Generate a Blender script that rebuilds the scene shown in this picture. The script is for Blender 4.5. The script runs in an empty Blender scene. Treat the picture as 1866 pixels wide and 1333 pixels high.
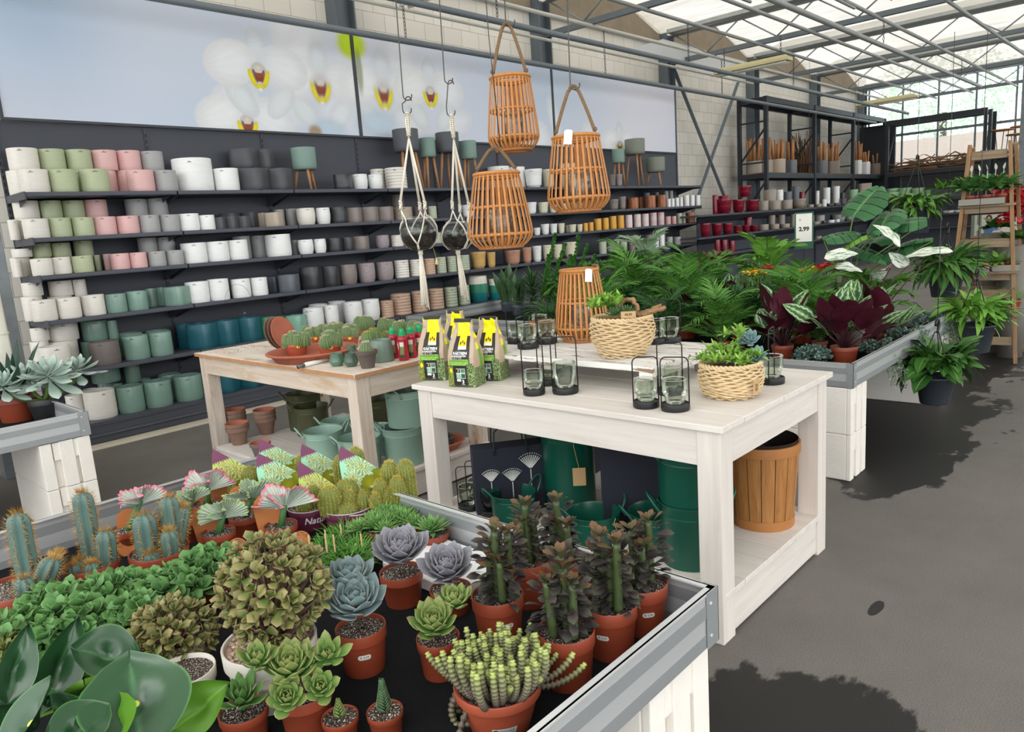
import bpy, math, random
import numpy as np
from mathutils import Matrix, Vector
PI = math.pi
scene = bpy.context.scene
COL = scene.collection
R = random.Random(7)

# ------------------------------------------------------------------ camera model
CAM_H, FPX = 1.42, 1344.53
_y, _p, _r = [math.radians(a) for a in (43.24864, 10.44854, -4.03788)]
CW = np.array([math.cos(_y)*math.cos(_p), math.sin(_y)*math.cos(_p), -math.sin(_p)])
_r0 = np.array([math.sin(_y), -math.cos(_y), 0.0]); _u0 = np.cross(_r0, CW)
CR = math.cos(_r)*_r0 + math.sin(_r)*_u0
CU = -math.sin(_r)*_r0 + math.cos(_r)*_u0
CO = np.array([0, 0, CAM_H])
HV = np.array([CW[0], CW[1], 0.0]); HV /= np.linalg.norm(HV)
def ray(px, py): return CR*(px-933)/FPX - CU*(py-666.5)/FPX + CW
def at(px, py, axis, val):
    'measured point of the place: the photo pixel carried onto the plane axis = val'
    d = ray(px, py); return CO + (val-CO[axis])/d[axis]*d
def atd(px, py, depth): return CO + ray(px, py)*depth
def depth(P): return float((np.array(P, float)-CO) @ CW)
def mpp(P): return depth(P)/FPX
def hdir(P):
    v = np.array([P[0], P[1], 0.0]); return v/np.linalg.norm(v)
def stand(px, py, z, r=0.0):
    P = at(px, py, 2, z); return P + hdir(P)*r
def zat(P, px, py):
    'height at which the pixel passes the upright plane through P'
    n = hdir(P); d = ray(px, py); t = ((np.array(P)-CO) @ n)/(d @ n); return float((CO+t*d)[2])
def onvert(P, px, py):
    n = hdir(P); d = ray(px, py); t = ((np.array(P)-CO) @ n)/(d @ n); return CO+t*d

# ------------------------------------------------------------------ mesh builder
class MB:
    def __init__(s): s.V=[]; s.F=[]; s.UV=[]; s.n=0
    def add(s, g, M=None, mi=0):
        V, F, UV = g
        V = np.asarray(V, float)
        if M is not None:
            A = np.array(M, float); V = V @ A[:3,:3].T + A[:3,3]
        s.V.append(V); s.UV.append(UV if UV is not None else np.zeros((len(V),2)))
        for f in F: s.F.append((np.asarray(f, int)+s.n, mi))
        s.n += len(V); return s
    def many(s, g, Ms, mi=0):
        V, F, UV = g; V=np.asarray(V,float); k=len(V)
        A = np.array([np.array(m) for m in Ms]); N=len(A)
        if N==0: return s
        W = np.einsum('nij,vj->nvi', A[:,:3,:3], V) + A[:,None,:3,3]
        s.V.append(W.reshape(-1,3)); s.UV.append(np.tile(UV if UV is not None else np.zeros((k,2)),(N,1)))
        off = (np.arange(N)*k)[:,None,None]
        for f in F:
            f=np.asarray(f,int); s.F.append(((f[None]+off).reshape(-1,f.shape[1])+s.n, mi))
        s.n += N*k; return s
    def mesh(s, name, mats, smooth=True, cols=None):
        me = bpy.data.meshes.new(name)
        V = np.concatenate(s.V); UV=np.concatenate(s.UV)
        me.vertices.add(len(V)); me.vertices.foreach_set('co', V.astype(np.float32).ravel())
        li = np.concatenate([f.ravel() for f,_ in s.F]); tot = np.concatenate([np.full(len(f), f.shape[1]) for f,_ in s.F])
        mi = np.concatenate([np.full(len(f), m) for f,m in s.F])
        me.loops.add(len(li)); me.loops.foreach_set('vertex_index', li.astype(np.int32))
        me.polygons.add(len(tot)); st=np.concatenate([[0],np.cumsum(tot)[:-1]])
        me.polygons.foreach_set('loop_start', st.astype(np.int32)); me.polygons.foreach_set('loop_total', tot.astype(np.int32))
        me.polygons.foreach_set('material_index', mi.astype(np.int32))
        me.polygons.foreach_set('use_smooth', np.full(len(tot), bool(smooth)))
        uvl = me.uv_layers.new(name='UVMap'); uvl.data.foreach_set('uv', UV[li].astype(np.float32).ravel())
        if cols is not None:
            ca = me.color_attributes.new('print','FLOAT_COLOR','POINT'); c=np.ones((len(V),4),np.float32); c[:,:3]=cols; ca.data.foreach_set('color', c.ravel())
        for m in (mats if isinstance(mats,(list,tuple)) else [mats]): me.materials.append(m)
        me.update(calc_edges=True); me.validate(); return me
    def build(s, name, mats, parent=None, smooth=True, loc=None, rz=0, bevel=0, cols=None, auto=None):
        me = s.mesh(name, mats, smooth, cols)
        return put(name, me, parent, loc, rz, bevel, auto)
def put(name, me, parent=None, loc=None, rz=0, bevel=0, auto=None):
    o = bpy.data.objects.new(name, me); COL.objects.link(o)
    if parent is not None: o.parent = parent
    if loc is not None: o.location = [float(a) for a in loc]
    if rz: o.rotation_euler = (0,0,rz)
    if bevel:
        b = o.modifiers.new('bevel','BEVEL'); b.width=bevel; b.segments=2; b.limit_method='ANGLE'; b.angle_limit=math.radians(40)
    if auto: me.set_sharp_from_angle(angle=math.radians(auto))
    return o
_used = {}
def tag(o, label, cat, group=None):
    o['label']=label; o['category']=cat
    if group: o['group']=group
    return o
def thing(name, label, cat, loc=(0,0,0), rz=0, group=None, scale=1):
    o = bpy.data.objects.new(name, None); COL.objects.link(o); o.empty_display_size=.05
    o.location=[float(a) for a in loc]; o.rotation_euler=(0,0,rz); o.scale=(scale,)*3
    return tag(o, label, cat, group)
def struct(o): o['kind']='structure'; return o
def stuff(o): o['kind']='stuff'; return o
def dup(root, label, loc, rz=0, scale=None, group=None, rot=None):
    r = root.copy(); COL.objects.link(r); r.location=[float(a) for a in loc]
    r.rotation_euler = rot if rot else (0,0,rz)
    if scale is not None: r.scale = (scale,)*3 if not isinstance(scale,tuple) else scale
    r['label']=label
    if group: r['group']=group
    for ch in list(root.children):
        c=ch.copy(); COL.objects.link(c); c.parent=r
        for g in list(ch.children):
            d=g.copy(); COL.objects.link(d); d.parent=c
    return r
ORD = ['zeroth','first','second','third','fourth','fifth','sixth','seventh','eighth','ninth','tenth','eleventh','twelfth','thirteenth','fourteenth','fifteenth','sixteenth','seventeenth','eighteenth','nineteenth','twentieth']

# ------------------------------------------------------------------ geometry
def T(x,y,z): return Matrix.Translation((float(x),float(y),float(z)))
def Rz(a): return Matrix.Rotation(a,4,'Z')
def Ry(a): return Matrix.Rotation(a,4,'Y')
def Rx(a): return Matrix.Rotation(a,4,'X')
def Sc(x,y=None,z=None):
    y = x if y is None else y; z = x if z is None else z
    return Matrix.Diagonal((x,y,z,1))
_BF = np.array([[0,3,2,1],[4,5,6,7],[0,1,5,4],[1,2,6,5],[2,3,7,6],[3,0,4,7]])
def box(x0,x1,y0,y1,z0,z1):
    V=np.array([[x0,y0,z0],[x1,y0,z0],[x1,y1,z0],[x0,y1,z0],[x0,y0,z1],[x1,y0,z1],[x1,y1,z1],[x0,y1,z1]],float)
    return V,[_BF],None
def cbox(cx,cy,cz,sx,sy,sz): return box(cx-sx/2,cx+sx/2,cy-sy/2,cy+sy/2,cz-sz/2,cz+sz/2)
def grid_faces(nv, nu, wrap=False):
    'nv rows of nu verts'
    i = np.arange(nv-1)[:,None]; j = np.arange(nu if wrap else nu-1)[None,:]
    a=i*nu+j; b=i*nu+(j+1)%nu; return np.stack([a,b,b+nu,a+nu],-1).reshape(-1,4)
def lathe(prof, seg=32, sq=0, ribs=0, ribamp=0):
    'prof list of (r,z); closed around z; sq>0 squares the section; ribs modulates the radius'
    prof=np.array(prof,float); a=np.arange(seg)/seg*2*PI
    c,s_=np.cos(a),np.sin(a)
    k=np.ones(seg)
    if sq: k = 1/(np.abs(c)**sq+np.abs(s_)**sq)**(1/sq)
    if ribs: k = k*(1+ribamp*np.cos(a*ribs))
    V=np.zeros((len(prof),seg,3)); V[:,:,0]=prof[:,0:1]*c*k; V[:,:,1]=prof[:,0:1]*s_*k; V[:,:,2]=prof[:,1:2]
    uv=np.zeros((len(prof),seg,2)); uv[:,:,0]=a/(2*PI); uv[:,:,1]=np.linspace(0,1,len(prof))[:,None]
    return V.reshape(-1,3),[grid_faces(len(prof),seg,True)],uv.reshape(-1,2)
def tube(pts, rad, seg=8, closed=False, cap=True, flat=1.0):
    P=np.array(pts,float); n=len(P); rad=np.broadcast_to(np.array(rad,float),(n,))
    t=np.gradient(P,axis=0) if not closed else (np.roll(P,-1,0)-np.roll(P,1,0))
    t/= (np.linalg.norm(t,axis=1)[:,None]+1e-12)
    up=np.array([0,0,1.0]) if abs(t[0][2])<.9 else np.array([1.0,0,0])
    b=np.cross(t[0],up); b/=np.linalg.norm(b); B=[]
    for i in range(n):
        b=b-t[i]*(b@t[i]); nb=np.linalg.norm(b); b=b/nb if nb>1e-9 else B[-1]; B.append(b)
    B=np.array(B); N=np.cross(B,t)
    a=np.arange(seg)/seg*2*PI
    V=P[:,None]+rad[:,None,None]*(np.cos(a)[None,:,None]*B[:,None]+flat*np.sin(a)[None,:,None]*N[:,None])
    F=[grid_faces(n,seg,True)]
    if closed:
        j=np.arange(seg); F.append(np.stack([(n-1)*seg+j,(n-1)*seg+(j+1)%seg,(j+1)%seg,j],-1))
    elif cap:
        F.append(np.arange(seg)[::-1][None]); F.append(((n-1)*seg+np.arange(seg))[None])
    uv=np.zeros((n,seg,2)); uv[:,:,0]=a/(2*PI); uv[:,:,1]=np.linspace(0,1,n)[:,None]
    return V.reshape(-1,3),F,uv.reshape(-1,2)
def bar(a,b,w,h=None):
    'square bar between two points'
    h=w if h is None else h
    a=np.array(a,float); b=np.array(b,float); t=b-a; L=np.linalg.norm(t); t/=L
    up=np.array([0,0,1.0]) if abs(t[2])<.95 else np.array([1.0,0,0])
    s=np.cross(t,up); s/=np.linalg.norm(s); u=np.cross(s,t)
    V=[p+s*i*w/2+u*j*h/2 for p in (a,b) for i,j in ((-1,-1),(1,-1),(1,1),(-1,1))]
    return np.array(V),[_BF],None
def prism(poly, z0, z1):
    p=np.array(poly,float); n=len(p)
    V=np.concatenate([np.c_[p,np.full(n,z0)],np.c_[p,np.full(n,z1)]])
    i=np.arange(n); j=(i+1)%n
    return V,[np.stack([i,j,j+n,i+n],-1),np.arange(n)[::-1][None],(np.arange(n)+n)[None]],None
def wfun(t, shape):
    if shape=='ov': return np.sin(PI*t**.75)**.8           # ovate, widest below the middle
    if shape=='ob': return np.sin(PI*t**1.7)**.75           # obovate, widest near the tip
    if shape=='lan': return np.sin(PI*t**.6)**.9            # lanceolate
    if shape=='spoon': return np.where(t<.02,.3,.3+.7*t**1.2)*np.clip((1-t)*6,0,1)**.5
    if shape=='strap': return np.clip(.75+.25*np.sin(PI*t),0,1)*np.clip((1-t)*4,0,1)**.8
    if shape=='tri': return (1-t)**.8
    if shape=='round': return np.sqrt(np.clip(1-(2*t-1)**2,0,1))
    if shape=='ech': return np.clip(.42+1.0*t,0,1.05)*np.clip((1.0-t)*2.6,0,1)**.62
    return np.sin(PI*t)
def flat_leaf(L,W,shape='ov',nv=6,nu=2,bend=.5,fold=.15,wave=0,tw=0,stalk=0,ph=0):
    t=np.linspace(0,1,nv+1); w=np.maximum(wfun(t,shape),.02)*W/2
    th=bend*t; dx=np.cos(th); dz=-np.sin(th)
    x=np.concatenate([[0],np.cumsum((dx[1:]+dx[:-1])/2)])*L/nv+stalk; z=np.concatenate([[0],np.cumsum((dz[1:]+dz[:-1])/2)])*L/nv
    u=np.linspace(-1,1,nu+1)
    V=np.zeros((nv+1,nu+1,3)); V[:,:,0]=x[:,None]; V[:,:,1]=w[:,None]*u[None]
    V[:,:,2]=z[:,None]+np.abs(u)[None]*w[:,None]*fold+wave*w[:,None]*np.abs(u)[None]*np.sin(t*14+ph)[:,None]*np.sign(u)[None]
    uv=np.zeros((nv+1,nu+1,2)); uv[:,:,0]=(u[None]+1)/2; uv[:,:,1]=t[:,None]
    return V.reshape(-1,3),[grid_faces(nv+1,nu+1)[:,::-1]],uv.reshape(-1,2)
def thick_leaf(L,W,Th,shape='ob',nv=6,nu=8,bend=-.4,flat=.5):
    'fleshy leaf along +x, elliptical section'
    t=np.linspace(0,1,nv+1); w=np.maximum(wfun(t,shape),.03)*W/2; h=np.maximum(wfun(t,shape)**.6,.05)*Th/2
    th=bend*t; x=np.concatenate([[0],np.cumsum(np.cos((th[1:]+th[:-1])/2))])*L/nv; z=np.concatenate([[0],np.cumsum(-np.sin((th[1:]+th[:-1])/2))])*L/nv
    a=np.arange(nu)/nu*2*PI; c=np.cos(a); s=np.sin(a); s=np.where(s>0,s*flat,s)
    V=np.zeros((nv+1,nu,3)); V[:,:,0]=x[:,None]; V[:,:,1]=w[:,None]*c; V[:,:,2]=z[:,None]+h[:,None]*s
    uv=np.zeros((nv+1,nu,2)); uv[:,:,0]=(c[None]+1)/2; uv[:,:,1]=t[:,None]
    return V.reshape(-1,3),[grid_faces(nv+1,nu,True)],uv.reshape(-1,2)
def rosette_M(n, L, e0=82, e1=4, rad=.0, spread=.6, lmin=.35, seed=0, zc=0.0, pw=.75):
    rr=random.Random(seed); out=[]
    for k in range(n):
        t=(k+.5)/n; az=k*2.39996+rr.uniform(-.1,.1); el=math.radians(e0+(e1-e0)*t**pw+rr.uniform(-4,4)); s=lmin+(1-lmin)*t**spread
        out.append(T(rad*math.cos(az),rad*math.sin(az),zc+L*.18*(1-t)) @ Rz(az) @ Ry(-el) @ Sc(s*rr.uniform(.94,1.06)))
    return out
def grow(n, seed, rad, el=(20,80), s=(.8,1.1), z0=0):
    rr=random.Random(seed); out=[]
    for k in range(n):
        az=k*2.39996+rr.uniform(-.4,.4); e=math.radians(rr.uniform(*el)); out.append(T(rad*rr.random()*math.cos(az),rad*rr.random()*math.sin(az),z0) @ Rz(az) @ Ry(-e) @ Rx(rr.uniform(-.3,.3)) @ Sc(rr.uniform(*s)))
    return out

_fc = {}
def text_geo(s, size, align='CENTER', bold=0.0):
    'flat letters in the xy plane, read from +z'
    cu=bpy.data.curves.new('t','FONT'); cu.body=s; cu.size=size; cu.align_x=align; cu.align_y='CENTER'; cu.resolution_u=2; cu.offset=bold
    ob=bpy.data.objects.new('t',cu); COL.objects.link(ob); bpy.context.view_layer.update()
    me=ob.to_mesh(); V=np.array([v.co[:] for v in me.vertices]); by={}
    for p in me.polygons: by.setdefault(len(p.vertices),[]).append(p.vertices[:])
    F=[np.array(f) for f in by.values()]; ob.to_mesh_clear(); bpy.data.objects.remove(ob); bpy.data.curves.remove(cu)
    return V,F,None
def wrap(g, r, a0=0.0, lift=.0008, taper=0.0):
    'bend a flat xy drawing round a z cylinder of radius r (outside, facing angle a0); taper = dr/dz'
    V=g[0].copy(); z=V[:,1]; rr=r+taper*z+lift+V[:,2]; a=a0+V[:,0]/r
    return np.c_[rr*np.cos(a),rr*np.sin(a),z],g[1],g[2]
def poly(pts):
    p=np.array(pts,float); 
    if p.shape[1]==2: p=np.c_[p,np.zeros(len(p))]
    return p,[np.arange(len(p))[None]],None
def rect(x0,x1,y0,y1,z=0,nx=1,ny=1):
    xs=np.linspace(x0,x1,nx+1); ys=np.linspace(y0,y1,ny+1); X,Y=np.meshgrid(xs,ys)
    V=np.c_[X.ravel(),Y.ravel(),np.full(X.size,z)]
    uv=np.c_[(X.ravel()-x0)/(x1-x0),(Y.ravel()-y0)/(y1-y0)]
    return V,[grid_faces(ny+1,nx+1)],uv

# ------------------------------------------------------------------ materials
def lin(h):
    h=h.lstrip('#'); out=[]
    for i in (0,2,4):
        c=int(h[i:i+2],16)/255; out.append(c/12.92 if c<=.04045 else ((c+.055)/1.055)**2.4)
    return out
def c4(h): return (*lin(h),1) if isinstance(h,str) else (*h,1)
_mats={}
class NT:
    def __init__(s,name):
        s.m=bpy.data.materials.new(name); s.m.use_nodes=True; s.t=s.m.node_tree; s.t.nodes.clear()
        s.out=s.t.nodes.new('ShaderNodeOutputMaterial')
    def n(s,ty,ins=None,**kw):
        nd=s.t.nodes.new(ty)
        for k,v in kw.items(): setattr(nd,k,v)
        for k,v in (ins or {}).items():
            if isinstance(v,tuple) and len(v)==2 and hasattr(v[0],'outputs'): s.t.links.new(v[0].outputs[v[1]], nd.inputs[k])
            elif hasattr(v,'outputs'): s.t.links.new(v.outputs[0], nd.inputs[k])
            else: nd.inputs[k].default_value=v
        return nd
    def ramp(s,fac,stops,interp='LINEAR'):
        nd=s.n('ShaderNodeValToRGB',{'Fac':fac}); cr=nd.color_ramp; cr.interpolation=interp
        while len(cr.elements)<len(stops): cr.elements.new(.5)
        for e,(p,c) in zip(cr.elements,stops): e.position=p; e.color=c4(c)
        return nd
    def mix(s,fac,a,b,blend='MIX'):
        nd=s.n('ShaderNodeMix',data_type='RGBA',blend_type=blend)
        for k,v in ((0,fac),(6,a),(7,b)):
            if isinstance(v,str): v=c4(v)
            if isinstance(v,tuple) and len(v)==2 and hasattr(v[0],'outputs'): s.t.links.new(v[0].outputs[v[1]], nd.inputs[k])
            elif hasattr(v,'outputs'): s.t.links.new(v.outputs[2] if v.bl_idname=='ShaderNodeMix' else v.outputs[0], nd.inputs[k])
            else: nd.inputs[k].default_value=v
        return nd
    def math(s,op,a,b=0,c=0,clamp=False):
        nd=s.n('ShaderNodeMath',operation=op,use_clamp=clamp)
        for k,v in ((0,a),(1,b),(2,c)):
            if isinstance(v,tuple): s.t.links.new(v[0].outputs[v[1]],nd.inputs[k])
            elif hasattr(v,'outputs'): s.t.links.new(v.outputs[0],nd.inputs[k])
            else: nd.inputs[k].default_value=v
        return nd
    def finish(s,color,rough=.5,metal=0,bump=None,spec=.5,**kw):
        b=s.n('ShaderNodeBsdfPrincipled')
        def setin(k,v):
            if isinstance(v,str): v=c4(v)
            if hasattr(v,'outputs'): s.t.links.new(v.outputs[2] if v.bl_idname=='ShaderNodeMix' else v.outputs[0], b.inputs[k])
            elif isinstance(v,tuple) and hasattr(v[0],'outputs'): s.t.links.new(v[0].outputs[v[1]], b.inputs[k])
            else: b.inputs[k].default_value=v
        setin('Base Color',color); setin('Roughness',rough); setin('Metallic',metal); setin('Specular IOR Level',spec)
        for k,v in kw.items(): setin(k,v)
        if bump is not None:
            bn=s.n('ShaderNodeBump',{'Strength':bump[1],'Distance':bump[2] if len(bump)>2 else .01,'Height':bump[0]}); s.t.links.new(bn.outputs[0],b.inputs['Normal'])
        s.t.links.new(b.outputs[0],s.out.inputs[0]); return s.m
    def noise(s,scale,detail=4,rough=.6,vec=None,dist=0):
        if vec is None: vec=(s.tc(),3)
        return s.n('ShaderNodeTexNoise',{'Vector':vec,'Scale':scale,'Detail':detail,'Roughness':rough,'Distortion':dist})
    def tc(s):
        if not hasattr(s,'_tc'): s._tc=s.n('ShaderNodeTexCoord')
        return s._tc
    def isl(s): return (s.n('ShaderNodeNewGeometry'),'Random Per Island')
def plain(name,col,rough=.5,metal=0,var=.12,scale=6,bump=0,bscale=60,isl=0,spec=.5):
    'one colour with a little mottling, optional bump, optional per-piece variation'
    if name in _mats: return _mats[name]
    n=NT(name); base=lin(col) if isinstance(col,str) else col
    dk=[c*(1-var) for c in base]; lt=[min(1,c*(1+var)) for c in base]
    c=n.mix((n.noise(scale),0),tuple(dk)+(1,),tuple(lt)+(1,))
    if isl:
        hv=n.n('ShaderNodeHueSaturation',{'Value':n.math('MULTIPLY_ADD',n.isl(),2*isl,1-isl),'Hue':n.math('MULTIPLY_ADD',n.isl(),.03*isl/.3,.5-.015*isl/.3)})
        n.t.links.new(c.outputs[2],hv.inputs['Color']); c=hv
    b=None
    if bump: b=((n.noise(bscale,5)),bump,.004)
    _mats[name]=n.finish(c,rough,metal,b,spec); return _mats[name]
def leafmat(name,c1,c2,rough=.4,edge=None,edgew=.12,tip=None,rib=None,isl=.25,spec=.22,under=None,sheen=0):
    'leaf colour c1..c2 per leaf; optional margin, tip and midrib colours by leaf coordinates; under = underside colour'
    if name in _mats: return _mats[name]
    n=NT(name); uv=n.n('ShaderNodeUVMap'); sx=n.n('ShaderNodeSeparateXYZ',{0:uv})
    c=n.mix(n.isl(),c1,c2)
    c=n.mix(n.math('MULTIPLY',(n.noise(40,3),0),.35),c,n.mix(.5,c,'#101a08'))
    d=n.math('ABSOLUTE',n.math('SUBTRACT',(sx,0),.5))
    if rib: c=n.mix(n.n('ShaderNodeMapRange',{0:d,1:.0,2:.05,3:.8,4:0}),c,rib)
    if tip: c=n.mix(n.n('ShaderNodeMapRange',{0:(sx,1),1:.55,2:1,3:0,4:.9}),c,tip)
    if edge: c=n.mix(n.n('ShaderNodeMapRange',{0:d,1:.5-edgew,2:.5,3:0,4:.95}),c,edge)
    if under:
        c=n.mix((n.n('ShaderNodeNewGeometry'),'Backfacing'),c,under)
    _mats[name]=n.finish(c,rough,0,None,spec); return _mats[name]
def printmat(name,rough=.5):
    if name in _mats: return _mats[name]
    n=NT(name); a=n.n('ShaderNodeVertexColor',layer_name='print'); _mats[name]=n.finish(a,rough,spec=.3); return _mats[name]
def glassmat(name,tint,refl=.08,rough=.03):
    if name in _mats: return _mats[name]
    n=NT(name); tr=n.n('ShaderNodeBsdfTransparent',{0:c4(tint)}); gl=n.n('ShaderNodeBsdfGlossy',{0:(1,1,1,1),'Roughness':rough})
    lw=n.n('ShaderNodeFresnel',{0:1.38}); f=n.math('MULTIPLY_ADD',(lw,0),.8,refl*.25)
    ms=n.n('ShaderNodeMixShader',{0:f,1:tr,2:gl}); n.t.links.new(ms.outputs[0],n.out.inputs[0]); _mats[name]=n.m; return n.m
def wood(name,c1,c2,rough=.6,scale=3,axis=0,stain=None,stainamt=.5,bump=.15,knots=True,stscale=2.5):
    'grain stretched along the object axis; stain = worn patches'
    if name in _mats: return _mats[name]
    n=NT(name); sc=[scale*9]*3; sc[axis]=scale*.6
    mp=n.n('ShaderNodeMapping',{0:(n.tc(),3),3:tuple(sc)})
    g=n.n('ShaderNodeTexNoise',{'Vector':mp,'Scale':1.6,'Detail':5,'Roughness':.65,'Distortion':.6})
    c=n.mix((n.ramp(g,[(.35,'#000000'),(.7,'#ffffff')]),0),c1,c2)
    if stain:
        sc2=[stscale*2.5]*3; sc2[axis]=stscale
        st=n.noise(1,6,.7,vec=n.n('ShaderNodeMapping',{0:(n.tc(),3),3:tuple(sc2)}))
        c=n.mix((n.ramp(st,[(.58-.12*stainamt,'#000000'),(.72,'#ffffff')]),0),c,stain)
    if knots:
        mk=[2.2]*3; mk[axis]=1.1
        vo=n.n('ShaderNodeTexVoronoi',{'Vector':n.n('ShaderNodeMapping',{0:(n.tc(),3),3:tuple(m*2 for m in mk)}),'Scale':1.0})
        c=n.mix(n.n('ShaderNodeMapRange',{0:(vo,0),1:.02,2:.07,3:.45,4:0}),c,n.mix(.5,c2,'#3a2a20'))
    _mats[name]=n.finish(c,rough,0,(g,bump,.003)); return _mats[name]
EXPO=0.34; SUNE=1.7
WETS=[(5.25,1.45,1.25,.62),(4.2,1.2,.45,.3),(1.8,.74,.3,.3),(2.62,.76,.06,.02),(8.3,1.35,1.5,.6)]
# ================================================================== world, camera, setting
W=bpy.data.worlds.new('sky'); scene.world=W; W.use_nodes=True
_t=W.node_tree; _t.nodes.clear(); _o=_t.nodes.new('ShaderNodeOutputWorld'); _b=_t.nodes.new('ShaderNodeBackground')
_tc=_t.nodes.new('ShaderNodeTexCoord'); _sx=_t.nodes.new('ShaderNodeSeparateXYZ'); _cr=_t.nodes.new('ShaderNodeValToRGB')
_t.links.new(_tc.outputs['Generated'],_sx.inputs[0]); _t.links.new(_sx.outputs[2],_cr.inputs[0]); _t.links.new(_cr.outputs[0],_b.inputs[0]); _t.links.new(_b.outputs[0],_o.inputs[0])
_e=_cr.color_ramp.elements; _e[0].position=0; _e[0].color=(.75,.77,.78,1); _e[1].position=.6; _e[1].color=(.86,.88,.9,1)
_k=_e.new(.12); _k.color=(1.15,1.17,1.18,1)
_b.inputs[1].default_value=2.5
scene.view_settings.view_transform='Standard'; scene.view_settings.look='None'; scene.view_settings.exposure=EXPO; scene.view_settings.gamma=1
cam=bpy.data.cameras.new('camera'); co=bpy.data.objects.new('camera',cam); COL.objects.link(co); scene.camera=co
cam.sensor_width=36; cam.sensor_fit='HORIZONTAL'; cam.lens=FPX/1866*36; cam.clip_start=.05; cam.clip_end=200
co.matrix_world=Matrix(((CR[0],CU[0],-CW[0],0),(CR[1],CU[1],-CW[1],0),(CR[2],CU[2],-CW[2],CAM_H),(0,0,0,1)))
sun=bpy.data.lights.new('sun','SUN'); sun.energy=SUNE; sun.angle=math.radians(50); sun.color=(1,.985,.96); so=bpy.data.objects.new('sun',sun); COL.objects.link(so)
so.rotation_euler=(math.radians(24),math.radians(-16),0)

YW=6.95; YF=6.194; YB=6.66; XE=21.9
# floor: asphalt with damp patches
n=NT('asphalt'); geo=n.n('ShaderNodeNewGeometry'); P=(geo,0)
f1=n.noise(260,3,.7,vec=P); f2=n.noise(1.3,5,.6,vec=P); f3=n.noise(4.5,6,.7,vec=P)
c=n.mix((n.ramp(f2,[(.3,'#6d6863'),(.7,'#85807a')]),0),'#6d6863','#85807a')
n.t.links.new(n.ramp(f2,[(.3,'#68645f'),(.7,'#827d77')]).outputs[0],c.inputs[6]); n.t.links.new(n.ramp(f3,[(.35,'#615d59'),(.65,'#7f7a74')]).outputs[0],c.inputs[7]); c.inputs[0].default_value=.5
c=n.mix((n.ramp(f1,[(.38,'#000000'),(.72,'#ffffff')]),0),n.mix(.45,c,'#33312f'),n.mix(.12,c,'#c8c4bc'))
sxy=n.n('ShaderNodeSeparateXYZ',{0:P})
wob=n.math('MULTIPLY_ADD',(n.noise(1.1,4,.7,vec=P),0),2.2,-1.1); wob2=n.math('MULTIPLY_ADD',(n.noise(1.6,6,.65,vec=n.n('ShaderNodeMapping',{0:P,3:(1,2.2,1)})),0),1.6,-.8)
wet=None
def ell(cx,cy,rx,ry):
    a=n.math('DIVIDE',n.math('SUBTRACT',(sxy,0),cx),rx); b=n.math('DIVIDE',n.math('SUBTRACT',(sxy,1),cy),ry)
    d=n.math('SQRT',n.math('ADD',n.math('MULTIPLY',a,a),n.math('MULTIPLY',b,b)))
    return n.math('SUBTRACT',1,n.math('ADD',n.math('ADD',d,wob),wob2))
for e in WETS:
    q=ell(*e); wet=q if wet is None else n.math('MAXIMUM',wet,q)
wm=n.n('ShaderNodeMapRange',{0:wet,1:-.04,2:.06,3:0,4:1},interpolation_type='SMOOTHSTEP')
c=n.mix(n.math('MULTIPLY',wm,.94),c,n.mix(1.0,c,'#232326','MULTIPLY'))
ro=n.n('ShaderNodeMapRange',{0:wm,3:.85,4:.5})
asphalt=n.finish(c,ro,0,(f1,.5,.006),.4)
b=MB(); b.add(rect(-8,XE+8,-14,YW+.2,0)); struct(b.build('floor',asphalt))
conc=plain('concrete kerb','#c2b9a6',.85,0,.15,5,.4,50)
b=MB(); b.add(box(-1,13,YF-.02-.17,YF-.02,0,.012)); struct(b.build('trim_1',conc,bevel=.004))

# block wall
n=NT('painted blocks'); geo=n.n('ShaderNodeNewGeometry'); sp=n.n('ShaderNodeSeparateXYZ',{0:(geo,0)}); vc=n.n('ShaderNodeCombineXYZ',{0:(sp,0),1:(sp,2)})
jit=n.noise(3,4,.6,vec=(geo,0)); vv=n.n('ShaderNodeVectorMath',{0:vc,1:n.n('ShaderNodeVectorMath',{0:(jit,1),1:(.012,.012,0)},operation='MULTIPLY')},operation='ADD')
br=n.n('ShaderNodeTexBrick',{'Vector':vv,'Color1':c4('#dedad1'),'Color2':c4('#d2cdc3'),'Mortar':c4('#9d978c'),'Scale':1.0,'Mortar Size':.004,'Mortar Smooth':.3,'Brick Width':.30,'Row Height':.195},offset=.5)
c=n.mix(n.math('MULTIPLY',(n.noise(2,5,.7,vec=(geo,0)),0),.3),(br,0),'#c8c1b4')
wallm=n.finish(c,.8,0,(n.math('MULTIPLY_ADD',(br,1),-1.0,(n.noise(50,4,vec=(geo,0)),0)),.25,.01),.3)
b=MB(); b.add(box(-6,XE+.2,YW,YW+.2,0,4.75)); struct(b.build('wall_left',wallm))
galv=plain('galvanised steel','#7d8488',.42,.75,.3,9)
galv2=plain('grey painted steel','#6c757c',.5,.3,.15,5)
pipem=plain('bare steel pipe','#9b9d9b',.42,.25,.15,5)
cream_pipe=plain('cream painted pipe','#c9c6bb',.5,.0,.12,4)
for k in range(6):
    x=5.04+3.3*k; b=MB(); b.add(box(x-.13,x-.11,YW-.17,YW-.002,0,4.45)); b.add(box(x+.11,x+.13,YW-.17,YW-.002,0,4.45)); b.add(box(x-.11,x+.11,YW-.085,YW-.07,0,4.45))
    o=b.build('column',galv2,smooth=False); struct(o)
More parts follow.
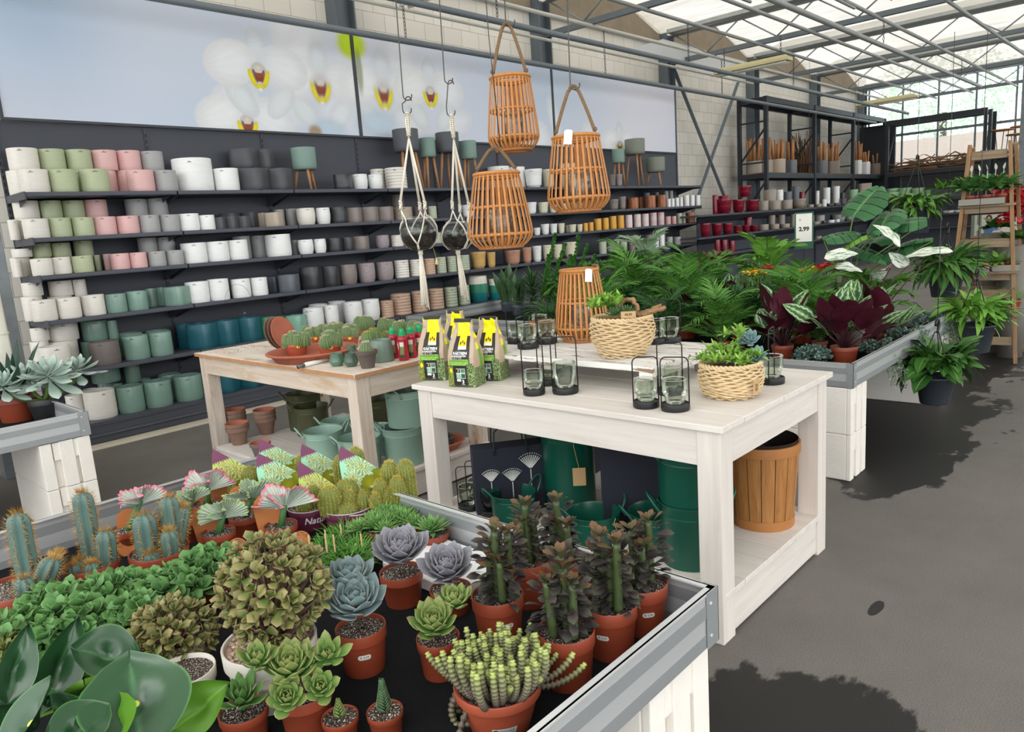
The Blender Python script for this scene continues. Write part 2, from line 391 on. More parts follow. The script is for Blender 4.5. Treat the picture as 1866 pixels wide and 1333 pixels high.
# diagonal wall bracing
for (a,c_) in (((1228,125),(1320,358)),((1345,150),(1254,410))):
    A=at(*a,1,YW-.16); Bq=at(*c_,1,YW-.16 if a[0]<1300 else YW-.13); b=MB(); b.add(bar(A,Bq,.06,.02)); struct(b.build('brace',galv2,smooth=False))
# grey post at the far left
pc=at(0,430,1,YF-.32); b=MB(); b.add(box(pc[0]-.25,pc[0]-.01,YF-.40,YF-.26,0,2.9)); struct(b.build('post',plain('zinc post','#74797c',.5,.6,.35,14),smooth=False,bevel=.004))

# roof: trusses, gutters, white-washed panes
truss=plain('truss steel','#6f777c',.5,.2,.2,5)
rod=plain('truss web steel','#9a9d9e',.5,.25,.15,5)
n=NT('whitewashed roof sheet'); P=(n.n('ShaderNodeNewGeometry'),0); mp=n.n('ShaderNodeMapping',{0:P,3:(14,1.2,14)})
w1=n.noise(1,5,.6,vec=mp); w2=n.noise(.9,4,.6,vec=P)
c=n.mix((n.ramp(w1,[(.3,'#8d897f'),(.7,'#c9c5bb')]),0),'#8d897f','#c9c5bb'); c=n.mix(n.math('MULTIPLY',(n.ramp(w2,[(.45,'#000000'),(.75,'#ffffff')]),0),.5),c,'#a39a88')
df=n.n('ShaderNodeBsdfDiffuse',{0:c}); n.t.links.new(c.outputs[2],df.inputs[0]); tl=n.n('ShaderNodeBsdfTranslucent'); n.t.links.new(c.outputs[2],tl.inputs[0])
tr=n.n('ShaderNodeBsdfTransparent',{0:(1,.995,.985,1)})
ms=n.n('ShaderNodeMixShader',{0:.5,1:df,2:tl}); m2=n.n('ShaderNodeMixShader',{0:n.math('MULTIPLY_ADD',(w1,0),.16,.04),1:ms,2:tr}); n.t.links.new(m2.outputs[0],n.out.inputs[0]); roofm=n.m
ZG,ZR=4.5,4.98
b=MB()
for k in range(-2,5):
    x0=5.04+3.3*k; xm=x0+1.65; x1=x0+3.3
    for a,c_ in (((x0,ZG),(xm,ZR)),((xm,ZR),(x1,ZG))):
        V=np.array([[a[0],-9,a[1]],[c_[0],-9,c_[1]],[c_[0],YW,c_[1]],[a[0],YW,a[1]]],float); b.add((V,[np.array([[0,1,2,3]])],None))
struct(b.build('ceiling',roofm,smooth=False))
gut=plain('gutter sheet','#b9bcb9',.5,.4,.25,8)
web=plain('gable board','#91836f',.8,0,.3,4)
for k in range(-1,6):
    x=5.04+3.3*k; y0,y1=-8.0,YW-.17
    b=MB(); b.add(box(x-.035,x+.035,y0,y1,3.95,4.02)); struct(b.build('truss_chord',truss,smooth=False))
    b=MB(); b.add(box(x-.12,x+.12,y0,y1,4.44,4.5)); struct(b.build('gutter',gut,smooth=False))
    b=MB(); b.add(tube([(x,y0,4.40),(x,y1,4.40)],.022,8)); y=y1-.1; up=True; Z=(4.39,4.02); i=0
    while y>y0+1:
        b.add(tube([(x,y,Z[i%2]),(x,y-.55,Z[(i+1)%2])],.012,6)); i+=1; y-=.55 if i%2 else .62
    struct(b.build('truss_web',rod))
    if k<5:   # boarded gable triangle between two gutters at the wall
        b=MB(); V=np.array([[x+.12,YW-.03,4.45],[x+3.18,YW-.03,4.45],[x+1.65,YW-.03,4.95],[x+.12,YW+.03,4.45],[x+3.18,YW+.03,4.45],[x+1.65,YW+.03,4.95]]); b.add((V,[np.array([[0,1,2],[5,4,3]]),np.array([[0,3,4,1],[1,4,5,2],[2,5,3,0]])],None)); b.add(box(x-.1,x+3.4,YW-.04,YW,4.3,4.46))
        struct(b.build('gable',web,smooth=False))
# heating pipes along the house
for y in (5.99,5.17,4.37,3.48,2.63,1.3):
    b=MB(); b.add(tube([(-1,y,3.93),(XE-.1,y,3.93)],.0255,8)); struct(b.build('heating_pipe',cream_pipe if y>5.5 else pipem))
def chain_geo(L,pitch=.05,r=.011,w=.0035):
    m=MB(); k=int(L/pitch/.72)
    for i in range(k):
        z=-i*pitch*.72-.02; a=np.linspace(0,2*PI,10,endpoint=False); pts=np.c_[r*np.cos(a),np.zeros(10),pitch*.42*np.sin(a)]
        m.add(tube(pts,w,5,closed=True),T(0,0,z) @ Rz(0 if i%2 else PI/2))
    return m
wire=plain('steel wire','#4c4c4a',.4,.7,.1,5)
hang=[(5.99,3.34,-1,19,.03),(5.17,3.41,-1,17,.03),(3.48,3.59,2,17,.033)]
for y,z,x0,x1,r in hang:
    x1={5.99:19.8,5.17:19.4,3.48:18.}[y]
    b=MB(); b.add(tube([(x0,y,z),(x1,y,z)],r,10)); struct(b.build('hanging_rail',pipem if y<5 else truss))
chain_px=[(740,75,0),(1104,150,0),(1316,178,0),(907,40,1),(1255,115,1),(1446,159,1),(1610,75,2),(1752,135,2)]
nm=['over the left orchid panel','over the middle of the right orchid panel','beside the dark storage rack','above the rattan lanterns','by the wall bracing','near the first storage rack post','high above the ferns at right','high above the wooden ladder']
chm=None
for (px,py,k),l in zip(chain_px,nm):
    y,z=hang[k][:2]; P=at(px,py,1,y); L=3.93-z-.0
    if chm is None or chm[0]!=k: chm=(k,chain_geo(L-.02))
    o=chm[1].build('chain',wire,loc=(P[0],y,3.92)); tag(o,'steel chain holding up a rail '+l,'chain','chains of the hanging rails')
# fluorescent batten rail near the wall
b=MB(); b.add(tube([(-1,6.2,3.717),(13.5,6.2,3.717)],.02,8)); struct(b.build('lamp_rail',cream_pipe))
lampm=plain('aged cream lamp housing','#d9cf9f',.5,0,.12,6)
tubem=plain('unlit lamp tube','#e9e7dc',.3)
for (a,b_,z,l) in (((1305,138),(1458,115),3.55,'aged cream strip light hanging in front of the grey columns'),((1560,195),(1675,178),3.55,'aged cream strip light hanging furthest back, by the end glazing'),((735,10),(815,-8),3.55,'cream strip light cut by the top edge above the white macrame hangers')):
    A=at(*a,2,z); Bq=at(*b_,2,z); Bq=np.array([A[0],Bq[1],z]); t=thing('strip_light',l,'lamp',((A+Bq)/2)); L=abs(A[1]-Bq[1])
    m=MB(); m.add(cbox(0,0,.03,.2,L,.05)); m.add(cbox(0,0,.07,.06,L*.9,.05)); m.build('housing',lampm,t,smooth=False,bevel=.006)
    for sx in (-.05,.05):
        m=MB(); m.add(tube([(sx,-L*.47,-.012),(sx,L*.47,-.012)],.014,8)); m.build('lamp_tube',tubem,t)
    for sy in (-1,1):
        m=chain_geo(.3); o=m.build('hanger',wire,t,loc=(0,sy*L*.38,.37))
# end wall: glazing over dark boarding
glz=glassmat('greenhouse glazing',(.80,.86,.86),.06)
b=MB(); b.add(box(XE,XE+.01,-9,YW,2.35,4.4)); struct(b.build('window_1',glz,smooth=False))
dark=plain('dark screen boarding','#3a3c3d',.7,0,.2,4)
b=MB(); b.add(box(XE,XE+.05,-9,YW,0,2.3)); struct(b.build('wall_end',dark,smooth=False))
for i,y in enumerate(np.arange(-4,7,.83)):
    b=MB(); b.add(box(XE-.05,XE,y-.02,y+.02,2.3 if i%2 else 0,4.5)); struct(b.build('mullion',galv,smooth=False))
for z in (2.33,3.15,4.42):
    b=MB(); b.add(box(XE-.06,XE+.02,-9,YW,z-.03,z+.03)); struct(b.build('transom',galv,smooth=False))
for x,y in ((19.9,3.0),):
    b=MB(); b.add(box(x-.06,x+.06,y-.06,y+.06,0,4.45)); struct(b.build('column',galv,smooth=False))
# outside the glass: a neighbouring roof, pale house and a tree
pal=plain('pale render','#e4e5e3',.8); tile=plain('weathered roof tiles','#a58f84',.8,0,.2,9,.4,12)
t=thing('outbuilding','low outbuilding with a weathered roof beyond the end glazing','building',(29,7,0))
b=MB(); b.add(box(-3,3,-6,8,0,2.5)); b.build('wall',pal,t,smooth=False); b=MB(); V=[[-3.3,-6.3,2.45],[3.3,-6.3,2.45],[0,-6.3,3.5],[-3.3,8.3,2.45],[3.3,8.3,2.45],[0,8.3,3.5]]
b.add((np.array(V,float),[np.array([[0,1,2],[5,4,3]]),np.array([[0,3,4,1],[1,4,5,2],[2,5,3,0]])],None)); b.build('roof',tile,t,smooth=False)
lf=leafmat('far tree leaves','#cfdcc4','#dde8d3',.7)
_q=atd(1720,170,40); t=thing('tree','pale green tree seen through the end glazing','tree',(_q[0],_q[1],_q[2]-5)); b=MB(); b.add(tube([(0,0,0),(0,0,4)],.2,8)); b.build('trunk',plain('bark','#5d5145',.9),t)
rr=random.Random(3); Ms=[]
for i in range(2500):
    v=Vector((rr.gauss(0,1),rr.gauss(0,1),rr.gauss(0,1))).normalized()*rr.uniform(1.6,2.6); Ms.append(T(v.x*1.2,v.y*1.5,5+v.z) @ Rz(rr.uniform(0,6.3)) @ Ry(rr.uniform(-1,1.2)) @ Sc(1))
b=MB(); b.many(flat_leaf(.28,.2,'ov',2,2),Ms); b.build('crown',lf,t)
# ================================================================== the orchid print above the shelves
def sm(a,b,x): t=np.clip((x-a)/(b-a),0,1); return t*t*(3-2*t)
def orchid_panel(name,x0,x1,label,first):
    z0,z1=2.505,3.56; nx,nz=int((x1-x0)*150),165
    V,F,uv=rect(0,x1-x0,0,z1-z0,0,nx,nz); Xp=V[:,0]+x0; Zp=V[:,1]+z0
    c=np.zeros((len(V),3)); base=np.array([.78,.83,.90]); warm=np.array([.88,.88,.925])
    k=np.clip(.5+.35*np.sin(Xp*1.3+.4)+.25*np.sin(Xp*.7-Zp*2),0,1)[:,None]; c[:]=base*(1-k)+warm*k
    g=np.exp(-((Xp-1.9)/.7)**2-((Zp-3.4)/.8)**2)[:,None]*.5; c=c*(1-g)+np.array([.52,.66,.80])*g
    rs=np.random.RandomState(5); 
    def blob(cx,cz,rx,rz,rot,col,al,soft=.08,vein=0):
        nonlocal c
        dx=Xp-cx; dz=Zp-cz; u=dx*math.cos(rot)+dz*math.sin(rot); w=-dx*math.sin(rot)+dz*math.cos(rot)
        d=np.sqrt((u/rx)**2+(w/rz)**2); m=(1-sm(1-soft,1+soft,d))*al
        cc=np.array(lin(col))**.5; cc=np.array([int(col[i:i+2],16)/255 for i in (1,3,5)])
        sh=1-.06*sm(.3,1.0,d)-vein*np.abs(np.sin(np.arctan2(w,u+rx*1.3)*14))*.012
        c=c*(1-m[:,None])+(cc[None]*sh[:,None])*m[:,None]
    def flower(cx,cz,s,soft,sharp=True,al=.9):
        w='#f3f4f6'
        blob(cx,cz+.42*s,.2*s,.34*s,0,'#dfe5ec',al,soft,1); blob(cx-.36*s,cz-.42*s,.2*s,.36*s,.75,'#e3e8ec',al*.9,soft,1); blob(cx+.36*s,cz-.42*s,.2*s,.36*s,-.75,'#e6eaee',al*.9,soft,1)
        blob(cx-.48*s,cz+.14*s,.48*s,.36*s,.25,w,al,soft,1); blob(cx+.48*s,cz+.14*s,.48*s,.36*s,-.25,'#eff1f5',al,soft,1)
        q=soft*(1.2 if soft<.2 else 2.0)
        blob(cx,cz-.01*s,.16*s,.2*s,0,'#d6d0d0',.95,q); blob(cx-.13*s,cz-.07*s,.05*s,.15*s,.35,'#f0dc20',.95,q); blob(cx+.13*s,cz-.07*s,.05*s,.15*s,-.35,'#f0dc20',.95,q)
        blob(cx-.07*s,cz-.03*s,.03*s,.11*s,.3,'#6a4055',.8,q); blob(cx+.07*s,cz-.03*s,.03*s,.11*s,-.3,'#6a4055',.8,q)
        blob(cx,cz-.05*s,.06*s,.07*s,0,'#8a3a20',.95,q); blob(cx,cz-.2*s,.09*s,.045*s,0,'#ead830',.9,q); blob(cx,cz-.25*s,.04*s,.03*s,0,'#f4f2ea',.9,q); blob(cx-.03*s,cz-.02*s,.03*s,.05*s,.6,'#a04a20',.9,q); blob(cx+.03*s,cz-.02*s,.03*s,.05*s,-.6,'#a04a20',.9,q); blob(cx,cz+.1*s,.05*s,.04*s,0,'#e8d8c0',.9,q)
    for (px,py,rx,rz,col,al,soft) in BLOBS0:
        Q=at(px,py,1,YB-.03); blob(Q[0],Q[2],rx,rz,.3,col,al,soft,1)
    for (px,py,s,soft) in FLOWERS:
        Q=at(px,py,1,YB-.03); flower(Q[0],Q[2],s,soft)
    for (px,py,rx,rz,col,al,soft) in BLOBS:
        Q=at(px,py,1,YB-.03); blob(Q[0],Q[2],rx,rz,0,col,al,soft)
    cl=np.clip(c,0,1); cl=np.where(cl<=.04045,cl/12.92,((cl+.055)/1.055)**2.4)
    t=thing(name,label,'poster',(x0,YB-.005,z0))
    b=MB(); b.add((V,F,uv),T(0,-.022,0)@Rx(PI/2)); b.build('orchid_print',printmat('printed fabric',.55),t,cols=cl)
    fr=plain('anthracite frame','#3b3e44',.5,.1); f=.02; Wd,Hd=x1-x0,z1-z0
    b=MB(); b.add(box(-f,Wd+f,-.03,0,-f,0)); b.add(box(-f,Wd+f,-.03,0,Hd,Hd+f)); b.add(box(-f,0,-.03,0,0,Hd)); b.add(box(Wd,Wd+f,-.03,0,0,Hd)); b.build('frame',fr,t,smooth=False)
    return t
# petals measured on the photo (centre pixel, size in metres, softness)
FLOWERS=[(585,160,.58,.35),(700,172,.6,.4),(452,228,.52,.1),(472,135,.56,.07),(785,174,.56,.07),(1130,268,.5,.1)]
BLOBS0=[(430,185,.25,.2,'#eef0f4',.8,.1),(540,60,.3,.22,'#f0f2f6',.85,.12),(560,100,.25,.3,'#eef0f5',.6,.3),(620,200,.3,.25,'#eef2f8',.6,.5),(730,110,.22,.3,'#eef1f6',.7,.4),(830,225,.3,.16,'#eceff4',.8,.12),(740,230,.3,.2,'#eef1f6',.7,.3),(985,250,.2,.22,'#eef0f4',.8,.12),(1010,215,.12,.3,'#e9edf3',.8,.12),(1075,250,.22,.22,'#eef0f4',.85,.12),(960,262,.2,.12,'#eef0f4',.8,.12),(520,205,.3,.2,'#e9edf3',.7,.2)]
BLOBS=[(640,80,.16,.14,'#c8e61e',.95,.4),(655,130,.04,.2,'#7d8a60',.6,.5),(600,235,.18,.09,'#b8d0e4',.7,.6),(690,225,.25,.12,'#bcd3e6',.7,.6),(575,240,.07,.06,'#a07850',.7,.5)]
orchid_panel('orchid_poster',1.72,4.95,'wide framed photo print of white orchids, left panel above the pot shelves',True)
orchid_panel('orchid_poster',4.99,8.21,'wide framed photo print of white orchids, middle panel behind the hanging lanterns',False)
orchid_panel('orchid_poster',8.25,11.46,'wide framed photo print with few pale orchids, right panel beside the bare wall',False)

# ================================================================== the long shelving along the wall
anth=plain('anthracite shelf metal','#4a4d57',.5,.15,.08,4)
anthd=plain('anthracite back panel','#43464f',.6,.05,.08,3)
SZ=[1.923,1.598,1.326,.992,.597,.177]; BAYS=[1.65,2.74,3.82,4.91,5.99,7.08,8.17,9.25,10.34,11.49]
t=thing('shelving_unit','long anthracite wall shelving with six levels full of plant pots','shelving',(0,0,0))
for i in range(len(BAYS)-1):
    x0,x1=BAYS[i],BAYS[i+1]
    b=MB(); b.add(box(x0+.004,x1-.004,YB,YB+.03,.05,2.485)); b.build('back_panel',anthd,t,smooth=False)
    b=MB(); b.add(box(x0-.012,x0+.012,YB-.012,YB+.001,.05,2.48)); 
    for zz in np.arange(.4,2.45,.05): b.add(box(x0-.004,x0+.004,YB-.0135,YB-.011,zz,zz+.03),mi=1)
    b.build('upright',[anthd,plain('slot black','#101114',.8)],t,smooth=False)
    for k,z in enumerate(SZ[:5]):
        b=MB(); b.add(box(x0+.006,x1-.006,YF,YB-.002,z-.028,z)); b.add(box(x0+.006,x1-.006,YF,YF+.012,z-.032,z-.028))
        b.build('shelf_board',anth,t,smooth=False,bevel=.002)
        for xx in (x0+.03,x1-.03):
            m=MB(); m.add(prism([(YF+.05,z-.03),(YB-.01,z-.03),(YB-.01,z-.13),(YB-.06,z-.12)],-.003,.003),Matrix(((0,0,1,xx),(1,0,0,0),(0,1,0,0),(0,0,0,1)))); m.build('bracket',anthd,t,smooth=False)
    b=MB(); z=SZ[5]; b.add(box(x0+.003,x1-.003,YF-.015,YB-.002,z-.03,z)); b.add(box(x0+.003,x1-.003,YF-.008,YF+.02,.012,z-.03)); b.add(tube([(x0+.01,YF-.012,.07),(x1-.01,YF-.012,.07)],.012,8)); b.build('base_shelf',anth,t,smooth=False)
for xx in (BAYS[0],BAYS[-1]):
    for z in SZ[:5]:
        b=MB(); b.add(box(xx-.008,xx+.004,YF,YB,z-.05,z+.004)); b.build('shelf_end',anth,t,smooth=False)

# translucent film sheet hung under the roof beside the grey column
pts=[(1145,90),(1208,71),(1372,116),(1300,140),(1225,112)]; Q=[at(x,y,1,6.5) for x,y in pts]; o=MB(); V=np.array([q+np.array([0,d,0]) for d in (0,.008) for q in Q]); i=np.arange(5); j=(i+1)%5
o.add((V,[np.stack([i,j,j+5,i+5],-1),i[::-1][None],(i+5)[None]],None)); n=NT('milky film'); a=n.n('ShaderNodeBsdfTransparent'); d=n.n('ShaderNodeBsdfDiffuse',{0:c4('#e4e6e8')}); m_=n.n('ShaderNodeMixShader',{0:.7,1:a,2:d}); n.t.links.new(m_.outputs[0],n.out.inputs[0]); o=o.build('film_sheet',n.m,smooth=False); tag(o,'milky plastic film sheet hung at the wall under the roof','sheet')
# ================================================================== pots on the wall shelving
POTC={'cream':('#e6e1d8',.35),'white':('#ecedec',.35),'sage':('#b0b996',.4),'pink':('#dcb0ae',.4),'grey':('#a3a3a3',.4),'black':('#2f3135',.3),'charcoal':('#4a4b50',.45),
'taupe':('#857b76',.35),'beige':('#b6a797',.4),'speckled':('#8f8285',.5),'teal':('#7b998d',.25),'petrol':('#1f5b69',.35),'green':('#23794a',.35),'brown':('#6d6461',.45),'ochre':('#cfa765',.45),
'terracotta':('#b98a72',.5),'blush':('#c5a58f',.45),'olive':('#7d8478',.5),'mint':('#7fae9a',.3),'yellow':('#dfa53e',.4),'mauve':('#8b6d72',.45),'lime':('#b3bba4',.45),'burgundy':('#7a1128',.2),'wood-look':('#b9754c',.5),'greige':('#9a8f84',.35),'slate':('#5f656d',.4),'rose':('#d3a3a6',.4),'ivory':('#dcd6bd',.4),'sea-green':('#93b88f',.4)}
def potmat(cn):
    k='glaze '+cn
    if k in _mats: return _mats[k]
    h,ro=POTC[cn]; n=NT(k); mp=n.n('ShaderNodeMapping',{0:(n.tc(),3),3:(9,9,55) if cn not in('teal','petrol','charcoal','black') else (40,40,6)})
    g=n.noise(1,4,.6,vec=mp); dk=tuple(x*.86 for x in lin(h))+(1,); lt=tuple(min(1,x*1.08) for x in lin(h))+(1,)
    c=n.mix((g,0),dk,lt)
    if cn=='speckled': c=n.mix((n.ramp(n.noise(260,2),[(.5,'#000000'),(.6,'#ffffff')]),0),c,'#b9adb0')
    if cn=='wood-look': c=n.mix((n.ramp(n.noise(1,5,vec=n.n('ShaderNodeMapping',{0:(n.tc(),3),3:(26,26,3)})),[(.4,'#000000'),(.6,'#ffffff')]),0),c,'#7d4a2e')
    _mats[k]=n.finish(c,ro,0,(g,.08,.002)); return _mats[k]
inkm=plain('stamp ink','#4c4a48',.6)
foot=plain('unglazed base','#b9b2a6',.8)
def zigmat(k,cols):
    if k in _mats: return _mats[k]
    n=NT(k); s=n.n('ShaderNodeSeparateXYZ',{0:n.n('ShaderNodeUVMap')}); u=n.math('MULTIPLY',(s,0),18); tri=n.math('PINGPONG',u,.5)
    v=n.math('FRACT',n.math('MULTIPLY_ADD',(s,1),6,tri)); c=n.ramp(v,[(i/len(cols),cc) for i,cc in enumerate(cols)],'CONSTANT')
    _mats[k]=n.finish(c,.4); return _mats[k]
def pot_prof(style,r,h):
    t=min(.008,r*.09)
    if style=='cyl': o=[(r*.96,0),(r*.985,.005),(r,h*.2),(r,h*.5),(r,h-.004),(r*.985,h)]
    elif style=='taper': o=[(r*.62,0),(r*.68,.005),(r*.86,h*.45),(r*.97,h*.85),(r,h-.004),(r*.985,h)]
    elif style=='barrel': o=[(r*.8,0),(r*.84,.004),(r*.95,h*.25),(r,h*.55),(r*.96,h*.9),(r*.93,h)]
    elif style=='cone': o=[(r*.74,0),(r*.76,.004),(r*.99,h*.99),(r*.97,h)]
    elif style=='classic': o=[(r*.72,0),(r*.73,.004),(r*.88,h*.72),(r*.885,h*.73),(r*.97,h*.735),(r,h*.97),(r*.98,h)]
    elif style=='ribbed':
        o=[(r*.9,0)]; k=7
        for i in range(k):
            z=h*i/k; o+=[(r*.955,z+h*.02),(r*.995,z+h*.05),(r,z+h*.5/k),(r*.995,z+h/k-h*.03),(r*.955,z+h/k-.001)]
        o+=[(r*.96,h)]
    else: o=[(r*.9,0),(r,h)]
    ri=o[-1][0]-t
    return [(.0005,0)]+o+[(ri,h-.001),(ri-.001,h*.5),(ri*.9,h*.12),(.0005,h*.1)]
def stamp(m,r,h,ang,mi=1):
    s=min(.02,r*.2)
    for g in (([(-.25,.35),(.25,.35),(0,.75)]),([(-.9,0),(.9,0),(.8,.22),(-.8,.22)])):
        p=poly([(a*s,h*.86+b*s) for a,b in g]); m.add(wrap(p,r,ang),mi=mi)
def pot_geo(style,r,h,stmp=0,mi=0,seg=36):
    m=MB(); sq=0
    st=style
    if style=='octo': st='cyl'; sq=5
    g=lathe(pot_prof(st,r,h),seg,sq); 
    if sq: g=(np.array((Rz(.6).to_3x3()))@g[0].T).T,g[1],g[2]; m.add(g,mi=mi)
    else: m.add(g,mi=mi)
    if stmp: stamp(m,r*(1.004 if style!='barrel' else .965),h,stmp,1)
    return m
def pot_mesh_mats(color,style):
    if color.startswith('zig'): return [zigmat(color,{'zigred':['#b8304a','#e8e0dc','#8f8a90','#efe9e4'],'zigpink':['#d98fa0','#efe9e4','#b6b0b4','#f2ece8'],'zigbeige':['#c9b9a8','#efe9e4','#c79aa2','#f2ece8']}[color]),inkm]
    return [potmat(color),inkm]
POTS=[]
ROWN={0:'front row',1:'back row',2:'stacked upper row'}; SHN=['top shelf','second shelf from top','third shelf from top','fourth shelf from top','fifth shelf from top','bottom shelf']
_cnt={}
STYN={'cyl':'cylinder','taper':'tapered','barrel':'barrel-shaped','octo':'rounded square','ribbed':'ribbed','cone':'conical','classic':'rimmed'}
def addpot(xl,xr,yt,yb,y,zb,color,style,shelf,row,where='wall shelving'):
    cx=(xl+xr)/2; P=at(cx,yt,1,y); r=(xr-xl)/2*mpp(P); h=max(.04,(P[2]-zb))
    P=at(cx,yt,1,y+r); P2=at(cx,yt,1,y); h=P2[2]-zb
    if yb is not None: h=max(.05,(yb-yt)*mpp(P)*1.0)
    h=max(.05,min(h,.36))
    cname={'zigred':'red zigzag','zigpink':'pink zigzag','zigbeige':'beige zigzag','wood-look':'orange wood-look','sea-green':'pale green'}.get(color,color)
    key=(cname,style,shelf,row,where); _cnt[key]=_cnt.get(key,0)+1; k=_cnt[key]
    lab=f"{cname} {STYN[style]} pot, {ORD[k]} such from left, {ROWN[row]}, {SHN[shelf]}, {where}" if where!='wall shelving' else f"{cname} {STYN[style]} plant pot, {ORD[k]} such from left, {ROWN[row]}, {SHN[shelf]}"
    ang=math.atan2(-P[1],-P[0])+R.uniform(-.35,.35)
    m=pot_geo(style,r,h,ang if color not in('petrol','charcoal','burgundy') and h>.07 else 0)
    o=m.build('plant_pot',pot_mesh_mats(color,style),loc=(P[0],P[1],zb+.0005),auto=42); tag(o,lab,'pot',f"pots on the {SHN[shelf]} of the {where}")
    POTS.append([o,r,h,shelf,row if row<2 else 1]); return P,r,h
def row(off,shelf,items,rowi=0,y=None,zb=None):
    ox,oy,s=off
    for it in items:
        xl,xr,yt,color,style=it[:5]; yb=it[5] if len(it)>5 else None
        XL,XR,YT=ox+xl/s,ox+xr/s,oy+yt/s
        yy=y if y is not None else YF+(.012 if rowi==0 else .235)
        z0=SZ[shelf] if zb is None else zb
        addpot(XL,XR,YT,None if yb is None else (yb-yt)/s+YT,yy,z0,color,style,shelf,rowi)
A_=(0,220,3.732); B_=(400,220,3.732); D_=(780,220,3.732); E_=(0,520,3.732); G_=(360,560,6.22)
c,g,p,gr,w,k_='cream','sage','pink','grey','white','charcoal'
# --- top shelf
row(A_,0,[(120,330,322,c,'cyl'),(325,515,325,g,'cyl'),(537,724,325,g,'cyl'),(857,1037,330,p,'cyl'),(1040,1192,333,gr,'cyl'),(1163,1446,243,w,'cyl'),(1442,1618,318,w,'cyl'),(1622,1805,320,k_,'octo'),(1808,1966,320,k_,'octo')])
row(B_,0,[(780,893,360,'black','octo'),(895,1003,360,w,'barrel'),(1005,1103,362,w,'barrel'),(1117,1268,313,c,'ribbed')]); row(B_,0,[(1022,1116,325,c,'ribbed')],1)
row(D_,0,[(652,776,323,w,'taper'),(1228,1298,362,'brown','taper'),(1266,1326,361,'taupe','taper')]); row(D_,0,[(378,528,308,w,'cyl'),(532,652,310,w,'cyl'),(772,858,326,'ivory','taper'),(862,1000,288,'ivory','cyl'),(1140,1224,375,'brown','taper')],1)
up=[(35,248,178,c,'cyl'),(245,438,185,g,'cyl'),(434,614,190,g,'cyl'),(610,788,193,p,'cyl'),(784,948,196,p,'cyl'),(946,1098,203,gr,'cyl')]
HB=.145
def stack(off,sh,xl,xr,yt,yl,cc,st='cyl',hmax=.2):
    ox,oy,s=off; P,r,h=addpot(ox+xl/s,ox+xr/s,oy+yl/s,None,YF+.235,SZ[sh],cc,st,sh,1)
    addpot(ox+xl/s,ox+xr/s,oy+yt/s,None,YF+.235,SZ[sh]+h+.001,cc,st,sh,2)
for a,b_,yt_,cc,s_ in up: stack(A_,0,a,b_,yt_,333,cc,s_)
for xl,xr,yt in ((1563,1732,187),(1732,1850,192)): stack(A_,0,xl,xr,yt,322,'charcoal','octo')
# --- second shelf
row(A_,1,[(150,328,663,c,'cyl'),(328,483,658,g,'cyl'),(480,630,655,g,'cyl'),(628,785,650,p,'cyl'),(785,938,645,p,'cyl'),(938,1076,640,gr,'cyl'),(1078,1208,637,gr,'cyl'),(1206,1345,630,w,'cyl'),(1350,1453,640,w,'cyl'),(1462,1524,655,k_,'octo'),(1530,1608,650,k_,'octo'),(1612,1688,648,k_,'octo')])
row(A_,1,[(50,120,672,c,'cyl')],1)
for xl,xr,yt,cc in ((85,260,540,c),(262,412,540,g),(416,565,540,g),(568,716,535,p),(848,990,530,gr),(992,1128,525,gr)):
    stack(A_,1,xl,xr,yt,664,cc)
row(A_,1,[(1500,1618,627,k_,'octo'),(1640,1752,620,k_,'octo')],1)
row(B_,1,[(312,418,622,'beige','octo'),(517,645,592,c,'barrel'),(648,748,590,w,'barrel'),(757,858,585,'black','octo'),(860,956,590,'taupe','octo'),(962,1070,585,'taupe','octo'),(1076,1174,583,'taupe','octo'),(1178,1308,586,'beige','ribbed'),(1314,1405,585,'brown','ribbed'),(1412,1474,580,'lime','ribbed')])
row(B_,1,[(258,316,625,'beige','octo'),(368,436,602,gr,'cyl'),(442,523,597,gr,'cyl'),(1160,1252,500,'brown','cyl')],1)
row(D_,1,[(226,308,570,w,'taper'),(660,738,553,w,'taper'),(741,818,553,'ivory','taper'),(820,876,572,'ivory','taper'),(900,965,560,w,'taper'),(985,1050,560,'ivory','taper'),(1226,1296,533,'taupe','taper'),(1292,1346,515,'taupe','taper'),(1350,1430,522,'wood-look','cyl'),(1466,1546,507,'wood-look','cyl'),(1550,1618,503,'wood-look','cyl'),(1622,1650,530,w,'cyl'),(1650,1676,528,w,'cyl'),(1678,1706,522,w,'cyl'),(1708,1732,520,w,'cyl'),(1735,1776,505,w,'cyl'),(1778,1812,505,w,'cyl'),(1815,1850,505,w,'cyl')])
row(D_,1,[(1432,1462,520,'wood-look','cyl'),(1462,1508,488,'slate','cyl'),(1535,1570,485,'slate','cyl'),(1602,1634,476,gr,'cyl'),(1636,1666,474,gr,'cyl')],1)
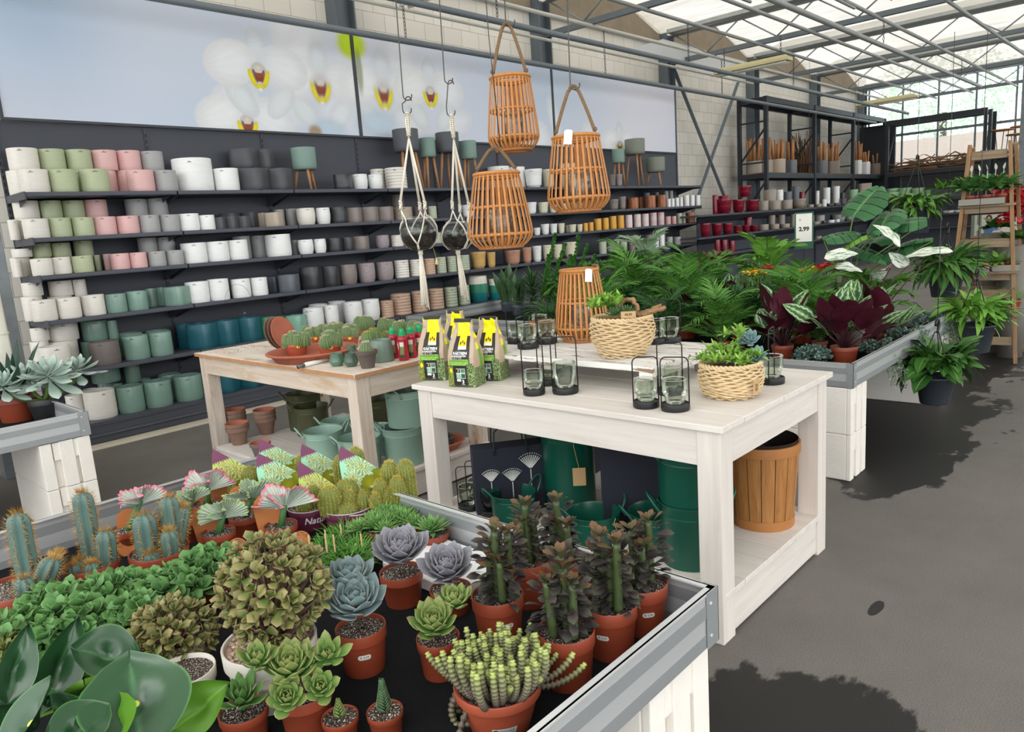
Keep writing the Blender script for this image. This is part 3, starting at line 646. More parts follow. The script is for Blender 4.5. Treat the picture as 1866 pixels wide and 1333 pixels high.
# --- third shelf
row(A_,2,[(202,348,937,c,'cyl'),(343,488,927,c,'cyl'),(485,622,918,g,'cyl'),(748,872,902,p,'cyl'),(874,990,895,p,'cyl'),(1000,1118,888,gr,'cyl'),(1124,1238,880,gr,'cyl'),(1228,1395,830,w,'cyl'),(1391,1545,820,w,'cyl'),(1541,1676,810,w,'cyl')])
row(A_,2,[(84,140,945,c,'cyl'),(622,696,912,g,'cyl'),(697,755,905,p,'cyl')],1)
for xl,xr,yt,cc in ((80,208,870,c),(214,343,832,g),(347,470,830,g),(475,648,815,g),(935,1056,795,gr),(1060,1180,790,gr)):
    stack(A_,2,xl,xr,yt,930,cc)
row(B_,2,[(305,476,772,w,'cyl'),(528,634,808,w,'barrel'),(636,720,803,w,'barrel'),(738,826,797,'black','octo'),(832,906,793,'black','octo'),(908,1006,785,'taupe','octo'),(1058,1150,778,'speckled','barrel'),(1161,1248,777,c,'ribbed'),(1300,1390,775,'blush','ribbed'),(1440,1508,760,'lime','ribbed')])
row(B_,2,[(88,202,785,gr,'cyl'),(205,318,780,gr,'cyl'),(482,528,812,gr,'cyl')],1)
row(D_,2,[(716,764,727,w,'taper'),(764,824,702,w,'taper'),(824,878,700,w,'taper'),(879,929,697,'ivory','taper'),(950,1008,705,'ivory','taper'),(1010,1051,703,'ivory','taper'),(1053,1086,695,'yellow','cyl'),(1088,1124,690,'yellow','cyl'),(1127,1178,665,'yellow','cyl'),(1181,1228,660,'yellow','cyl'),(1231,1280,648,'yellow','cyl'),(1283,1332,643,'yellow','cyl'),(1337,1388,640,'zigpink','cyl'),(1395,1446,635,'zigbeige','cyl'),(1449,1500,632,'zigpink','cyl'),(1504,1554,625,'zigred','cyl'),(1556,1605,623,'zigred','cyl'),(1610,1651,650,'rose','cyl'),(1654,1688,648,'rose','cyl'),(1690,1726,628,'lime','cyl'),(1728,1750,642,'lime','cyl'),(1752,1813,622,'wood-look','cyl')])
row(D_,2,[(931,966,710,'ivory','taper')],1)
# --- fourth shelf
row(A_,3,[(208,387,1222,c,'cyl'),(380,541,1205,c,'cyl'),(550,712,1187,c,'cyl'),(706,858,1180,'teal','cyl'),(854,993,1160,'teal','cyl'),(1124,1268,1130,'teal','octo'),(1257,1414,1097,w,'cyl'),(1408,1547,1078,w,'cyl'),(1567,1694,1078,w,'cyl'),(1698,1811,1068,w,'cyl')])
row(A_,3,[(985,1058,1142,'teal','cyl'),(1062,1125,1134,'teal','octo')],1)
for xl,xr,yt in ((150,274,1100),(330,492,1090),(492,577,1080)):
    stack(A_,3,xl,xr,yt,1195,c)
row(B_,3,[(405,528,1048,'slate','octo'),(552,684,995,'black','octo'),(690,803,990,'black','octo'),(808,930,980,'taupe','barrel'),(934,1054,970,'speckled','barrel'),(1058,1179,962,'speckled','barrel'),(1183,1284,950,c,'ribbed'),(1288,1382,945,c,'ribbed'),(1384,1463,938,'blush','ribbed'),(1466,1538,928,'lime','ribbed'),(1542,1608,922,'lime','ribbed'),(1612,1698,915,'lime','ribbed'),(1703,1811,893,'ochre','taper')])
row(B_,3,[(322,398,1062,'slate','octo')],1)
row(D_,3,[(395,458,895,'ochre','taper'),(517,628,882,'terracotta','taper'),(634,703,862,'terracotta','taper'),(704,771,852,w,'taper'),(774,838,846,'ivory','taper'),(842,912,842,'ivory','taper'),(915,1014,826,'ivory','taper'),(1160,1212,822,'lime','cyl'),(1215,1300,815,'lime','cyl'),(1300,1352,806,'lime','cyl'),(1358,1408,797,'mauve','cyl'),(1412,1472,802,'brown','cyl'),(1476,1526,777,'mauve','cyl'),(1528,1568,775,w,'cyl'),(1570,1607,775,w,'cyl'),(1618,1664,790,gr,'cyl'),(1668,1720,790,gr,'cyl')])
row(D_,3,[(1540,1580,745,gr,'cyl'),(1582,1612,742,gr,'cyl')],1)
# --- fifth shelf
row(E_,4,[(268,463,420,c,'cyl'),(606,798,388,'brown','cyl'),(832,1008,347,'teal','cyl'),(1002,1163,324,'teal','cyl'),(1283,1458,265,'petrol','octo'),(1453,1603,242,'petrol','octo'),(1604,1763,222,'petrol','octo')])
row(E_,4,[(792,960,330,'teal','cyl'),(990,1148,312,'teal','cyl'),(1208,1320,262,'petrol','octo')],1)
for xl,xr,yt,cc in ((326,513,262,c),(208,320,290,c),(552,722,245,'teal'),(724,790,240,'teal')):
    stack(E_,4,xl,xr,yt,382,cc)
row(G_,4,[(692,888,118,'green','cyl')]); row(G_,4,[(880,1018,102,'green','cyl')],1); row(G_,4,[(1013,1208,97,'mint','octo')])
row(B_,4,[(562,703,1278,w,'barrel'),(706,803,1258,w,'barrel'),(834,968,1237,w,'barrel'),(958,1086,1219,w,'barrel'),(1090,1179,1227,'blush','ribbed'),(1158,1297,1182,'blush','ribbed'),(1300,1408,1162,'blush','ribbed'),(1416,1521,1146,'blush','ribbed'),(1524,1614,1136,'lime','ribbed'),(1616,1698,1122,'lime','ribbed')])
row(B_,4,[(600,735,1252,w,'barrel'),(730,860,1232,w,'barrel')],1)
# --- bottom shelf
row(E_,5,[(568,788,728,c,'cyl'),(778,983,698,'teal','cyl'),(968,1157,660,'teal','cyl'),(1178,1363,622,'teal','cyl'),(1440,1605,560,'petrol','octo'),(1608,1770,545,'petrol','octo')])
row(E_,5,[(440,566,752,c,'cyl'),(550,690,715,c,'cyl'),(700,878,680,'teal','cyl'),(882,1078,648,'teal','cyl'),(1068,1232,612,'teal','cyl')],1)
for xl,xr,yt in ((620,800,560),(806,978,545)): 
    stack(E_,5,xl,xr,yt,670,'teal')
# tricolour pots
def tricol(xl,xr,yt,lab):
    cx=(xl+xr)/2; P=at(cx,yt,1,YF+.012); r=(xr-xl)/2*mpp(P); P=at(cx,yt,1,YF+.012+r); h=at(cx,yt,1,YF+.012)[2]-SZ[4]
    n=NT('three colour dip glaze') if 'tri' not in _mats else None
    if n:
        s=n.n('ShaderNodeSeparateXYZ',{0:(n.tc(),0)}); cr=n.ramp((s,2),[(0,'#17767a'),(.36,'#3c8a6c'),(.7,'#e9e4d6')],'CONSTANT'); _mats['tri']=n.finish(cr,.35)
    o=pot_geo('barrel',r,h).build('plant_pot',[_mats['tri'],inkm],loc=(P[0],P[1],SZ[4]+.0005)); tag(o,lab,'pot','pots on the fifth shelf from top of the wall shelving')
tricol(400+1688/3.732,400+1819/3.732,220+1060/3.732,'tall pot dipped in cream, green and turquoise, beside the white macrame fringe')
tricol(400+1826/3.732,400+1905/3.732,220+1078/3.732,'smaller pot dipped in cream, green and turquoise, behind the snake plant')
# planters on wooden legs, top shelf
oakleg=wood('acacia legs','#b5855c','#946540',.5,6,2,None)
def legged(off,xl,xr,yt,yp,ylg,col,hexc,lab,nleg=3):
    ox,oy,s=off; cx=ox+(xl+xr)/2/s; y=YF+.12; P=at(cx,oy+yp/s,1,y); r=(xr-xl)/2/s*mpp(P); Q=at(cx,oy+yt/s,1,y-r*.6); h=Q[2]-P[2]; zl=P[2]-SZ[0]
    t=thing('planter',lab,'planter',(P[0],max(P[1],YF+r*.6),SZ[0]),R.uniform(0,6),'planters on wooden legs'); t.location.y=YF+.19 if h<.5 else P[1]
    m=MB(); m.add(lathe([(.001,zl),(r*.86,zl),(r*.96,zl+.012),(r*.985,zl+.04),(r,zl+h-.004),(r*.985,zl+h),(r*.93,zl+h-.004),(r*.9,zl+.04),(.001,zl+.03)],36)); m.build('bowl',plain('matt '+col,hexc,.6,0,.05,3),t)
    for i in range(nleg):
        a=i*2*PI/nleg+.4; m=MB(); c0,s0=math.cos(a),math.sin(a); r1=min(r*1.05,.165)
        m.add(tube([(r*.62*c0,r*.62*s0,zl+.02),(r1*c0,r1*s0,0)],[.017,.011],10)); m.build('leg',oakleg,t)
legged(B_,528,692,172,330,460,'planter green','#7c968d','sage green planter on wooden legs alone on the top shelf')
legged(B_,1214,1390,45,208,460,'planter charcoal','#54575d','large charcoal planter on wooden legs behind the left macrame hanger')
legged(B_,1392,1503,108,244,460,'planter green','#7c968d','sage green planter on legs between the two charcoal planters')
legged(B_,1504,1663,68,214,460,'planter charcoal','#54575d','large charcoal planter on wooden legs behind the right macrame hanger')
legged(B_,1667,1781,127,257,460,'planter green','#7c968d','sage green planter on legs just left of the hanging lanterns')
legged(D_,1280,1366,185,284,445,'planter green','#7c968d','small sage green planter on legs, left of three at shelf end')
legged(D_,1367,1503,113,227,445,'planter olive','#7f8478','tall olive grey planter on legs, middle of three at shelf end')
legged(D_,1512,1638,240,347,445,'planter olive','#7f8478','low olive grey planter on legs, rightmost on the top shelf')
# price wires with glass drops hanging off the fourth shelf pots
for (px,py),l in (((433,545),'left'),((548,545),'right')):
    P=at(px,py,1,YF-.02); t=thing('wire_garland','thin looped wire with a clear bead hanging over shelf edge, '+l+' of two','garland',P); a=np.linspace(0,1.6*PI,24)
    m=MB(); m.add(tube(np.c_[.12*np.cos(a),.01*np.sin(a*2)-.01,.13*np.sin(a)],.0012,5)); m.build('wire',wire,t)
    e=(.12*math.cos(a[-1]),-.02,.13*math.sin(a[-1])); m=MB(); m.add(lathe([(.0005,-.012),(.01,-.004),(.01,.004),(.0005,.012)],12),T(*e)); m.build('bead',glassmat('clear bead','#dfe6e6',.2),t)

# settle neighbours so that no two pots share space
for it in range(3):
    for i,(o,r,h,s1,r1) in enumerate(POTS):
        for q,rq,hq,s2,r2 in POTS[i+1:]:
            if s1!=s2 or r1!=r2: continue
            if o.location.z+h*.98<q.location.z or q.location.z+hq*.98<o.location.z: continue
            d=math.hypot(o.location.x-q.location.x,o.location.y-q.location.y); need=(r*o.scale.x+rq*q.scale.x)*1.01
            if d<need:
                b_=q if q.location.y>=o.location.y else o; rb=rq if b_ is q else r
                mv=min(need-d, max(0,YB-.02-rb-b_.location.y)); b_.location.y+=mv
                d=math.hypot(o.location.x-q.location.x,o.location.y-q.location.y)
                if d<need:
                    k=max(.88,d/need)
                    for e in (o,q): e.scale.x*=k; e.scale.y*=k
for o,r,h,s1,r1 in POTS:
    o.location.y=min(o.location.y, YB-.02-r*o.scale.x)
# ================================================================== tables and trays
ww=wood('white washed pine','#dcd6cf','#cfc6bd',.6,2.2,1,None,.12,.12)
wwx=wood('white washed pine cross','#dcd6cf','#cdc4bb',.6,2.2,0,None,.1,.12)
wwz=wood('white washed pine upright','#dcd5cd','#cfc6bd',.6,2.2,2,None,.1,.12)
wt=wood('worn pine top','#e2dacf','#cdbba8',.65,2.4,1,'#b08462',.55,.15,True,3.5)
wtx=wood('worn pine apron','#d5c8b9','#bfa992',.6,2.0,1,'#b99a78',.35,.12)
wtop_edge=plain('bare orange pine edge','#b58a66',.6,0,.25,20)
wte=wood('worn pine apron cross','#d3c7ba','#c0ad99',.6,2.0,0,'#b99a78',.3,.12)
wtz=wood('worn pine leg','#d9cec3','#c3b09c',.6,2.0,2,'#a27a58',.3,.12)
edgeo=plain('bare pine edge','#b3835c',.6,0,.25,20)
ink=plain('black marking','#3b3735',.8)
def table(name,label,x0,x1,y0,y1,zt,planks,leg,apron,ov,shelf,mt,ma,mx,mz):
    t=thing(name,label,'table',((x0+x1)/2,(y0+y1)/2,0)); X0,X1,Y0,Y1=x0-(x0+x1)/2,x1-(x0+x1)/2,y0-(y0+y1)/2,y1-(y0+y1)/2
    th=.022; w=(X1-X0)/planks
    for i in range(planks):
        j=R.uniform(-.004,.004); b=MB(); b.add(box(X0+w*i+.0012,X0+w*(i+1)-.0012,Y0+j,Y1+j,zt-th,zt+R.uniform(-.0012,.0008))); o=b.build('top_board',mt,t,smooth=False,bevel=.0025)
    for sx in (0,1):
        for sy in (0,1):
            lx=X0+ov if sx==0 else X1-ov-leg; ly=Y0+ov if sy==0 else Y1-ov-leg
            b=MB(); b.add(box(lx,lx+leg,ly,ly+leg,0,zt-th)); b.build('leg',mz,t,smooth=False,bevel=.003)
    ax0,ax1,ay0,ay1=X0+ov+leg,X1-ov-leg,Y0+ov+leg,Y1-ov-leg; za,zb=zt-th-apron,zt-th-.0005
    for xx in (X0+ov+.006,X1-ov-.028): b=MB(); b.add(box(xx,xx+.022,ay0,ay1,za,zb)); b.build('apron',ma,t,smooth=False,bevel=.0015)
    for yy in (Y0+ov+.006,Y1-ov-.028): b=MB(); b.add(box(ax0,ax1,yy,yy+.022,za,zb)); b.build('apron',mx,t,smooth=False,bevel=.0015)
    sx0,sx1,sy0,sy1,zs,k=shelf; cx,cy=(x0+x1)/2,(y0+y1)/2; sx0-=cx; sx1-=cx; sy0-=cy; sy1-=cy; w=(sx1-sx0)/k
    for i in range(k):
        b=MB(); b.add(box(sx0+w*i+.002,sx0+w*(i+1)-.002,sy0,sy1,zs-.022,zs+R.uniform(-.001,.001))); b.build('shelf_board',mt if mt is ww else ww,t,smooth=False,bevel=.002)
    for (a,b_,c_,d) in ((sx0+.01,sx0+.03,sy0+.02,sy1-.02),(sx1-.03,sx1-.01,sy0+.02,sy1-.02)): b=MB(); b.add(box(a,b_,c_,d,.012,zs-.0225)); b.build('kick_board',ww,t,smooth=False,bevel=.0015)
    for (a,b_,c_,d) in ((sx0+.031,sx1-.031,sy0+.01,sy0+.03),(sx0+.031,sx1-.031,sy1-.03,sy1-.01)): b=MB(); b.add(box(a,b_,c_,d,.012,zs-.0225)); b.build('kick_board',wwx,t,smooth=False,bevel=.0015)
    return t
T2=table('display_table','white washed wooden display table with lanterns, soil bags and baskets on top',2.066,3.02,1.058,2.575,.765,6,.085,.125,.018,(2.10,2.975,1.075,2.56,.176,6),ww,ww,wwx,wwz)
T1=table('display_table','worn wooden display table carrying potted cacti and clay saucers by the shelving',2.105,3.05,3.07,4.87,.76,5,.085,.115,.02,(2.04,3.03,3.075,4.60,.17,6),wt,wtx,wte,wtz)
for a_ in ((2.1035,2.1049,3.075,4.865),(2.11,3.045,3.0665,3.0679)):
    b=MB(); b.add(box(a_[0]-2.5775,a_[1]-2.5775,a_[2]-3.97,a_[3]-3.97,.739,.7585)); b.build('edge_strip',edgeo,T1,smooth=False)
# crumbs of soil left on the worn table
soil=plain('dark potting soil','#2b211b',.95,0,.4,60,.6,160)
rr=random.Random(4); b=MB(); Ms=[]
for i in range(90):
    P=at(370+rr.gauss(45,28),632+rr.gauss(4,5),2,.761)
    if 2.12<P[0]<3 and 3.1<P[1]<4.85: Ms.append(T(P[0],P[1],.7615)@Sc(rr.uniform(.3,1.2)))
b.many(lathe([(.0003,-.002),(.003,0),(.0003,.002)],5),Ms); o=b.build('soil_crumbs',soil); tag(o,'crumbs of soil scattered on the bare corner of the worn table','soil'); stuff(o)
# ------------------------------------------------ metal trays on white building blocks
alu=plain('milled aluminium','#c3c6c7',.36,.45,.06,3); alud=plain('brushed aluminium band','#9ca0a2',.42,.45,.06,3); alum=plain('pale aluminium band','#d5d7d7',.3,.4,.05,3)
mat_=plain('black capillary mat','#141517',.95,0,.3,30,.5,220,0,.15)
block=plain('rough aerated block','#e6e1d8',.9,0,.08,7,.6,45); groove=plain('block groove','#cfc8bd',.9,0,.15,12,.6,60)
def tray(label,x0,x1,y0,y1,z0=.503,z1=.628,group=None):
    t=thing('plant_tray',label,'tray',((x0+x1)/2,(y0+y1)/2,z0)); w,d=(x1-x0)/2,(y1-y0)/2; h=z1-z0; e=.004
    def wall(ax,s):
        b=MB(); L=(d if ax==0 else w); p=(w if ax==0 else d)*s
        def pc(za,zb,off,mi,ins=0):
            a0,a1=sorted((p-s*e*1.0,p+s*off)); 
            b.add(box(a0,a1,-L+ins,L-ins,za,zb) if ax==0 else box(-L+ins,L-ins,a0,a1,za,zb),mi=mi)
        pc(0,h*.25,.001,2); pc(h*.25,h*.56,.0,1); pc(h*.56,h*.8,.002,2); pc(h*.8,h,.0005,1); 
        a0,a1=sorted((p-s*.016,p+s*.003)); b.add(box(a0,a1,-L,L,h-.004,h) if ax==0 else box(-L,L,a0,a1,h-.004,h),mi=0)
        b.build('side_panel',[alum,alu,alud],t,smooth=False)
    for ax in (0,1):
        for s in (-1,1): wall(ax,s)
    for sx in (-1,1):
        for sy in (-1,1):
            b=MB(); b.add(box(*sorted((sx*(w+.0045),sx*(w-.045))),*sorted((sy*(d+.0045),sy*(d+.0025))),-.002,h+.001)); b.add(box(*sorted((sx*(w+.0045),sx*(w+.0025))),*sorted((sy*(d+.0045),sy*(d-.03))),-.002,h+.001))
            for zz in (h*.2,h*.8): b.add(lathe([(.004,0),(.004,.002),(.001,.003)],8),T(sx*(w-.03),sy*(d+.0045),zz)@Rx(-sy*PI/2),mi=1)
            b.build('corner_plate',[alud,alum],t,smooth=False)
    b=MB(); b.add(box(-w+.005,w-.005,-d+.005,d-.005,0,.008)); b.build('mat',mat_,t,smooth=False); return t
ZM=.5115
TN=tray('near metal plant tray full of potted succulents and cacti',-.75,1.362,.722,2.62)
TL=tray('metal plant tray at left edge holding agave and pale rosettes',-1.2,1.245,4.30,5.75)
TR=tray('metal plant tray of calatheas and palms right of the white table',3.862,5.95,1.255,3.75)
TB=tray('far metal plant tray with snake plants before the shelving',4.75,6.6,4.0,5.9)
def blk(label,x,y,along,z,grp,L=.60,D=.24,H=.249):
    'one aerated block; along = axis of its length'
    t=thing('building_block',label,'block',(x,y,z),0 if along=='x' else PI/2,grp); b=MB()
    b.add(box(-L/2+.022,L/2-.022,-D/2,D/2,0.0005,H)); b.build('body',block,t,smooth=False,bevel=.006)
    for s in (-1,1):
        b=MB(); 
        for (y0,y1) in ((-D/2,-D/2+.065),(-.038,.03),(D/2-.055,D/2)): b.add(box(*sorted((s*(L/2-.0225),s*L/2)),y0,y1,.001,H-.001))
        b.add(box(*sorted((s*(L/2-.0225),s*(L/2-.006))),-.06,.06,H*.60,H-.004)); b.build('tongue',block,t,smooth=False,bevel=.003)
    return t
gb='white blocks carrying the plant trays'
blk('white block under the near tray corner, lower of the stack',1.238,1.04,'y',0,gb); blk('white block under the near tray corner, upper of the stack',1.238,1.04,'y',.2495,gb)
blk('white block behind the near tray, lower',1.238,2.30,'y',0,gb); blk('white block behind the near tray, upper',1.238,2.30,'y',.2495,gb)
blk('white block under the left tray, lower one showing its grooves',1.12,4.605,'y',0,gb); blk('white block under the left tray, upper one showing its grooves',1.12,4.605,'y',.2495,gb)
blk('white block at the right tray corner, lower of the stack',3.98,1.56,'y',0,gb); blk('white block at the right tray corner, upper of the stack',3.98,1.56,'y',.2495,gb)
blk('white block at the right tray far end, lower of stack',5.8,1.56,'y',0,gb); blk('white block at the right tray far end, upper of stack',5.8,1.56,'y',.2495,gb)
blk('white block beside the round green basket wood, lower inner row',3.98,2.22,'y',0,gb); blk('white block behind the white table, upper inner row',3.98,2.22,'y',.2495,gb)
blk('white block under the far tray, lower',5.0,4.4,'y',0,gb); blk('white block under the far tray, upper',5.0,4.4,'y',.2495,gb)
blk('white block at the far tray end, lower',6.3,4.4,'y',0,gb); blk('white block at the far tray end, upper',6.3,4.4,'y',.2495,gb)
# pale cube at the left edge
P=at(20,640,0,1.15); cb=plain('cream corrugated plastic','#dcd9cb',.7,0,.06,30,.3,25)
t=thing('planter_box','tall cream fibre planter box cut by the left edge','planter',(1.07,5.58,ZM)); hz=zat((1.07,5.58,0),5,520)-ZM
b=MB(); b.add(lathe([(.001,0),(.155,0),(.16,hz*.5),(.155,hz-.01),(.15,hz),(.14,hz),(.138,hz*.1),(.001,hz*.1)],40,6)); b.build('body',cb,t,auto=35); b=MB(); b.add(lathe([(.1615,hz*.62),(.163,hz*.63),(.1615,hz*.64)],40,6)); b.build('seam',cb,t)
# ================================================================== near tray: succulents and cacti
redp=plain('brick red plastic','#8f4029',.45,0,.06,5); terra=plain('terracotta plastic','#a14c33',.5,0,.08,6); whp=plain('stone white plastic','#d9d4c8',.5,0,.04,4)
blackp=plain('black plastic','#232426',.45,0,.1,5); purp=plain('plum printed pot','#6b2f46',.35,0,.06,4)
grit=plain('potting mix with white grit','#33251d',.95,0,.5,90,.8,150)
n=NT('gritty soil'); v=n.n('ShaderNodeTexVoronoi',{'Vector':(n.tc(),3),'Scale':150}); c=n.mix((n.ramp(n.noise(300,2),[(.57,'#000000'),(.62,'#ffffff')]),0),n.mix((v,0),'#1c1410','#4a382c'),'#d8d0c4'); gritm=n.finish(c,.95,0,((v,0),.8,.004))
n=NT('pumice gravel'); v=n.n('ShaderNodeTexVoronoi',{'Vector':(n.tc(),3),'Scale':1}); gravm=plain('pumice gravel stone','#b39a86',.9,0,.2,30,.5,120,isl=.35)
n=None
stk=plain('white sticker','#e9e9e6',.5)
def nprof(r,h,band=.28,taper=.78):
    zb=h*(1-band)
    return [(.0005,0),(r*taper,0),(r*(taper+.02),.003),(r*.93,zb),(r*.985,zb+.002),(r,h-.002),(r*.985,h),(r*.95,h-.001),(r*.93,h*.85),(.0005,h*.84)]
def nursery(name,label,cat,P,r,h,mat,group=None,soilm=None,band=.28,taper=.78,rz=None):
    if abs(P[2]-ZM)<1e-3 and P[1]<3.2 and P[0]<1.9: P[0]=min(P[0],1.354-r); P[1]=min(P[1],2.612-r)
    t=thing(name,label,cat,(P[0],P[1],P[2]),0,group); b=MB(); b.add(lathe(nprof(r,h,band,taper),40)); b.build('pot',mat,t,auto=50)
    rr=random.Random(label); b=MB(); k=12
    rad=np.linspace(.001,r*.945,6); a=np.arange(28)/28*2*PI; V=np.array([[q*math.cos(x),q*math.sin(x),h*.90+(rr.uniform(-.003,.004) if q<r*.9 else 0)] for q in rad for x in a]); b.add((V,[grid_faces(6,28,True)],None)); b.build('soil',soilm or gritm,t)
    return t
def sticker(t,r,h,P,txt,da=0,w=.027,zf=.52,taper=.78):
    'octagonal price sticker on the pot, facing the aisle'
    a=math.atan2(-P[1],-P[0])+da; hh=w*.42; c=w*.12; zc=h*zf; rr_=r*(taper+(.93-taper)*zf/.72)*1.004; tp=r*(.93-taper)/(h*.72)
    q=poly([(-w/2+c,-hh/2),(w/2-c,-hh/2),(w/2,-hh/2+c),(w/2,hh/2-c),(w/2-c,hh/2),(-w/2+c,hh/2),(-w/2,hh/2-c),(-w/2,-hh/2+c)])
    # fine strip so the sticker follows the curve
    b=MB(); xs=np.linspace(-w/2,w/2,9); V=[]; 
    for x in xs:
        y=hh/2-max(0,abs(x)-(w/2-c)); V+=[(x,-y,0),(x,y,0)]
    g=(np.array(V,float),[grid_faces(9,2)],None); g=wrap(g,rr_,a,.0006,tp); g[0][:,2]+=zc; b.add(g)
    tx=text_geo(txt,hh*.62); tx=wrap(tx,rr_,a,.0011,tp); tx[0][:,2]+=zc; b.add(tx,mi=1)
    b.build('price_sticker',[stk,ink],t,smooth=False)

# ---------- tall leafy euphorbias
eup_d=leafmat('euphorbia leaf dark','#282526','#483d40',.42,None,isl=.3,tip='#4d5040',rib='#3a3a30'); eup_t=leafmat('euphorbia leaf young','#4d5233','#655038',.42,tip='#7a4a36'); eup_s=plain('euphorbia stem','#3c4a26',.5,0,.35,30)
def euphorbia(label,P,r,h,stems,price=None,grp='dark leafy euphorbias in red pots',da=0):
    t=nursery('euphorbia',label,'succulent',P,r,h,redp,grp); rr=random.Random(label); Lf=flat_leaf(.042,.021,'ob',5,2,.6,.15); D=MB(); Y=MB(); S=MB()
    for (dx,dy,hh) in stems:
        z0=h*.9; seg=max(8,int(hh/.0095)); lean=rr.uniform(0,6.3); la=rr.uniform(.0,.07); a0=rr.uniform(0,6.3)
        pts=[(dx+math.cos(lean)*la*k/seg*hh,dy+math.sin(lean)*la*k/seg*hh,z0+hh*k/seg) for k in range(seg+1)]
        g=tube(pts,[.0105*(1-.2*k/seg) for k in range(seg+1)],9); S.add(g)
        md,my=[],[]
        for k in range(1,seg+1):
            p=pts[k]; f=k/seg
            for j in range(3):
                if rr.random()<(.03 if f>.12 else .3): continue
                a=a0+j*2*PI/3+rr.uniform(-.28,.28)+.25*math.sin(k*.4); el=math.radians(rr.uniform(-18,28)+f*f*45); s=rr.uniform(.75,1.15)*(1 if f<.9 else .8)
                M=T(p[0]+.011*math.cos(a),p[1]+.011*math.sin(a),p[2])@Rz(a)@Ry(-el)@Rx(rr.uniform(-.5,.5))@Sc(s); (my if (f>.88 and rr.random()<.7) else md).append(M)
        for q in range(7):
            a=q*2.4; md_=T(*pts[-1])@Rz(a)@Ry(-rr.uniform(.9,1.35))@Sc(rr.uniform(.5,.85)); my.append(md_)
        D.many(Lf,md); Y.many(Lf,my)
    S.build('stem',eup_s,t); D.build('foliage',eup_d,t); Y.build('tip_leaves',eup_t,t)
    if price: sticker(t,r,h,P,price,da)
    return t
def eup(label,px,py,tops,price=None,r=.0585,h=.115,da=0):
    P=stand(px,py,ZM,r*.78); top=P+np.array([0,0,h]); st=[]
    for (tx,ty,dd) in tops:
        Q=onvert(np.array([P[0],P[1],0])+hdir(P)*dd,tx,ty); off=Q-P; o2=off[:2]*.62; 
        L=np.linalg.norm(o2); o2=o2*min(1,.03/max(L,1e-6)); st.append((o2[0]+hdir(P)[0]*dd*.5,o2[1]+hdir(P)[1]*dd*.5,max(.08,off[2]-h*.9-.03)))
    return euphorbia(label,P,r,h,st,price,da=da)
eup('dark euphorbia in the front red pot beside the stringy crassula',1038,1264,[(1018,985,.02),(988,1035,-.01),(1046,1040,-.02),(1030,1010,0)],None)
eup('dark euphorbia in red pot, second along the metal tray edge',1116,1208,[(1085,955,.01),(1130,965,-.02),(1060,985,.02),(1108,990,0)],'€ 3,99',da=-.35)
eup('dark euphorbia in red pot at the tray corner by the white table',1194,1146,[(1168,930,.0),(1212,915,.01),(1190,960,-.02)],'€ 3,99',da=.25)
eup('dark euphorbia in red pot right of the grey rosettes',914,1186,[(900,945,0),(936,950,.0),(880,975,.02),(915,1000,-.02)],'€ 3,99',da=.35)
eup('dark euphorbia in the back row, left of two by the bags',966,1112,[(962,900,.0),(985,930,.01),(945,930,0)])
eup('dark euphorbia in the back row, tallest behind the others',1036,1098,[(1035,885,0),(1012,930,.01),(1060,930,-.02)])

# ---------- stringy crassula in a terracotta bowl
def beadmat():
    n=NT('stacked bead leaves'); s=n.n('ShaderNodeSeparateXYZ',{0:n.n('ShaderNodeUVMap')}); c=n.ramp((s,1),[(0,'#584a42'),(.5,'#655f4c'),(.84,'#7d8352'),(.95,'#9aa85a'),(1,'#b4c268')]); st=n.math('PINGPONG',n.math('MULTIPLY',(s,1),13),.5)
    c2=n.mix(n.n('ShaderNodeMapRange',{0:st,1:0,2:.16,3:.75,4:0}),c,'#4a3a38'); return n.finish(c2,.5)
bead=beadmat()
P=stand(915,1350,ZM,.045); t=thing('stringy_crassula','terracotta bowl of stringy bead-leaved crassula spilling over the left rim','succulent',P,0)
bw=.079; bh=.092; m=MB(); m.add(lathe([(.001,0),(bw*.66,0),(bw*.7,.004),(bw*.86,bh*.5),(bw*.93,bh*.78),(bw*1.02,bh*.8),(bw*1.04,bh-.003),(bw*1.02,bh),(bw*.95,bh-.002),(bw*.9,bh*.8),(.001,bh*.8)],44)); m.build('bowl',terra,t,auto=50)
m=MB(); m.add(lathe([(.001,bh*.86),(bw*.93,bh*.84)],24)); m.build('soil',gritm,t)
rr=random.Random(11); m=MB()
for k in range(150):
    f=k/150; az=k*2.39996+rr.uniform(-.3,.3); r0=bw*.75*math.sqrt(f)*rr.uniform(.5,1); L=rr.uniform(.06,.10)*(.85+.5*f); n_=52
    droop=1 if (f>.8 and -CR[0]*math.cos(az)-CR[1]*math.sin(az)>.72) else 0
    el=math.radians(80-100*f**.9+rr.uniform(-15,15)); pts=[]
    if not droop and -HV[0]*math.cos(az)-HV[1]*math.sin(az)>.2: el=max(el,math.radians(30))
    p=np.array([r0*math.cos(az),r0*math.sin(az),bh*.82]); L=L*(1.45 if droop else 1)
    for i in range(n_+1):
        pts.append(p.copy()); e=el-(2.6*droop*(i/n_)**1.0)+(1.5*(i/n_)*(.2 if f<.4 else .8) if not droop else 0); p=p+L/n_*np.array([math.cos(az)*math.cos(e),math.sin(az)*math.cos(e),math.sin(e)])
    rad=[(.0056+.0021*math.cos(i/n_*13*2*2*PI*.5*2/2))*(1.05-.25*abs(i/n_-.5)) for i in range(n_+1)]; rad[-1]=.002; m.add(tube(pts,rad,7))
m.build('bead_stems',bead,t)
q=MB(); g=rect(-.021,.021,-.013,.013,0,6,1); a=math.atan2(-P[1],-P[0])+.1; zc=.03; g=wrap(g,bw*.80,a,.001,.5); g[0][:,2]+=zc; q.add(g)
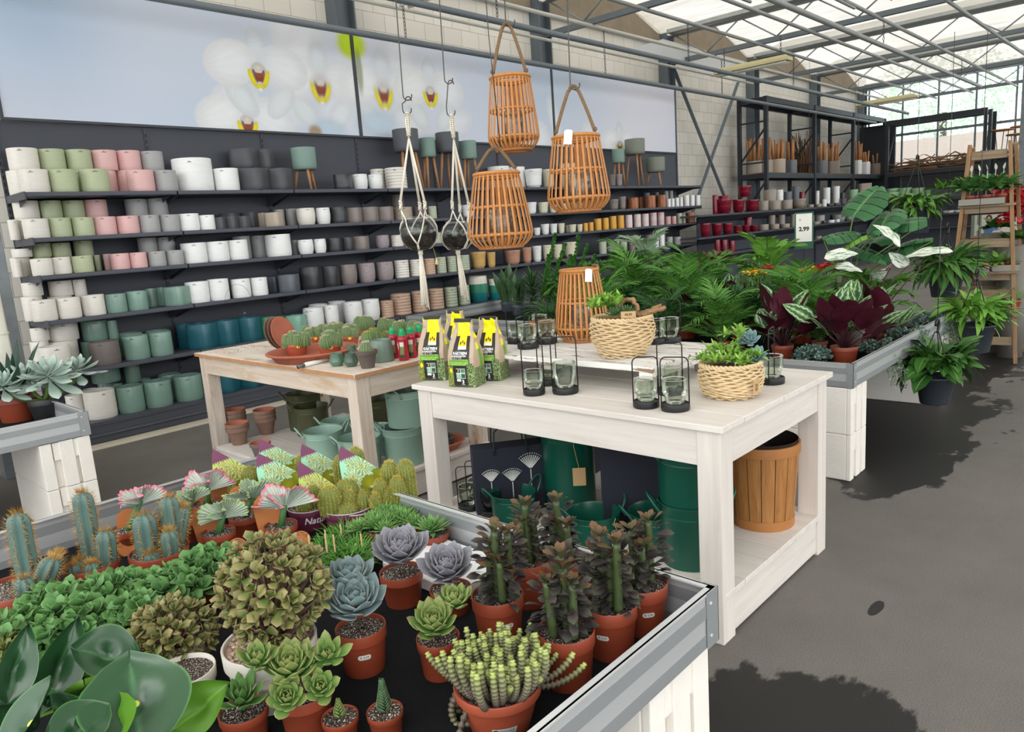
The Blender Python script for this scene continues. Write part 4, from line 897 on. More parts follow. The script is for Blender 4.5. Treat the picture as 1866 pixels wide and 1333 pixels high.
for i,(tx,yy,sz,x_) in enumerate((('CRASSULA',.006,.006,.004),('MARNIERIANA',.000,.005,.004),('pot 14 cm',-.006,.004,.004))):
    g=text_geo(tx,sz); g[0][:,0]+=x_*.5; g[0][:,1]+=yy; g=wrap(g,bw*.80,a,.0016,.5); g[0][:,2]+=zc; q.add(g,mi=1)
g=rect(-.019,-.012,.004,.010,0); g=wrap(g,bw*.80,a,.0016,.5); g[0][:,2]+=zc; q.add(g,mi=1); q.build('plant_label',[stk,ink],t,smooth=False)

# ---------- rosettes
ech=leafmat('grey blue rosette leaf','#73797c','#878b8f',.5,edge='#b79fa6',edgew=.09,tip='#94949e'); ech2=leafmat('bluegreen rosette leaf','#6f8486','#839797',.5,edge='#a9a598',edgew=.07); grn=leafmat('bright green rosette leaf','#567d3c','#6c944a',.4,edge='#a3b878',edgew=.08,tip='#8a8450'); agavm=leafmat('pointed green rosette leaf','#4d753c','#638c48',.4,edge='#9ab57a',edgew=.08)
dryl=plain('dry leaf','#7d6653',.9,0,.2,30)
def rosette(n,L,W,Th,shape,e0=84,e1=0,seed=0,lmin=.3,bend=-.55,nv=7,pw=.8): return rosette_M(n,L,e0,e1,.004,.7,lmin,seed,0,pw),thick_leaf(L,W,Th,shape,nv,8,bend,.35)
def potros(name,label,px,py,r,h,potm,mat,heads,price=None,cat='succulent',grp=None,da=0,taper=.78):
    P=stand(px,py,ZM,r*taper); t=nursery(name,label,cat,P,r,h,potm,grp,taper=taper)
    for i,(dx,dz,dd,n_,L,W,tilt,ta) in enumerate(heads):
        S=np.cross(hdir(P),[0,0,1]); S=S if S@CR>0 else -S
        o=S*dx+hdir(P)*dd; ms,g=rosette(int(n_*1.25),L,W*1.2,.011,'ech',seed=i+len(label),e1=6,bend=-.75); M0=T(o[0],o[1],h*.9+dz)@Rz(math.atan2(-P[1],-P[0])+ta)@Ry(tilt)
        b=MB(); b.many(g,[M0@q for q in ms]); b.build('rosette',mat,t)
    if price: sticker(t,r,h,P,price,da)
    return t
potros('echeveria','large blue grey rosette with two heads in the central red pot',668,1236,.054,.10,redp,ech2,[(-.006,.058,-.012,34,.082,.046,.28,0),(-.012,.085,.05,26,.074,.042,.05,0)],'€ 4,99',da=.02)
potros('echeveria','violet grey rosette in a red pot, left of the pair behind',738,1110,.055,.085,redp,ech,[(.004,.045,0,40,.088,.046,.22,0)])
potros('echeveria','violet grey rosette in a red pot, right of pair, beside euphorbia',826,1126,.052,.06,redp,ech,[(-.004,.045,0,40,.082,.044,.3,0)])
potros('echeveria','bright green rosette with side rosette in red pot between grey rosette and crassula',806,1243,.046,.085,redp,grn,[(-.005,.035,-.01,32,.064,.03,.3,0),(.042,.06,.03,24,.05,.024,.1,0)])
t=potros('echeveria','bright green cluster of five rosettes in red pot, bottom centre of tray',566,1352,.052,.085,redp,grn,[(-.018,.05,0,34,.066,.03,.25,0),(-.072,.078,.01,18,.048,.02,.2,0),(.05,.06,.0,16,.05,.019,.5,0),(-.03,.03,-.05,22,.045,.022,.7,0),(.03,.03,-.045,18,.042,.02,.7,0)])
# small pointed plants at the bottom edge
def tower(label,px,py,hh,w,n_,mat,pot=True):
    P=stand(px,py,ZM,.03); t=nursery('small_succulent',label,'succulent',P,.034,.05,redp) ; ms=[]
    for k in range(n_):
        f=k/n_; a=(k%2)*PI+(k//2%2)*PI/2+.3; ms.append(T(0,0,.045+hh*f)@Rz(a)@Ry(-math.radians(35+25*f))@Sc((1-.55*f)))
    b=MB(); b.many(thick_leaf(w,w*.75,.006,'ech',5,6,-.5,.4),ms); b.build('stacked_leaves',mat,t); return t
dkg=leafmat('dark stacked leaf','#3f5a3c','#55704c',.5,edge='#7d9070',edgew=.08)
tower('little dark green tower of stacked leaves at the bottom edge',708,1356,.062,.026,44,dkg)
tower('tiny green stacked succulent peeping over the bottom edge',627,1366,.035,.02,24,grn)
potros('haworthia','pale green pointed rosette cut by the bottom edge, left of centre',455,1372,.045,.07,redp,agavm,[(0,.02,0,20,.06,.02,.2,0)])

# ---------- jades
jad=leafmat('bronze jade leaf','#506a30','#84854e',.42,edge='#a8806a',edgew=.10,tip='#9a8a62'); jad2=leafmat('olive jade leaf','#55703a','#7d8249',.42,edge='#a88452',edgew=.1); twig=plain('jade twig','#6b5442',.8,0,.2,30)
def bush(m,tw,seed,ncl,c,rx,rz,leaf,nl,root,zmin=-9,up=.5):
    rr=random.Random(seed); ms=[]
    for k in range(ncl):
        f=(k+.5)/ncl; z=1-1.75*f; q=math.sqrt(max(0,1-z*z)); az=k*2.39996; s=rr.uniform(.72,1.0)
        p=np.array([c[0]+rx*q*math.cos(az)*s,c[1]+rx*q*math.sin(az)*s,c[2]+rz*z*s]); nrm=Vector((q*math.cos(az)*.9,q*math.sin(az)*.9,z+up)).normalized()
        Q=nrm.to_track_quat('Z','X').to_matrix().to_4x4(); tw.add(tube([root,(root[0]*.5+p[0]*.5,root[1]*.5+p[1]*.5,root[2]*.4+p[2]*.6),p],[.003,.0024,.0015],5))
        for j in range(nl):
            el=math.radians(68-64*(j/nl)+rr.uniform(-8,8)); a=j*PI/2+(j//2)*.5+rr.uniform(-.35,.35); ms.append(T(*p)@Q@Rz(a)@Ry(-el)@Sc(rr.uniform(.6,1.1)*(.7+.45*j/nl)))
    m.many(leaf,ms)
def jade(label,px,py,r,h,cpx,cpy,rx,rz,ncl,mat,potm,price=None,leafs=.024,sd=1,grav=True):
    P=stand(px,py,ZM,r*.75); t=nursery('jade_plant',label,'succulent',P,r,h,potm,None,gravm,.30,.75); C=onvert(P,cpx,cpy)-P; m=MB(); tw=MB()
    bush(m,tw,sd,ncl,C,rx,rz,thick_leaf(leafs*1.35,leafs*.92,.0045,'ob',4,6,-.35,.5),7,(C[0]*.4,C[1]*.4,h*.85)); tw.build('twigs',twig,t); m.build('foliage',mat,t)
    if grav:
        rr=random.Random(2); ms=[T(r*.9*math.sqrt(u)*math.cos(v_),r*.9*math.sqrt(u)*math.sin(v_),h*.9+rr.uniform(0,.006))@Rz(rr.uniform(0,6))@Sc(rr.uniform(.6,1.5),rr.uniform(.6,1.3),rr.uniform(.5,1)) for u,v_ in ((rr.random(),rr.uniform(0,6.3)) for _ in range(420))]
        b=MB(); g=lathe([(.0003,-.0045),(.004,-.002),(.0048,.001),(.0025,.004),(.0003,.0045)],6); b.many(g,ms); o=b.build('gravel',gravm,t); stuff(o)
    if price: sticker(t,r,h,P,price,-.05,.034,.87,.75*1.2)
    return t
jade('large bronze leaved jade bush in a stone white pot with gravel',510,1300,.094,.125,500,1070,.102,.105,100,jad,whp,'€ 24,99',.025,1)
jade('smaller bronze jade bush in stone white pot behind the big round leaves',330,1262,.062,.09,312,1155,.082,.065,70,jad,whp,None,.023,2)
jade('yellow tipped jade sprig cut by the left edge',-5,1300,.05,.07,8,1215,.045,.06,34,jad2,whp,None,.022,3,False)

# ---------- wavy green crassula clumps
cra=leafmat('wavy green leaf','#3f6b3c','#5f8a4c',.4,edge='#8aac70',edgew=.07,tip='#648f50')
def clump(label,px,py,rx,rz,ncl,sd,r=.05,h=.055):
    P=stand(px,py+14,ZM,r*.78); t=nursery('wavy_crassula',label,'succulent',P,r,h,redp,'green wavy leaved crassulas'); m=MB(); tw=MB()
    bush(m,tw,sd,ncl,(0,0,h+rz*.3),rx,rz*.85,thick_leaf(.044,.033,.006,'ob',5,8,-.45,.4),8,(0,0,h*.8),up=1.3); tw.build('twigs',twig,t); m.build('foliage',cra,t)
clump('wavy green crassula clump at the far left, nearest the frame edge',40,1235,.085,.075,46,1)
clump('wavy green crassula clump behind the big round leaves',150,1212,.09,.075,46,2)
clump('wavy green crassula clump in front of the blue cacti',215,1142,.082,.07,40,3)
clump('wavy green crassula clump left of the big jade',318,1132,.08,.065,40,4)
clump('wavy green crassula clump behind the big jade, beside the orange paddles',388,1082,.078,.06,36,5)
clump('wavy green crassula clump between the small jade and blue cacti',262,1188,.075,.06,36,6)
clump('wavy green crassula clump in front of the small blue columns',122,1165,.08,.07,40,7)

# ---------- big glossy peperomia in the corner
pep=leafmat('glossy peperomia leaf','#1d3f24','#2a5230',.25,edge='#4a7a3c',edgew=.03,rib='#3f6f44',spec=.5); pepb=leafmat('bright young leaf','#4d7a22','#5c8a2a',.35,rib='#6f9a3a'); pepc=plain('yellow leaf centre','#c6cf4a',.4)
P=np.array([.50,1.42,ZM]); t=thing('peperomia','big glossy round leaved peperomia filling the lower left corner','houseplant',P)
b=MB(); b.add(lathe(nprof(.06,.10),32)); b.build('pot',whp,t); b=MB(); b.add(lathe([(.001,.09),(.056,.09)],20)); b.build('soil',gritm,t)
def pleaf(px,py,d,L,Wd,az,el,roll,mat,cup=.18,bend=.5,heart=True,dot=False,nm='leaf'):
    C=atd(px,py,d)-P; g=flat_leaf(L,Wd,'ov',14,10,bend,0); V=g[0]; u=(g[2][:,0]-.5)*2; tt=g[2][:,1]
    V[:,0]-=L*.45; V[:,2]+=cup*Wd*(u*u)*.5-.02*np.exp(-((tt-.4)/.15)**2-(u/.3)**2)
    if heart: V[:,0]-=np.where(tt<.12,(1-tt/.12)*np.abs(u)*L*.10,0)
    M=T(*C)@Rz(az)@Ry(-el)@Rx(roll); b=MB(); b.add((V,g[1],g[2]),M)
    if dot: b.add(lathe([(.0005,.002),(.004,.0012),(.006,0)],12),M@T(-L*.04,0,-.011),mi=1)
    o=b.build(nm,[mat,pepc],t)
    b=MB(); b.add(tube([(C[0]*.08,C[1]*.08,.09),(C[0]*.6,C[1]*.6,C[2]*.7),tuple((M@T(-L*.06,0,-.045)).translation)],.0028,6)); b.build('stalk',pepb,t)
av=math.atan2(-HV[1],-HV[0])
pleaf(248,1282,1.16,.165,.165,av+.5,-.55,-.10,pep,.12,.3,True,True)
pleaf(200,1188,1.32,.115,.10,av+1.75,-.25,.55,pep,.3,.7,True,False)
pleaf(112,1210,1.3,.15,.075,av+2.6,1.0,1.15,pep,.5,.3,False)
pleaf(32,1215,1.25,.13,.06,av+2.9,1.0,1.0,pep,.4,.3,False)
pleaf(40,1315,1.12,.125,.115,av-.5,-.5,.3,pep,.25,.5,True,True)
pleaf(128,1290,1.2,.11,.07,av+1.2,.5,-1.0,pep,.5,.4,False)
pleaf(170,1258,1.26,.11,.10,av+.3,.9,.2,pepb,.3,.3)
pleaf(252,1232,1.36,.12,.10,av+1.2,-.1,-.2,pep,.1,.4)
pleaf(362,1288,1.24,.11,.085,av+1.9,.6,.9,pepb,.35,.3)
pleaf(70,1262,1.3,.13,.08,av+2.4,.4,.6,pep,.3,.5)
pleaf(20,1275,1.22,.12,.09,av-1.2,.3,.2,pep,.3,.4)
pleaf(140,1322,1.1,.10,.08,av-.3,.2,-.5,pep,.3,.4)
pleaf(200,1330,1.12,.12,.09,av+.2,-.2,.3,pepb,.3,.4)

# ---------- cacti
def ribcol(r,h,ribs=7,amp=.16,nz=14,seg=None,flat=.35):
    'ribbed cactus body with a domed top'
    seg=ribs*8; z=np.linspace(0,1,nz); pr=[]
    for t_ in z: 
        k=1 if t_<1-flat*2*r/h else math.sqrt(max(0,1-((t_-(1-flat*2*r/h))/(flat*2*r/h))**2)); pr.append((max(.0008,r*k*(.9+.1*min(1,t_*4))),h*t_))
    return lathe(pr,seg,0,ribs,amp),pr
def spines(pr,ribs,amp,step,nsp,ln,rnd,w=.0006,jit=.5,top=True):
    'thin needle triangles along the rib crests'
    rr=random.Random(rnd); V=[];zz=pr[-1][1]; k=int(zz/step)
    zs=np.array([p_[1] for p_ in pr]); rs=np.array([p_[0] for p_ in pr])
    for i in range(k+1):
        z=(i+.5)*step; 
        if z>zz: break
        r=float(np.interp(z,zs,rs)); sl=float(np.interp(z+step,zs,rs)-r)/step; up=math.atan(-sl)*.9
        for j in range(ribs):
            a=j*2*PI/ribs; o=Vector((r*(1+amp)*math.cos(a),r*(1+amp)*math.sin(a),z))
            for q in range(nsp):
                aa=a+rr.uniform(-1,1)*jit*1.6; ee=up+rr.uniform(-.9,1.0)*jit*1.4; L=ln*rr.uniform(.6,1.25); d=Vector((math.cos(aa)*math.cos(ee),math.sin(aa)*math.cos(ee),math.sin(ee)))
                s=d.cross(Vector((rr.gauss(0,1),rr.gauss(0,1),rr.gauss(0,1)))).normalized()*w; V+=[o+s,o-s,o+d*L]
    if top:
        for q in range(int(70*nsp/4)):
            a=rr.uniform(0,6.3); rho=rs.max()*.55*math.sqrt(rr.random()); e=rr.uniform(.7,1.5); d=Vector((math.cos(a)*math.cos(e),math.sin(a)*math.cos(e),math.sin(e))); o=Vector((rho*math.cos(a),rho*math.sin(a),zz-rho*.25)); s=d.cross(Vector((1,.3,.2))).normalized()*w; V+=[o+s,o-s,o+d*ln*rr.uniform(.7,1.5)]
    V=np.array([v[:] for v in V]); return V,[np.arange(len(V)).reshape(-1,3)],None
bluec=plain('blue columnar cactus skin','#547069',.55,0,.25,18,.1,60); gold=plain('golden spines','#b98d45',.6,isl=.35); goldl=plain('yellow spines','#c9b558',.6,isl=.3); whsp=plain('pale spines','#d8cbb0',.6,isl=.2); grnc=plain('green cactus skin','#5c7a48',.55,0,.2,20); balls=plain('golden barrel skin','#6a7530',.6,0,.2,25)
def cactus_stem(t,base,r,h,skin,sp,ribs,amp,step,nsp,ln,seed,name='stem',tilt=(0,0),jit=.5,flat=.6,w=.0006):
    g,pr=ribcol(r,h,ribs,amp,18,None,flat); M=T(*base)@Ry(tilt[0])@Rx(tilt[1])@Rz(seed*.7); m=MB(); m.add(g,M); o=m.build(name,skin,t)
    m=MB(); m.add(spines(pr,ribs,amp,step,nsp,ln,seed,w,jit),M); m.build('spines',sp,o,smooth=False); return o
def columns(label,px,py,r,h,cols,potm=redp,cat='cactus',disc=None):
    P=stand(px,py,ZM,r*.78); t=nursery('column_cactus',label,cat,P,r,h,potm,'blue column cacti')
    for i,(tx,ty,wpx,dd) in enumerate(cols):
        Q=onvert(np.array([P[0],P[1],0])+hdir(P)*dd,tx,ty); off=Q-P; cr=wpx/2*mpp(Q); L=np.linalg.norm(off[:2]); 
        k=min(1,(r*.8-cr*.6)/max(L,1e-6)); b=(off[0]*k,off[1]*k,h*.85); lean=math.atan2((off[0]*(1-k))*1,max(.05,off[2]-b[2])); lean2=-math.atan2(off[1]*(1-k),max(.05,off[2]-b[2]))
        cactus_stem(t,b,cr*.86,max(.03,off[2]-b[2]-.004),bluec,gold,7,.16,.0075,6,.015,i+3,tilt=(lean,lean2))
    return t
columns('red pot of blue column cacti cut by the left edge',48,1150,.088,.10,[(30,930,40,.05),(42,1048,36,-.05),(103,1003,40,-.015),(122,985,28,.04)])
columns('red pot of blue column cacti with one leaning tall stem',178,1090,.07,.085,[(148,892,36,.045),(192,962,36,-.01),(128,1030,26,-.03),(165,1024,27,-.045),(142,1018,20,.0)])
columns('red pot of dense blue column cacti next to the coral cacti',300,1066,.08,.085,[(259,932,42,.0),(306,900,36,.03),(336,915,26,.03),(307,962,34,-.04),(272,1008,30,-.06)])
# coral cacti: crested fans grafted on a stem
def coralmat():
    n=NT('crested coral cactus'); s=n.n('ShaderNodeSeparateXYZ',{0:n.n('ShaderNodeUVMap')}); rb=n.math('PINGPONG',n.math('MULTIPLY',(s,0),26),.5); c=n.mix(n.math('MULTIPLY',rb,2.0),'#6f8474','#c9d0c4'); c=n.mix(n.math('MULTIPLY',(n.noise(90,3),0),.4),c,'#e0e4da')
    c=n.mix(n.n('ShaderNodeMapRange',{0:(s,1),1:.86,2:.97,3:0,4:1}),c,n.mix((n.noise(25,2),0),'#c05070','#d99aa6')); return n.finish(c,.6)
def coralmat2():
    n=NT('green edged coral cactus'); s=n.n('ShaderNodeSeparateXYZ',{0:n.n('ShaderNodeUVMap')}); rb=n.math('PINGPONG',n.math('MULTIPLY',(s,0),26),.5); c=n.mix(n.math('MULTIPLY',rb,2.0),'#5f7a64','#c3ccba'); c=n.mix(n.n('ShaderNodeMapRange',{0:(s,1),1:.8,2:1,3:0,4:.8}),c,'#8fa86a'); return n.finish(c,.6)
cor1,cor2=coralmat(),coralmat2(); stemg=plain('green graft stem','#3f6b3a',.5,0,.2,25); pad=plain('orange cardboard paddle','#b9713a',.6,0,.06,6)
def fan(R_,span,seed,thick=.005,ruf=.42):
    rr=random.Random(seed); nu,nv=110,14; u=np.linspace(-1,1,nu); v=np.linspace(0.06,1,nv); U,Vv=np.meshgrid(u,v); ph=rr.uniform(0,6)
    th=U*span; Rr=R_*Vv*(1+.10*np.sin(U*9+ph)*Vv+.04*np.sin(U*53)*(Vv>.9)); out=R_*ruf*np.sin(U*7+ph*1.3)*Vv**1.5+R_*.10*np.sin(U*19+ph)*Vv**3+.004*np.sin(U*80)*Vv
    bump=.0022*np.abs(np.sin(U*41))*Vv
    X=np.sin(th)*Rr; Z=np.cos(th)*Rr*.8; front=np.stack([X,-(out)-thick/2-bump,Z],-1); back=np.stack([X,-(out)+thick/2+bump,Z],-1)
    uv=np.stack([(U+1)/2,Vv],-1).reshape(-1,2); F=grid_faces(nv,nu); N=nu*nv; e=[(nv-1)*nu+np.arange(nu-1)]; e=e[0]
    FF=np.concatenate([F,F[:,::-1]+N,np.stack([e,e+1,e+1+N,e+N],-1)]); return np.concatenate([front.reshape(-1,3),back.reshape(-1,3)]),[FF],np.concatenate([uv,uv])
def coral(label,px,py,cx,cy,wpx,mat,seed,span=1.25,paddle=None,disc=None,tilt=0):
    r,h=.05,.075; P=stand(px,py,ZM,r*.78); t=nursery('coral_cactus',label,'cactus',P,r,h,redp,'crested coral cacti'); Q=onvert(P,cx,cy)-P; R_=wpx/2*mpp(P)/math.sin(min(span,1.4)); fz=math.atan2(-P[1],-P[0])+PI/2
    zc=Q[2]-R_*.45; b=MB(); b.add(tube([(0,0,h*.85),(Q[0]*.5,Q[1]*.5,(h+zc)/2),(Q[0],Q[1],zc+.012)],[.011,.010,.009],8)); b.build('stem',stemg,t)
    b=MB(); b.add(fan(R_,span,seed),T(Q[0],Q[1],zc)@Rz(fz+R.uniform(-.3,.3))@Ry(tilt)); b.add(fan(R_*.72,span*.8,seed+9),T(Q[0],Q[1],zc)@Rz(fz+.9)); b.build('crest',mat,t)
    if paddle:
        ax,ay,pw,ph=paddle; C=onvert(P+hdir(P)*.03,ax,ay)-P; s=mpp(P); w=pw/2*s; hh=ph*s
        pts=[(w*math.cos(a),max(-hh*.0,w*math.sin(a))+hh-w) for a in np.linspace(0,PI,16)]+[(-w*.75,0),(-w*.25,-hh*.25),(w*.25,-hh*.25),(w*.75,0)]
        m=MB(); m.add(prism(pts,-.0005,.0005),T(C[0],C[1],C[2]-hh)@Rz(fz)@Ry(R.uniform(-.12,.12))@Rx(PI/2-.12)); m.build('paddle_label',pad,t,smooth=False)
    if disc:
        C=onvert(P-hdir(P)*r*.9,*disc)-P; m=MB(); m.add(prism([(.03*math.cos(a),.03*math.sin(a)) for a in np.linspace(0,PI,20)]+[(-.012,-.02),(.012,-.02)],-.0005,.0005),T(*C)@Rz(fz)@Rx(PI/2-.3))
        tx=text_geo('CACTUS',.0125); th=PI/2-tx[0][:,0]/.0215; q=.0215+tx[0][:,1]; tx=(np.c_[q*np.cos(th),q*np.sin(th),np.full(len(th),.0009)],tx[1],None); m.add(tx,T(*C)@Rz(fz)@Rx(PI/2-.3),mi=1); m.build('name_disc',[pad,ink],t,smooth=False)
coral('pink edged coral cactus standing alone beside the block wall',240,1010,254,900,84,cor1,1,1.35,(224,930,40,75),(232,1000))
coral('pink edged coral cactus furthest back, by the worn table leg',385,960,376,874,92,cor1,2,1.3,(372,868,58,96))
coral('small grey coral cactus low in front of an orange paddle',405,1018,405,925,86,cor2,3,1.5,(376,922,56,80),(432,998))
coral('grey coral cactus with upright frond left of the plum pots',345,990,349,900,60,cor2,4,1.1)
coral('large grey coral cactus behind the pink edged one',452,985,458,890,88,cor2,5,1.35,(440,886,46,80))
coral('pink edged coral cactus in front of the plum pots',518,1005,516,902,108,cor1,6,1.45,(486,900,54,90),(548,985))

# ---------- golden cacti in plum pots with picture tags
def cactus_print(nx=40,ny=60,seed=0,mint=False):
    V,F,uv=rect(-1,1,0,1,0,nx,ny); u,v=uv[:,0],uv[:,1]; bg=np.array([.74,.84,.42]) if not mint else np.array([.62,.85,.72]); c=np.tile(bg,(len(V),1)); rs=np.random.RandomState(seed)
    c=c*(1-.3*np.clip((.35-v)/.35,0,1)[:,None]); c[v<.22+.05*np.sin(u*9)]=np.array([.13,.10,.10])
    for (cx,cy,r_) in ((.3,.42,.20),(.72,.58,.2),(.42,.66,.13)):
        a=np.arctan2(v-cy,(u-cx)*.62); d=np.hypot((u-cx)*.62,v-cy); m=d<r_*(.55+.45*np.abs(np.cos(a*7))); c[m]=(np.array([.90,.92,.55]) if not mint else np.array([.82,.93,.70]))*(.78+.22*np.cos(a[m,None]*18)); c[d<r_*.12]=np.array([.72,.68,.25])
    for (cx,cy,r_) in ((.62,.28,.2),(.95,.36,.17)):
        d=np.hypot((u-cx)*.62,v-cy)/r_; m=d<.7; c[m]=(np.array([.55,.56,.12])[None]*(1.15-.4*d[m,None]))+.06*np.sin(u[m,None]*120)
    m=v>.73+.05*np.abs(np.sin(u*26)); c[m]=np.array([.47,.27,.38])+.0*v[m,None]
    cl=np.clip(c,0,1); return V,F,uv,np.where(cl<=.04045,cl/12.92,((cl+.055)/1.055)**2.4)
prt=printmat('printed tag',.4)
scr=plain('white script print','#e6dfe2',.5); silv=plain('silver rim','#b9b4b4',.35,.3)
def plum(label,px,py,r,h,tag_,stems,seed,mint=False):
    P=stand(px,py,ZM,r*.82); t=nursery('golden_cactus',label,'cactus',P,r,h,purp,'golden cacti in plum pots',taper=.82); fz=math.atan2(-P[1],-P[0])+PI/2
    b=MB(); b.add(tube([(r*1.0*math.cos(a),r*1.0*math.sin(a),h) for a in np.linspace(0,2*PI,40,endpoint=False)],.0022,6,closed=True)); b.build('rim',silv,t)
    a0=math.atan2(-P[1],-P[0]); tx=text_geo('Nature',.030,bold=.0006); tx[0][:,0]+=tx[0][:,1]*.3; g=wrap(tx,r*.945,a0+.35,.0015,r*.1/h); g[0][:,2]+=h*.55; b=MB(); b.add(g); b.build('lettering',scr,t,smooth=False)
    ax,ay,pw,ph=tag_; C=onvert(P+hdir(P)*r*.7,ax,ay)-P; s=mpp(P); w=pw/2*s*1.2; hh=ph*s; V,F,uv,cl=cactus_print(40,60,seed,mint); v=uv[:,1]; xl_=-1+.35*(1-np.sqrt(np.clip(1-((v-.35)/.65)**2,0,1)))*1.6; xr_=np.where(v>.38,1-1.62*((v-.38)/.62)**1.05,.45+.55*np.sin(np.clip(v/.38,0,1)*PI/2)); xr_=np.maximum(xr_,xl_+.02); V[:,0]=(xl_+(xr_-xl_)*uv[:,0])*w; V[:,1]*=hh
    b=MB(); b.add((V,F,uv),T(C[0],C[1],C[2]-hh)@Rz(fz+.15)@Rx(PI/2-.1)@Matrix.Rotation(.18,4,'Z')); b.build('picture_tag',prt,t,smooth=False,cols=cl)
    for i,(tx_,ty,wp,dd) in enumerate(stems):
        Q=onvert(np.array([P[0],P[1],0])+hdir(P)*dd,tx_,ty)-P; rr_=wp/2*mpp(P); 
        cactus_stem(t,(Q[0],Q[1],h*.86),rr_,max(.02,Q[2]-h*.86),balls,goldl,17,.06,.005,5,.0075,seed*5+i,jit=.95,flat=.75,w=.0005)
    b=MB(); rr=random.Random(seed); ms=[T(r*.85*math.sqrt(u)*math.cos(q),r*.85*math.sqrt(u)*math.sin(q),h*.91)@Sc(rr.uniform(.5,1.1)) for u,q in ((rr.random(),rr.uniform(0,6.3)) for _ in range(120))]; b.many(lathe([(.0003,-.003),(.0035,0),(.0003,.003)],6),ms); stuff(b.build('gravel',gravm,t))
    return t
plum('plum pot of golden cacti in front, with round crested cactus middle',641,975,.082,.075,(592,826,62,140),[(630,872,44,.03),(598,885,38,-.02),(664,893,34,-.01),(632,915,40,-.035),(634,893,26,-.01)],1)
plum('plum pot of golden cacti at right, four upright stems',720,948,.072,.07,(664,800,62,120),[(708,840,30,.02),(737,838,32,.0),(691,872,24,-.02),(722,868,28,-.03),(683,898,18,-.04),(704,890,18,-.03)],2,True)
plum('plum pot of golden cacti behind the pink edged coral cactus',570,968,.07,.07,(514,812,64,110),[(568,880,32,0),(552,908,22,-.03),(590,900,20,-.02)],3,True)
plum('plum pot of golden cacti, back left, tag nearest the clay pots',560,930,.07,.06,(516,786,60,110),[(548,830,24,.01),(572,826,26,.0),(562,856,22,-.03)],4,True)
plum('plum pot of golden cacti, back right, behind the crested one',640,925,.07,.06,(591,796,58,110),[(647,814,28,.01),(618,830,24,.0),(668,850,22,.0)],5,True)
plum('plum pot of golden cacti at far left behind coral cacti',470,945,.07,.06,(434,804,62,120),[(452,850,28,0),(474,843,26,.01)],6)

# ---------- pointed green rosettes and grassy tufts
aga=leafmat('small pointed leaf','#5f8f4c','#7ba85a',.4,edge='#a2c07c',edgew=.08)
def hawo(label,px,py,heads,sd,r=.05,h=.055):
    P=stand(px,py,ZM,r*.78); t=nursery('pointed_rosette',label,'succulent',P,r,h,redp,'pointed green rosettes'); b=MB()
    for i,(dx,dy,s) in enumerate(heads): ms,g=rosette(44,.058*s,.016*s,.006,'lan',86,8,sd+i,.35,.05,5,.9); b.many(g,[T(dx,dy,h*.9+.008)@q for q in ms])
    b.build('rosettes',aga,t)
hd=[(0,0,1),(.045,.02,.8),(-.04,.03,.85),(.0,-.045,.8)]
hawo('pointed green rosette in a red pot at the tray edge by the lanterns',814,1000,[(0,0,1.15)],1)
hawo('pointed green rosettes just right of the plum pot',716,985,hd,2); hawo('pointed green rosettes in the middle of their row',762,975,hd,3); hawo('pointed green rosettes behind, beside the white table leg',772,950,[(0,0,1.05)],4); hawo('pointed green rosettes in front of the plum pot',690,1002,hd,5)
hawo('pointed green rosettes last before the table leg',800,965,hd,6)
gra=leafmat('grassy leaf','#3f7228','#5f9a3c',.45); pick=plain('wooden pick','#d6b486',.7)
def grassy(label,px,py,sd,picks):
    P=stand(px,py,ZM,.04); t=nursery('grassy_succulent',label,'succulent',P,.055,.042,redp,'grassy green tufts with wooden picks'); b=MB(); rr=random.Random(sd); ms=[]
    for k in range(260):
        a=rr.uniform(0,6.3); q=.06*math.sqrt(rr.random()); ms.append(T(q*math.cos(a),q*math.sin(a),.037+.012*rr.random())@Rz(a+rr.uniform(-.6,.6))@Ry(-math.radians(rr.uniform(10,68)))@Sc(rr.uniform(.7,1.1)))
    b.many(flat_leaf(.05,.0042,'lan',4,1,.9,0),ms); b.build('foliage',gra,t)
    for i,(x,y) in enumerate(picks): 
        Q=onvert(P+np.array([rr.uniform(-.03,.03),0,0]),x,y)-P; m=MB(); m.add(bar((Q[0],Q[1],.05),(Q[0],Q[1],Q[2]),.0065,.0025)); m.build('wooden_pick',pick,t,smooth=False,bevel=.0008)
grassy('grassy green tuft with wooden picks left of the violet rosettes',655,1040,1,[(592,972),(607,974),(657,972),(648,990)]); grassy('grassy green tuft with wooden picks nearest the big jade',600,1040,2,[(562,975),(588,998),(632,990)]); grassy('grassy green tuft with wooden picks below the front plum pot',632,1010,3,[(620,955),(641,955),(592,965)])
grassy('grassy green tuft behind the blue grey double rosette',640,1062,4,[(629,1012)])
# white carrier tray left among the plants
P=at(868,996,2,ZM+.02); m=MB(); m.add(cbox(0,0,.03,.20,.30,.006)); 
for sx in (-1,1): m.add(cbox(sx*.1,0,.017,.006,.30,.032)); m.add(cbox(0,sx*.15,.017,.2,.006,.032))
o=m.build('carrier_tray',plain('white styrene','#e4e6e6',.5),loc=(1.225,1.45,ZM),smooth=False,bevel=.003); tag(o,'upturned white plastic carrier tray behind the violet grey rosettes','tray')
